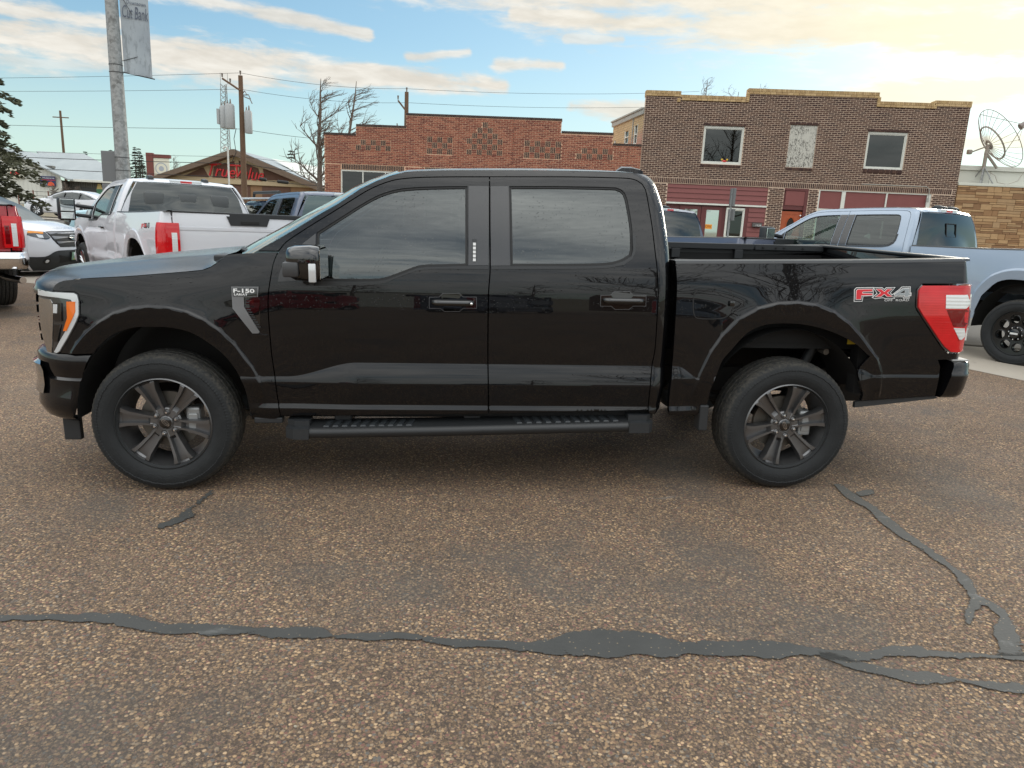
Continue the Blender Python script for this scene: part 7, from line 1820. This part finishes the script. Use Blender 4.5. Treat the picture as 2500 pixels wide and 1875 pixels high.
# ---------------------------------------------------------------- other vehicles
def set_vehicle(root, x, y, az, sx=1.0, sz=1.0, dz=0.0):
    h = math.radians(az); hx, hy = math.sin(h), math.cos(h); ex = Vector((-hx, -hy, 0)); ey = Vector((-ex.y, ex.x, 0)); z = float(g(x, y))+dz
    root.matrix_world = Matrix(((ex.x*sx, ey.x*sx, 0, x), (ex.y*sx, ey.y*sx, 0, y), (0, 0, sz, z), (0, 0, 0, 1)))
def xm_sd(x): x = np.asarray(x, float); return x+np.interp(x, [2.93, 3.13], [0, .68])
def xm_ext(x): x = np.asarray(x, float); return x-np.interp(x, [1.95, 2.65], [0, .55])+np.interp(x, [2.93, 3.13], [0, .26])
GRP = 'pickups parked at an angle along the kerb'
sd_tail = [(4.685, 1.25), (4.70, 1.292), (4.945, 1.292), (4.945, .80), (4.69, .80)]
sd_in = [([(4.855, 1.17), (4.915, 1.17), (4.915, .86), (4.855, .86)], M_TAILWHITE)]
def fx4(rig, parent, shift=0.0):
    K = dict(gap=0, sm=False, cab=False, h=.2, thick=.001)
    dm = lambda q: [(p[0]+shift, p[1]) for p in dq(q)]
    d = skin(rig, 'decal', dm(Fr), M_DECRED, parent, off=.002, **K); skin(rig, 'decal', dm(Xr), M_DECRED, d, off=.002, **K); skin(rig, 'decal', dm(Fg), M_DECGREY, d, off=.002, holes=[np.array(dm(Fh))], **K)
    skin(rig, 'decal_edge', dm(Xw), M_BLACK, d, off=.0012, **K); skin(rig, 'decal_edge', dm(Ww), M_BLACK, d, off=.0012, **K)
white, rW = build_pickup('white extended cab pickup truck with tow mirrors and black tailgate trim', M_WHITEPAINT, GRP, dict(xm=xm_ext, h=.06, finer=True, crew=False, wheels='steel', phases=(5, 20), tail=sd_tail, tail_in=sd_in, mirror='tow', gate_trim=True, bed_poly=BED_SD, glass=M_GLASS_TINT, glass_front=M_GLASS_TINT, fins=((-.45, .16), (.30, .16)), rail=M_TRIM, seat_mat=M_SEATGREY))
set_vehicle(white, -4.12, 9.22, -35.8, 1.10, 1.01, .0); fx4(rW, white)
blue, rB = build_pickup('pale blue crew cab pickup truck on black eight hole wheels at right', M_BLUEPAINT, GRP, dict(xm=xm_sd, h=.05, finer=True, wheels='eight', phases=(5, 20), tail=sd_tail, tail_in=sd_in, mirror='tow', bed_poly=BED_SD, glass=M_GLASS_TINT, glass_front=M_GLASS_CLEAR, glass_wind=M_GLASS_CLEAR, slider=True, fins=((.0, .22), (.35, .2)), rail=M_TRIM, seat_mat=M_SEATGREY, dark_handle=False))
set_vehicle(blue, 7.261, 7.447, -28.1, 1.008, 1.002, -.065)
navy, rN = build_pickup('slate blue pickup truck with dark rear window and black tailgate strip behind the black pickup', M_NAVYPAINT, GRP, dict(xm=xm_sd, h=.09, wheels='steel', phases=(5, 20), tail=sd_tail, tail_mat=M_TAILDARK, tail_in=[], mirror='tow', bed_poly=BED_SD, gate_trim=True, fins=((.0, .2),), rail=M_TRIM))
set_vehicle(navy, 4.30, 10.70, -26.7, .98, .965, -.08)
left2, r2 = build_pickup('slate grey pickup truck cab just showing past the black pickup windscreen', M_NAVYPAINT, GRP, dict(xm=xm_sd, h=.10, wheels='steel', phases=(5, 20), tail=sd_tail, tail_in=sd_in, bed_poly=BED_SD, glass_back=M_GLASS_CLEAR, fins=()))
set_vehicle(left2, -1.645, 10.17, -30, 1.02, 1.04, -.146)
red, rR = build_pickup('dark red pickup truck with chrome rear bumper cut by the left edge', M_REDPAINT, GRP, dict(h=.08, wheels='steel', phases=(5, 20), tail=[(4.62, 1.262), (4.66, 1.292), (4.96, 1.292), (4.96, .88), (4.63, .88)], tail_in=[([(4.80, 1.20), (4.86, 1.20), (4.86, .90), (4.80, .90)], M_TAILWHITE), ([(4.885, 1.17), (4.94, 1.17), (4.94, .93), (4.885, .93)], M_TAILDARK)], bed_poly=BED_SD, rear_bumper=M_CHROME, fins=()))
set_vehicle(red, -8.035, 8.324, -41.1, .993, 1.006, 0)
b = MB(); b.tube([(4.2, .74, .50), (4.55, .80, .46), (4.95, .88, .46)], .045, 10); b.build('tail_pipe', M_CHROME, red, 'auto')
b = MB(); b.bbox(4.895, 4.91, .52, .58, .66, .72, .01); b.build('parking_sensor', M_DISC, red)
old, rO = build_pickup('faded pale blue older pickup truck with dark script on its bed side', M_TEALPAINT, None, dict(h=.10, wheels='steel', phases=(5, 20), tail_in=[], fins=(), rail=mat('teal_rail', (.16, .33, .38), .6)))
p = camxy((700-1250)/1759*18.5, 18.5); set_vehicle(old, p[0]-4.7*math.cos(.17), p[1]+4.7*math.sin(.17), -80.3, 1.0, 1.0, -.06)
me = text_mesh('decal_lettering', '4x4', 1.0, 0, shear=.2, bold=.03); co = np.zeros(len(me.vertices)*3); me.vertices.foreach_get('co', co); co = co.reshape(-1, 3); P_ = surf(4.20+(co[:, 0]-co[:, 0].min())/np.ptp(co[:, 0])*.34, 1.20+(co[:, 1]-co[:, 1].min())/np.ptp(co[:, 1])*.10, .003, cab=False); me.vertices.foreach_set('co', P_.ravel()); me.update(); obj('decal_lettering', me, mat('script_dark', (.07, .04, .05), .4), old)
# ---- cars made of lofted sections
def patch(fn, name, poly, m, parent, off=.004, h=.08, thick=.01, sm=True, holes=()):
    P = smooth_poly(poly, .03, 40) if sm else np.asarray(poly, float); v, T, L = cdt_fill(P, [np.asarray(q) for q in holes], h)
    e = 1e-3; S_ = fn(v[:, 0], v[:, 1]); N = np.cross(fn(v[:, 0]+e, v[:, 1])-S_, fn(v[:, 0], v[:, 1]+e)-S_); N /= np.linalg.norm(N, axis=1)[:, None]
    if fn is sf: N = -N
    V = list(S_+N*off); F = [tuple(t)[::-1] if fn is sf else tuple(t) for t in T]; NN = list(N)
    for q in L:
        o = len(V); n = len(q)
        for i in q: V.append(S_[i]+N[i]*off); NN.append(N[i])
        for i in q: V.append(S_[i]+N[i]*(off-thick)); NN.append(N[i])
        for i in range(n): F.append((o+i, o+n+i, o+n+(i+1) % n, o+(i+1) % n))
    return obj(name, mesh(name, V, F, True, NN), m, parent)
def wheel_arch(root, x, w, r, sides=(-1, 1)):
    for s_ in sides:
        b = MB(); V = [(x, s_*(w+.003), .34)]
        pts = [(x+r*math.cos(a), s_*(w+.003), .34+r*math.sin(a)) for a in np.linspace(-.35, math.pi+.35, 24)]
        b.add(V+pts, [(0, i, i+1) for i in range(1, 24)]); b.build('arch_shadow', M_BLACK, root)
def small_wheel(root, x, y, s_, R, style, phase):
    w = bpy.data.objects.new('wheel', None); COL.objects.link(w); w.parent = root; w.location = (x, y, R); k = R/.405; w.scale = (k, .85, k); w.rotation_euler = (0, 0, math.pi if s_ > 0 else 0)
    obj('tyre', WHEEL_CACHE[('tyre', True)], M_TYRE, w); b = MB(); b.lathe([(.268, -.10), (.262, -.125), (.25, -.10), (.24, -.02), (0, -.02)], 40); o = b.build('rim', M_BLACK if style else M_STEEL, w, 'auto')
    for i in range(9):
        a = phase+i*2*math.pi/9; b = MB()
        for d in (-.10, .10): b.tube([(.05*math.cos(a), -.11, .05*math.sin(a)), (.262*math.cos(a+d), -.12, .262*math.sin(a+d))], [.012, .026], 5)
        b.build('spoke', M_STEEL, w, 'auto')
    return w
def car_shell(root, paint, st, roof, w_roof, glassm, pillars, h_in=.02):
    """st: stations (x, z_bottom, z_shoulder, half width, crown); roof: stations (x, z_belt, z_roof, w_belt, w_top)"""
    rows = []
    for x, zb, zt, w, cr in st:
        half = [(w*.86, zb), (w*.97, zb+.06), (w, zb+(zt-zb)*.30), (w*1.005, zb+(zt-zb)*.55), (w*.99, zb+(zt-zb)*.80), (w*.955, zt-.02), (w*.90, zt+cr*.15), (w*.6, zt+cr*.8), (0, zt+cr)]
        row = [(x, -y, z) for y, z in half]+[(x, y, z) for y, z in half[::-1][1:]]; rows.append(row)
    R = Rig(root); body = loft(R, 'body', rows, paint)
    fr = rows[0]; 
    rows = []
    for x, zb, zr, wb, wt in roof:
        half = [(wb, zb), (wb*.5+wt*.5+.012, zb*.5+zr*.5-.02), (wt+.02, zr-.10), ]
        rows.append([(x, -y, z) for y, z in half])
    for s_ in (-1, 1):
        rr = [[(p[0], p[1]*-s_, p[2]) for p in r_] for r_ in rows]; loft(R, 'side_window', rr, glassm, flip=s_ > 0)
    rows = []
    for x, zb, zr, wb, wt in roof:
        half = [(wt+.024, zr-.105), (wt+.012, zr-.05), (wt*.90, zr-.012), (wt*.6, zr), (0, zr+.012)]
        rows.append([(x, -y, z) for y, z in half]+[(x, y, z) for y, z in half[::-1][1:]])
    loft(R, 'roof', rows, paint)
    return body
suv = thing('white_suv', 'white sports utility vehicle with black grille facing right behind the red pickup', 'car')
def sf(y, z):
    y = np.asarray(y, float); z = np.asarray(z, float)
    x = .34*np.abs(y/.98)**2.6+np.interp(z, [.18, .30, .42, .55, .72, .90, 1.0, 1.06], [.20, .10, .03, .0, .015, .05, .10, .20])
    return np.stack([x, y, z], -1)
yy = np.linspace(-.97, .97, 25); rows = [sf(yy, np.full(25, z)) for z in (.18, .30, .42, .55, .64, .72, .82, .90, .96, 1.0, 1.04, 1.06)]
RS = Rig(suv)
loft(RS, 'front_fascia', rows, M_WHITEPAINT, flip=True)
rows = []
for t in np.linspace(0, 1, 12):
    r_ = sf(yy, np.full(25, 1.06)); q = r_.copy(); q[:, 0] = r_[:, 0]*(1-t)+(1.30+.10*(1-np.abs(yy)**2)*-1)*t; a = np.abs(yy/.97)
    q[:, 2] = 1.06+(.16*np.sin(min(1, t*1.6)*math.pi/2)*(1-.55*a**3))*1.0+.02*t; q[:, 2] += .018*np.exp(-((a-.62)/.12)**2)*t; rows.append(q)
loft(RS, 'bonnet', rows, M_WHITEPAINT, flip=True)
rows = []
for x, zb, zt, w in ((.34, .20, 1.06, .97), (.6, .24, 1.10, .985), (1.3, .26, 1.16, .99), (2.4, .26, 1.18, 1.0), (3.6, .26, 1.20, .995), (4.6, .30, 1.22, .97), (4.95, .42, 1.15, .90)):
    for_ = [(w*.9, zb), (w, zb+.12), (w*1.005, .62), (w*.985, .95), (w*.94, zt)]; rows.append([(x, -a, z) for a, z in for_])
for s_ in (-1, 1): loft(RS, 'body_side', [[(p[0], p[1]*-s_, p[2]) for p in r_] for r_ in rows], M_WHITEPAINT, flip=s_ > 0)
b = MB(); b.add([(4.95, -.90, .42), (4.95, .90, .42), (4.97, .85, 1.15), (4.97, -.85, 1.15)], [(0, 1, 2, 3)]); b.box(.5, 4.9, -.9, .9, .22, .3); b.build('tail_panel', M_WHITEPAINT, suv)
RF_ = [(1.25, 1.19, 1.24, .90, .80), (1.7, 1.19, 1.60, .92, .74), (2.2, 1.19, 1.80, .93, .72), (3.2, 1.20, 1.84, .93, .71), (4.3, 1.22, 1.80, .92, .70), (4.85, 1.22, 1.55, .88, .70), (4.96, 1.2, 1.3, .86, .74)]
rows = [[(x, -wb, zb), (x, -(wb+wt)/2-.01, (zb+zr)/2-.02), (x, -wt-.02, zr-.10)] for x, zb, zr, wb, wt in RF_]
for s_ in (-1, 1): loft(RS, 'side_window', [[(p[0], p[1]*-s_, p[2]) for p in r_] for r_ in rows], M_GLASS_BACK, flip=s_ > 0)
rows = [[(x, s2*yv, z) for s2, yv, z in [(-1, wt+.02, zr-.10), (-1, wt, zr-.04), (-1, wt*.8, zr), (1, 0, zr+.01), (1, wt*.8, zr), (1, wt, zr-.04), (1, wt+.02, zr-.10)]] for x, zb, zr, wb, wt in RF_[2:]]
loft(RS, 'roof', rows, M_WHITEPAINT)
rows = [[(x+.04*(abs(u)**2), u*w, z) for u in np.linspace(-1, 1, 9)] for x, z, w in ((1.10, 1.20, .86), (1.6, 1.55, .77), (2.18, 1.79, .70))]; loft(RS, 'windscreen', rows, M_GLASS_BACK)
gp = [(-.58, 1.02), (-.45, 1.035), (.45, 1.035), (.58, 1.02), (.52, .86), (.40, .70), (-.40, .70), (-.52, .86)]
gr = patch(sf, 'grille', gp, M_BLACK, suv, .006)
for z0, z1, hw in ((.965, 1.01, .57), (.865, .93, .53), (.775, .82, .46)):
    patch(sf, 'grille_bar', [(-hw, z1), (hw, z1), (hw-.03, z0), (-hw+.03, z0)], mat('grille_grey', (.20, .20, .21), .3, .5), gr, .022, sm=False)
for s_ in (-1, 1):
    hp = [(s_*.60, 1.02), (s_*.93, 1.045), (s_*.945, .98), (s_*.88, .93), (s_*.64, .865), (s_*.56, .90)]
    if s_ < 0: hp = hp[::-1]
    hl = patch(sf, 'headlamp', hp, M_LAMPDARK, suv, .008)
    ap = [(s_*.63, 1.012), (s_*.92, 1.035), (s_*.93, .99), (s_*.66, .975)]; ap = ap if s_ > 0 else ap[::-1]; patch(sf, 'marker_lens', ap, mat('orange_lens', (.70, .26, .03), .2), hl, .014, sm=False)
    lp_ = [(s_*.68, .955), (s_*.78, .965), (s_*.77, .90), (s_*.69, .89)]; lp_ = lp_ if s_ > 0 else lp_[::-1]; patch(sf, 'lamp_reflector', lp_, M_LAMPWHITE, hl, .014)
    fg = [(s_*.72+.055*math.cos(a), .41+.055*math.sin(a)) for a in np.linspace(0, 2*np.pi, 16, endpoint=False)]; pass
lowp = [(-.975, .50), (-.72, .505), (-.55, .60), (-.40, .63), (.40, .63), (.55, .60), (.72, .505), (.975, .50), (.975, .20), (-.975, .20)]
lw = patch(sf, 'lower_bumper', lowp, M_PLASTIC, suv, .012, h=.1)
patch(sf, 'air_intake', [(-.46, .53), (.46, .53), (.40, .36), (-.40, .36)], M_BLACK, lw, .018, sm=False)
for s_ in (-1, 1):
    patch(sf, 'fog_lamp', [(s_*.68+.065*math.cos(a), .41+.065*math.sin(a)) for a in np.linspace(0, 2*np.pi, 16, endpoint=False)], M_BLACK, lw, .020, sm=False); patch(sf, 'fog_lens', [(s_*.68+.032*math.cos(a), .41+.032*math.sin(a)) for a in np.linspace(0, 2*np.pi, 12, endpoint=False)], M_LAMPWHITE, lw, .024, sm=False)
pf = patch(sf, 'plate_frame', [(-.17, .60), (.17, .60), (.17, .41), (-.17, .41)], M_BLACK, suv, .045, thick=.03, sm=False)
patch(sf, 'number_plate', [(-.152, .585), (.152, .585), (.152, .425), (-.152, .425)], mat('plate_green', (.20, .34, .24), .4), pf, .050, sm=False)
patch(sf, 'plate_print', [(-.14, .50), (.05, .47), (.13, .44), (-.14, .435)], mat('plate_yellow', (.62, .55, .10), .5), pf, .053, sm=False); patch(sf, 'plate_print', [(-.06, .575), (.12, .575), (.12, .52), (-.06, .52)], mat('plate_pale', (.55, .65, .62), .5), pf, .053, sm=False)
em = [(.10*math.cos(a), .90+.042*math.sin(a)) for a in np.linspace(0, 2*np.pi, 24, endpoint=False)]; e_ = patch(sf, 'emblem', em, M_CHROME, gr, .034, sm=False); patch(sf, 'emblem_centre', [(p[0]*.82, .90+(p[1]-.90)*.76) for p in em], M_LAMPDARK, e_, .037, sm=False)
me = text_mesh('bonnet_lettering', 'EXPLORER', 1.0, 0, spacing=1.5, bold=.02); co = np.zeros(len(me.vertices)*3); me.vertices.foreach_get('co', co); co = co.reshape(-1, 3); yv = -.36+(co[:, 0]-co[:, 0].min())/np.ptp(co[:, 0])*.72; tv_ = (co[:, 1]-co[:, 1].min())/np.ptp(co[:, 1])
P_ = sf(yv, np.full(len(yv), 1.06)); P_[:, 0] += .03+.05*tv_; P_[:, 2] += .034+.026*tv_; me.vertices.foreach_set('co', P_.ravel()); me.update(); obj('bonnet_lettering', me, M_CHROME2, suv)
for x in (.98, 3.84):
    wheel_arch(suv, x, 1.0, .43)
    for s_ in (-1, 1): small_wheel(suv, x, s_*.89, s_, .37, 0, .2)
p = camxy((180-1250)/1759*15.2, 15.2); set_vehicle(suv, p[0], p[1], 97, .98, .93, -.08)
# ---- far white sedan, dark suv
def sedan(label, paint, cat='car'):
    root = thing('white_sedan', label, cat); R = Rig(root)
    st = [(.0, .30, .62, .60, .03), (.06, .20, .68, .74, .04), (.25, .17, .76, .86, .06), (.60, .17, .86, .91, .07), (1.2, .18, .95, .92, .06), (1.7, .18, .98, .925, .04), (2.6, .18, .99, .925, .03), (3.6, .18, 1.0, .92, .03), (4.3, .20, 1.02, .90, .02), (4.7, .24, 1.02, .85, .02), (4.90, .34, .92, .76, .02), (4.95, .40, .80, .70, .0)]
    rf = [(1.45, .97, 1.02, .84, .80), (1.9, .98, 1.28, .86, .68), (2.4, .99, 1.44, .87, .62), (2.9, 1.0, 1.475, .87, .60), (3.5, 1.0, 1.44, .87, .60), (4.0, 1.01, 1.28, .86, .64), (4.45, 1.02, 1.07, .82, .74)]
    body = car_shell(root, paint, st, rf, .6, M_GLASS_BACK, ())
    b = MB(); b.add([(0, -.60, .30), (0, .60, .30), (0, .60, .62), (0, -.60, .62)], [(0, 1, 2, 3)]); b.build('nose', paint, root)
    rows = [[(x+.06*u*u, u*w, z) for u in np.linspace(-1, 1, 7)] for x, z, w in ((1.35, .995, .80), (1.9, 1.30, .66), (2.3, 1.435, .60))]; loft(R, 'windscreen', rows, M_GLASS_BACK)
    for x in (.93, 3.83):
        wheel_arch(root, x, .928, .375)
        for s_ in (-1, 1): small_wheel(root, x, s_*.83, s_, .335, 1, .1)
    for s_ in (-1, 1):
        for x0 in (2.55, 3.45):
            b = MB(); b.tube([(x0, s_*.885, 1.0), (x0+.02, s_*.70, 1.34)], .022, 5); b.build('pillar', M_BLACK, root)
        b = MB(); b.bbox(.17, .62, s_*.80-.05, s_*.80+.05, .62, .74, .03); b.build('headlamp', M_LAMPDARK, root, 'auto'); b = MB(); b.bbox(.12, .5, s_*.79-.03, s_*.79+.03, .30, .40, .02); b.build('air_intake', M_BLACK, root, 'auto')
        b = MB(); b.bbox(1.75, 1.98, s_*1.0-.09, s_*1.0+.09, .98, 1.10, .04); b.build('wing_mirror', paint, root, 'auto')
        b = MB(); b.box(1.50, 1.506, s_*.931-.003, s_*.931+.003, .30, .93); b.box(2.62, 2.626, s_*.931-.003, s_*.931+.003, .30, .95); b.box(1.4, 3.6, s_*.928-.004, s_*.928+.004, .235, .25); b.build('shut_line', M_TRIM, root)
        for x0 in (2.42, 3.35): b = MB(); b.bbox(x0, x0+.2, s_*.928-.012, s_*.928+.012, .80, .83, .006); b.build('door_handle', M_CHROME2, root, 'auto')
    return root
sed = sedan('white saloon car with silver wheels driving past on the far street', M_WHITEPAINT); set_vehicle(sed, -22.37, 39.41, -80, 1, 1, .084)
dk = thing('dark_suv', 'dark blue sports utility vehicle with pale roof seen from behind near the windscreen', 'car'); RD_ = Rig(dk)
st = [(.0, .30, .95, .80, .03), (.3, .24, 1.0, .90, .05), (1.3, .24, 1.05, .92, .04), (3.0, .26, 1.08, .92, .02), (4.2, .30, 1.10, .90, .01), (4.45, .40, 1.05, .86, .0)]
rf = [(1.3, 1.06, 1.1, .84, .78), (1.9, 1.07, 1.55, .86, .68), (2.4, 1.07, 1.64, .86, .66), (3.6, 1.08, 1.64, .86, .66), (4.25, 1.08, 1.58, .85, .66), (4.42, 1.06, 1.12, .83, .76)]
car_shell(dk, M_DKBLUE, st, rf, .6, M_GLASS_BACK, ())
b = MB(); b.add([(4.43, -.82, 1.06), (4.43, .82, 1.06), (4.27, .66, 1.55), (4.27, -.66, 1.55)], [(0, 1, 2, 3)]); b.build('rear_window', M_GLASS_BACK, dk); b = MB(); b.add([(4.455, -.84, .40), (4.455, .84, .40), (4.45, .82, 1.05), (4.45, -.82, 1.05)], [(0, 1, 2, 3)]); b.build('tailgate', M_DKBLUE, dk)
b = MB(); b.bbox(2.0, 4.2, -.66, .66, 1.655, 1.69, .012); b.build('pale_roof', M_WHITEPAINT, dk); b = MB()
for s_ in (-1, 1): b.tube([(2.3, s_*.5, 1.69), (2.35, s_*.5, 1.79), (4.0, s_*.5, 1.79), (4.05, s_*.5, 1.69)], .03, 6)
b.bbox(3.6, 3.8, -.45, .45, 1.70, 1.77, .02); b.build('roof_rack', M_BLACK, dk, 'auto'); b = MB(); b.tube([(4.52, -.55, 1.0), (4.60, -.55, 1.10), (4.60, .55, 1.10), (4.52, .55, 1.0)], .03, 8); b.build('ladder_bar', M_CHROME, dk, 'auto')
for x in (.85, 3.55):
    wheel_arch(dk, x, .925, .42)
    for s_ in (-1, 1): small_wheel(dk, x, s_*.83, s_, .37, 1, .1)
p = camxy((760-1250)/1759*13.6, 13.6); hx = math.radians(-30); set_vehicle(dk, p[0]+4.4*math.sin(hx), p[1]+4.4*math.cos(hx), -30, 1, 1.0, 0)
# ---- the side of the street behind the viewer: it shows in the paint and the glass
beh = thing('long_building', 'long low pale commercial building across the lot behind the viewer', 'building', (-22, -78, float(g(-22, -78))))
b = MB(); b.box(0, 26, -8, 0, -.2, 3.6); b.build('wall', M_PALEWALL, beh); b = MB(); b.bbox(-.3, 26.3, -8.3, .3, 3.6, 4.1, .05); b.build('parapet', M_GREYCEM, beh)
for i in range(3):
    b = MB(); b.box(3+i*8, 4.6+i*8, -.02, .03, 1.4, 2.6); b.build('shop_window', M_GLASS_BACK, beh)
beh2 = thing('brown_house', 'brown gabled house beyond the lot behind the viewer', 'building', (20, -82, float(g(20, -82))))
b = MB(); b.box(0, 12, -8, 0, -.2, 3.4); b.prism([(-8.4, 3.3), (.4, 3.3), (-4, 5.6)], 0, 12, 'x'); b.build('wall', M_STOREDARK, beh2)
for i, (x, y, az, m_) in enumerate(((-9, -21, 150, M_WHITEPAINT), (-2.5, -22, 150, M_REDPAINT), (4.2, -22, 150, M_NAVYPAINT), (11.0, -21.5, 150, M_WHITEPAINT))):
    src = (white, red, navy, blue)[i]; c_ = copy_tree(src); set_vehicle(c_, x, y, az)
    c_['label'] = ['white pickup truck parked behind the viewer at the lot edge', 'red pickup truck parked behind the viewer beside a white one', 'slate pickup truck parked behind the viewer next to the red one', 'pale blue pickup truck parked last in the row behind the viewer'][i]; c_['group'] = 'pickups parked behind the viewer'
for i, (x, y, H) in enumerate(((-24, -52, 9), (-6, -56, 11), (9, -60, 10), (26, -50, 9), (10.2, -26, 13.5), (13.6, -21, 13), (17.0, -27, 14))):
    bare_tree('bare tree standing beyond the lot behind the viewer', x, y, H, (.1, 0), .2, 200+i, .2, True, 1.0, 'bare trees behind the viewer')
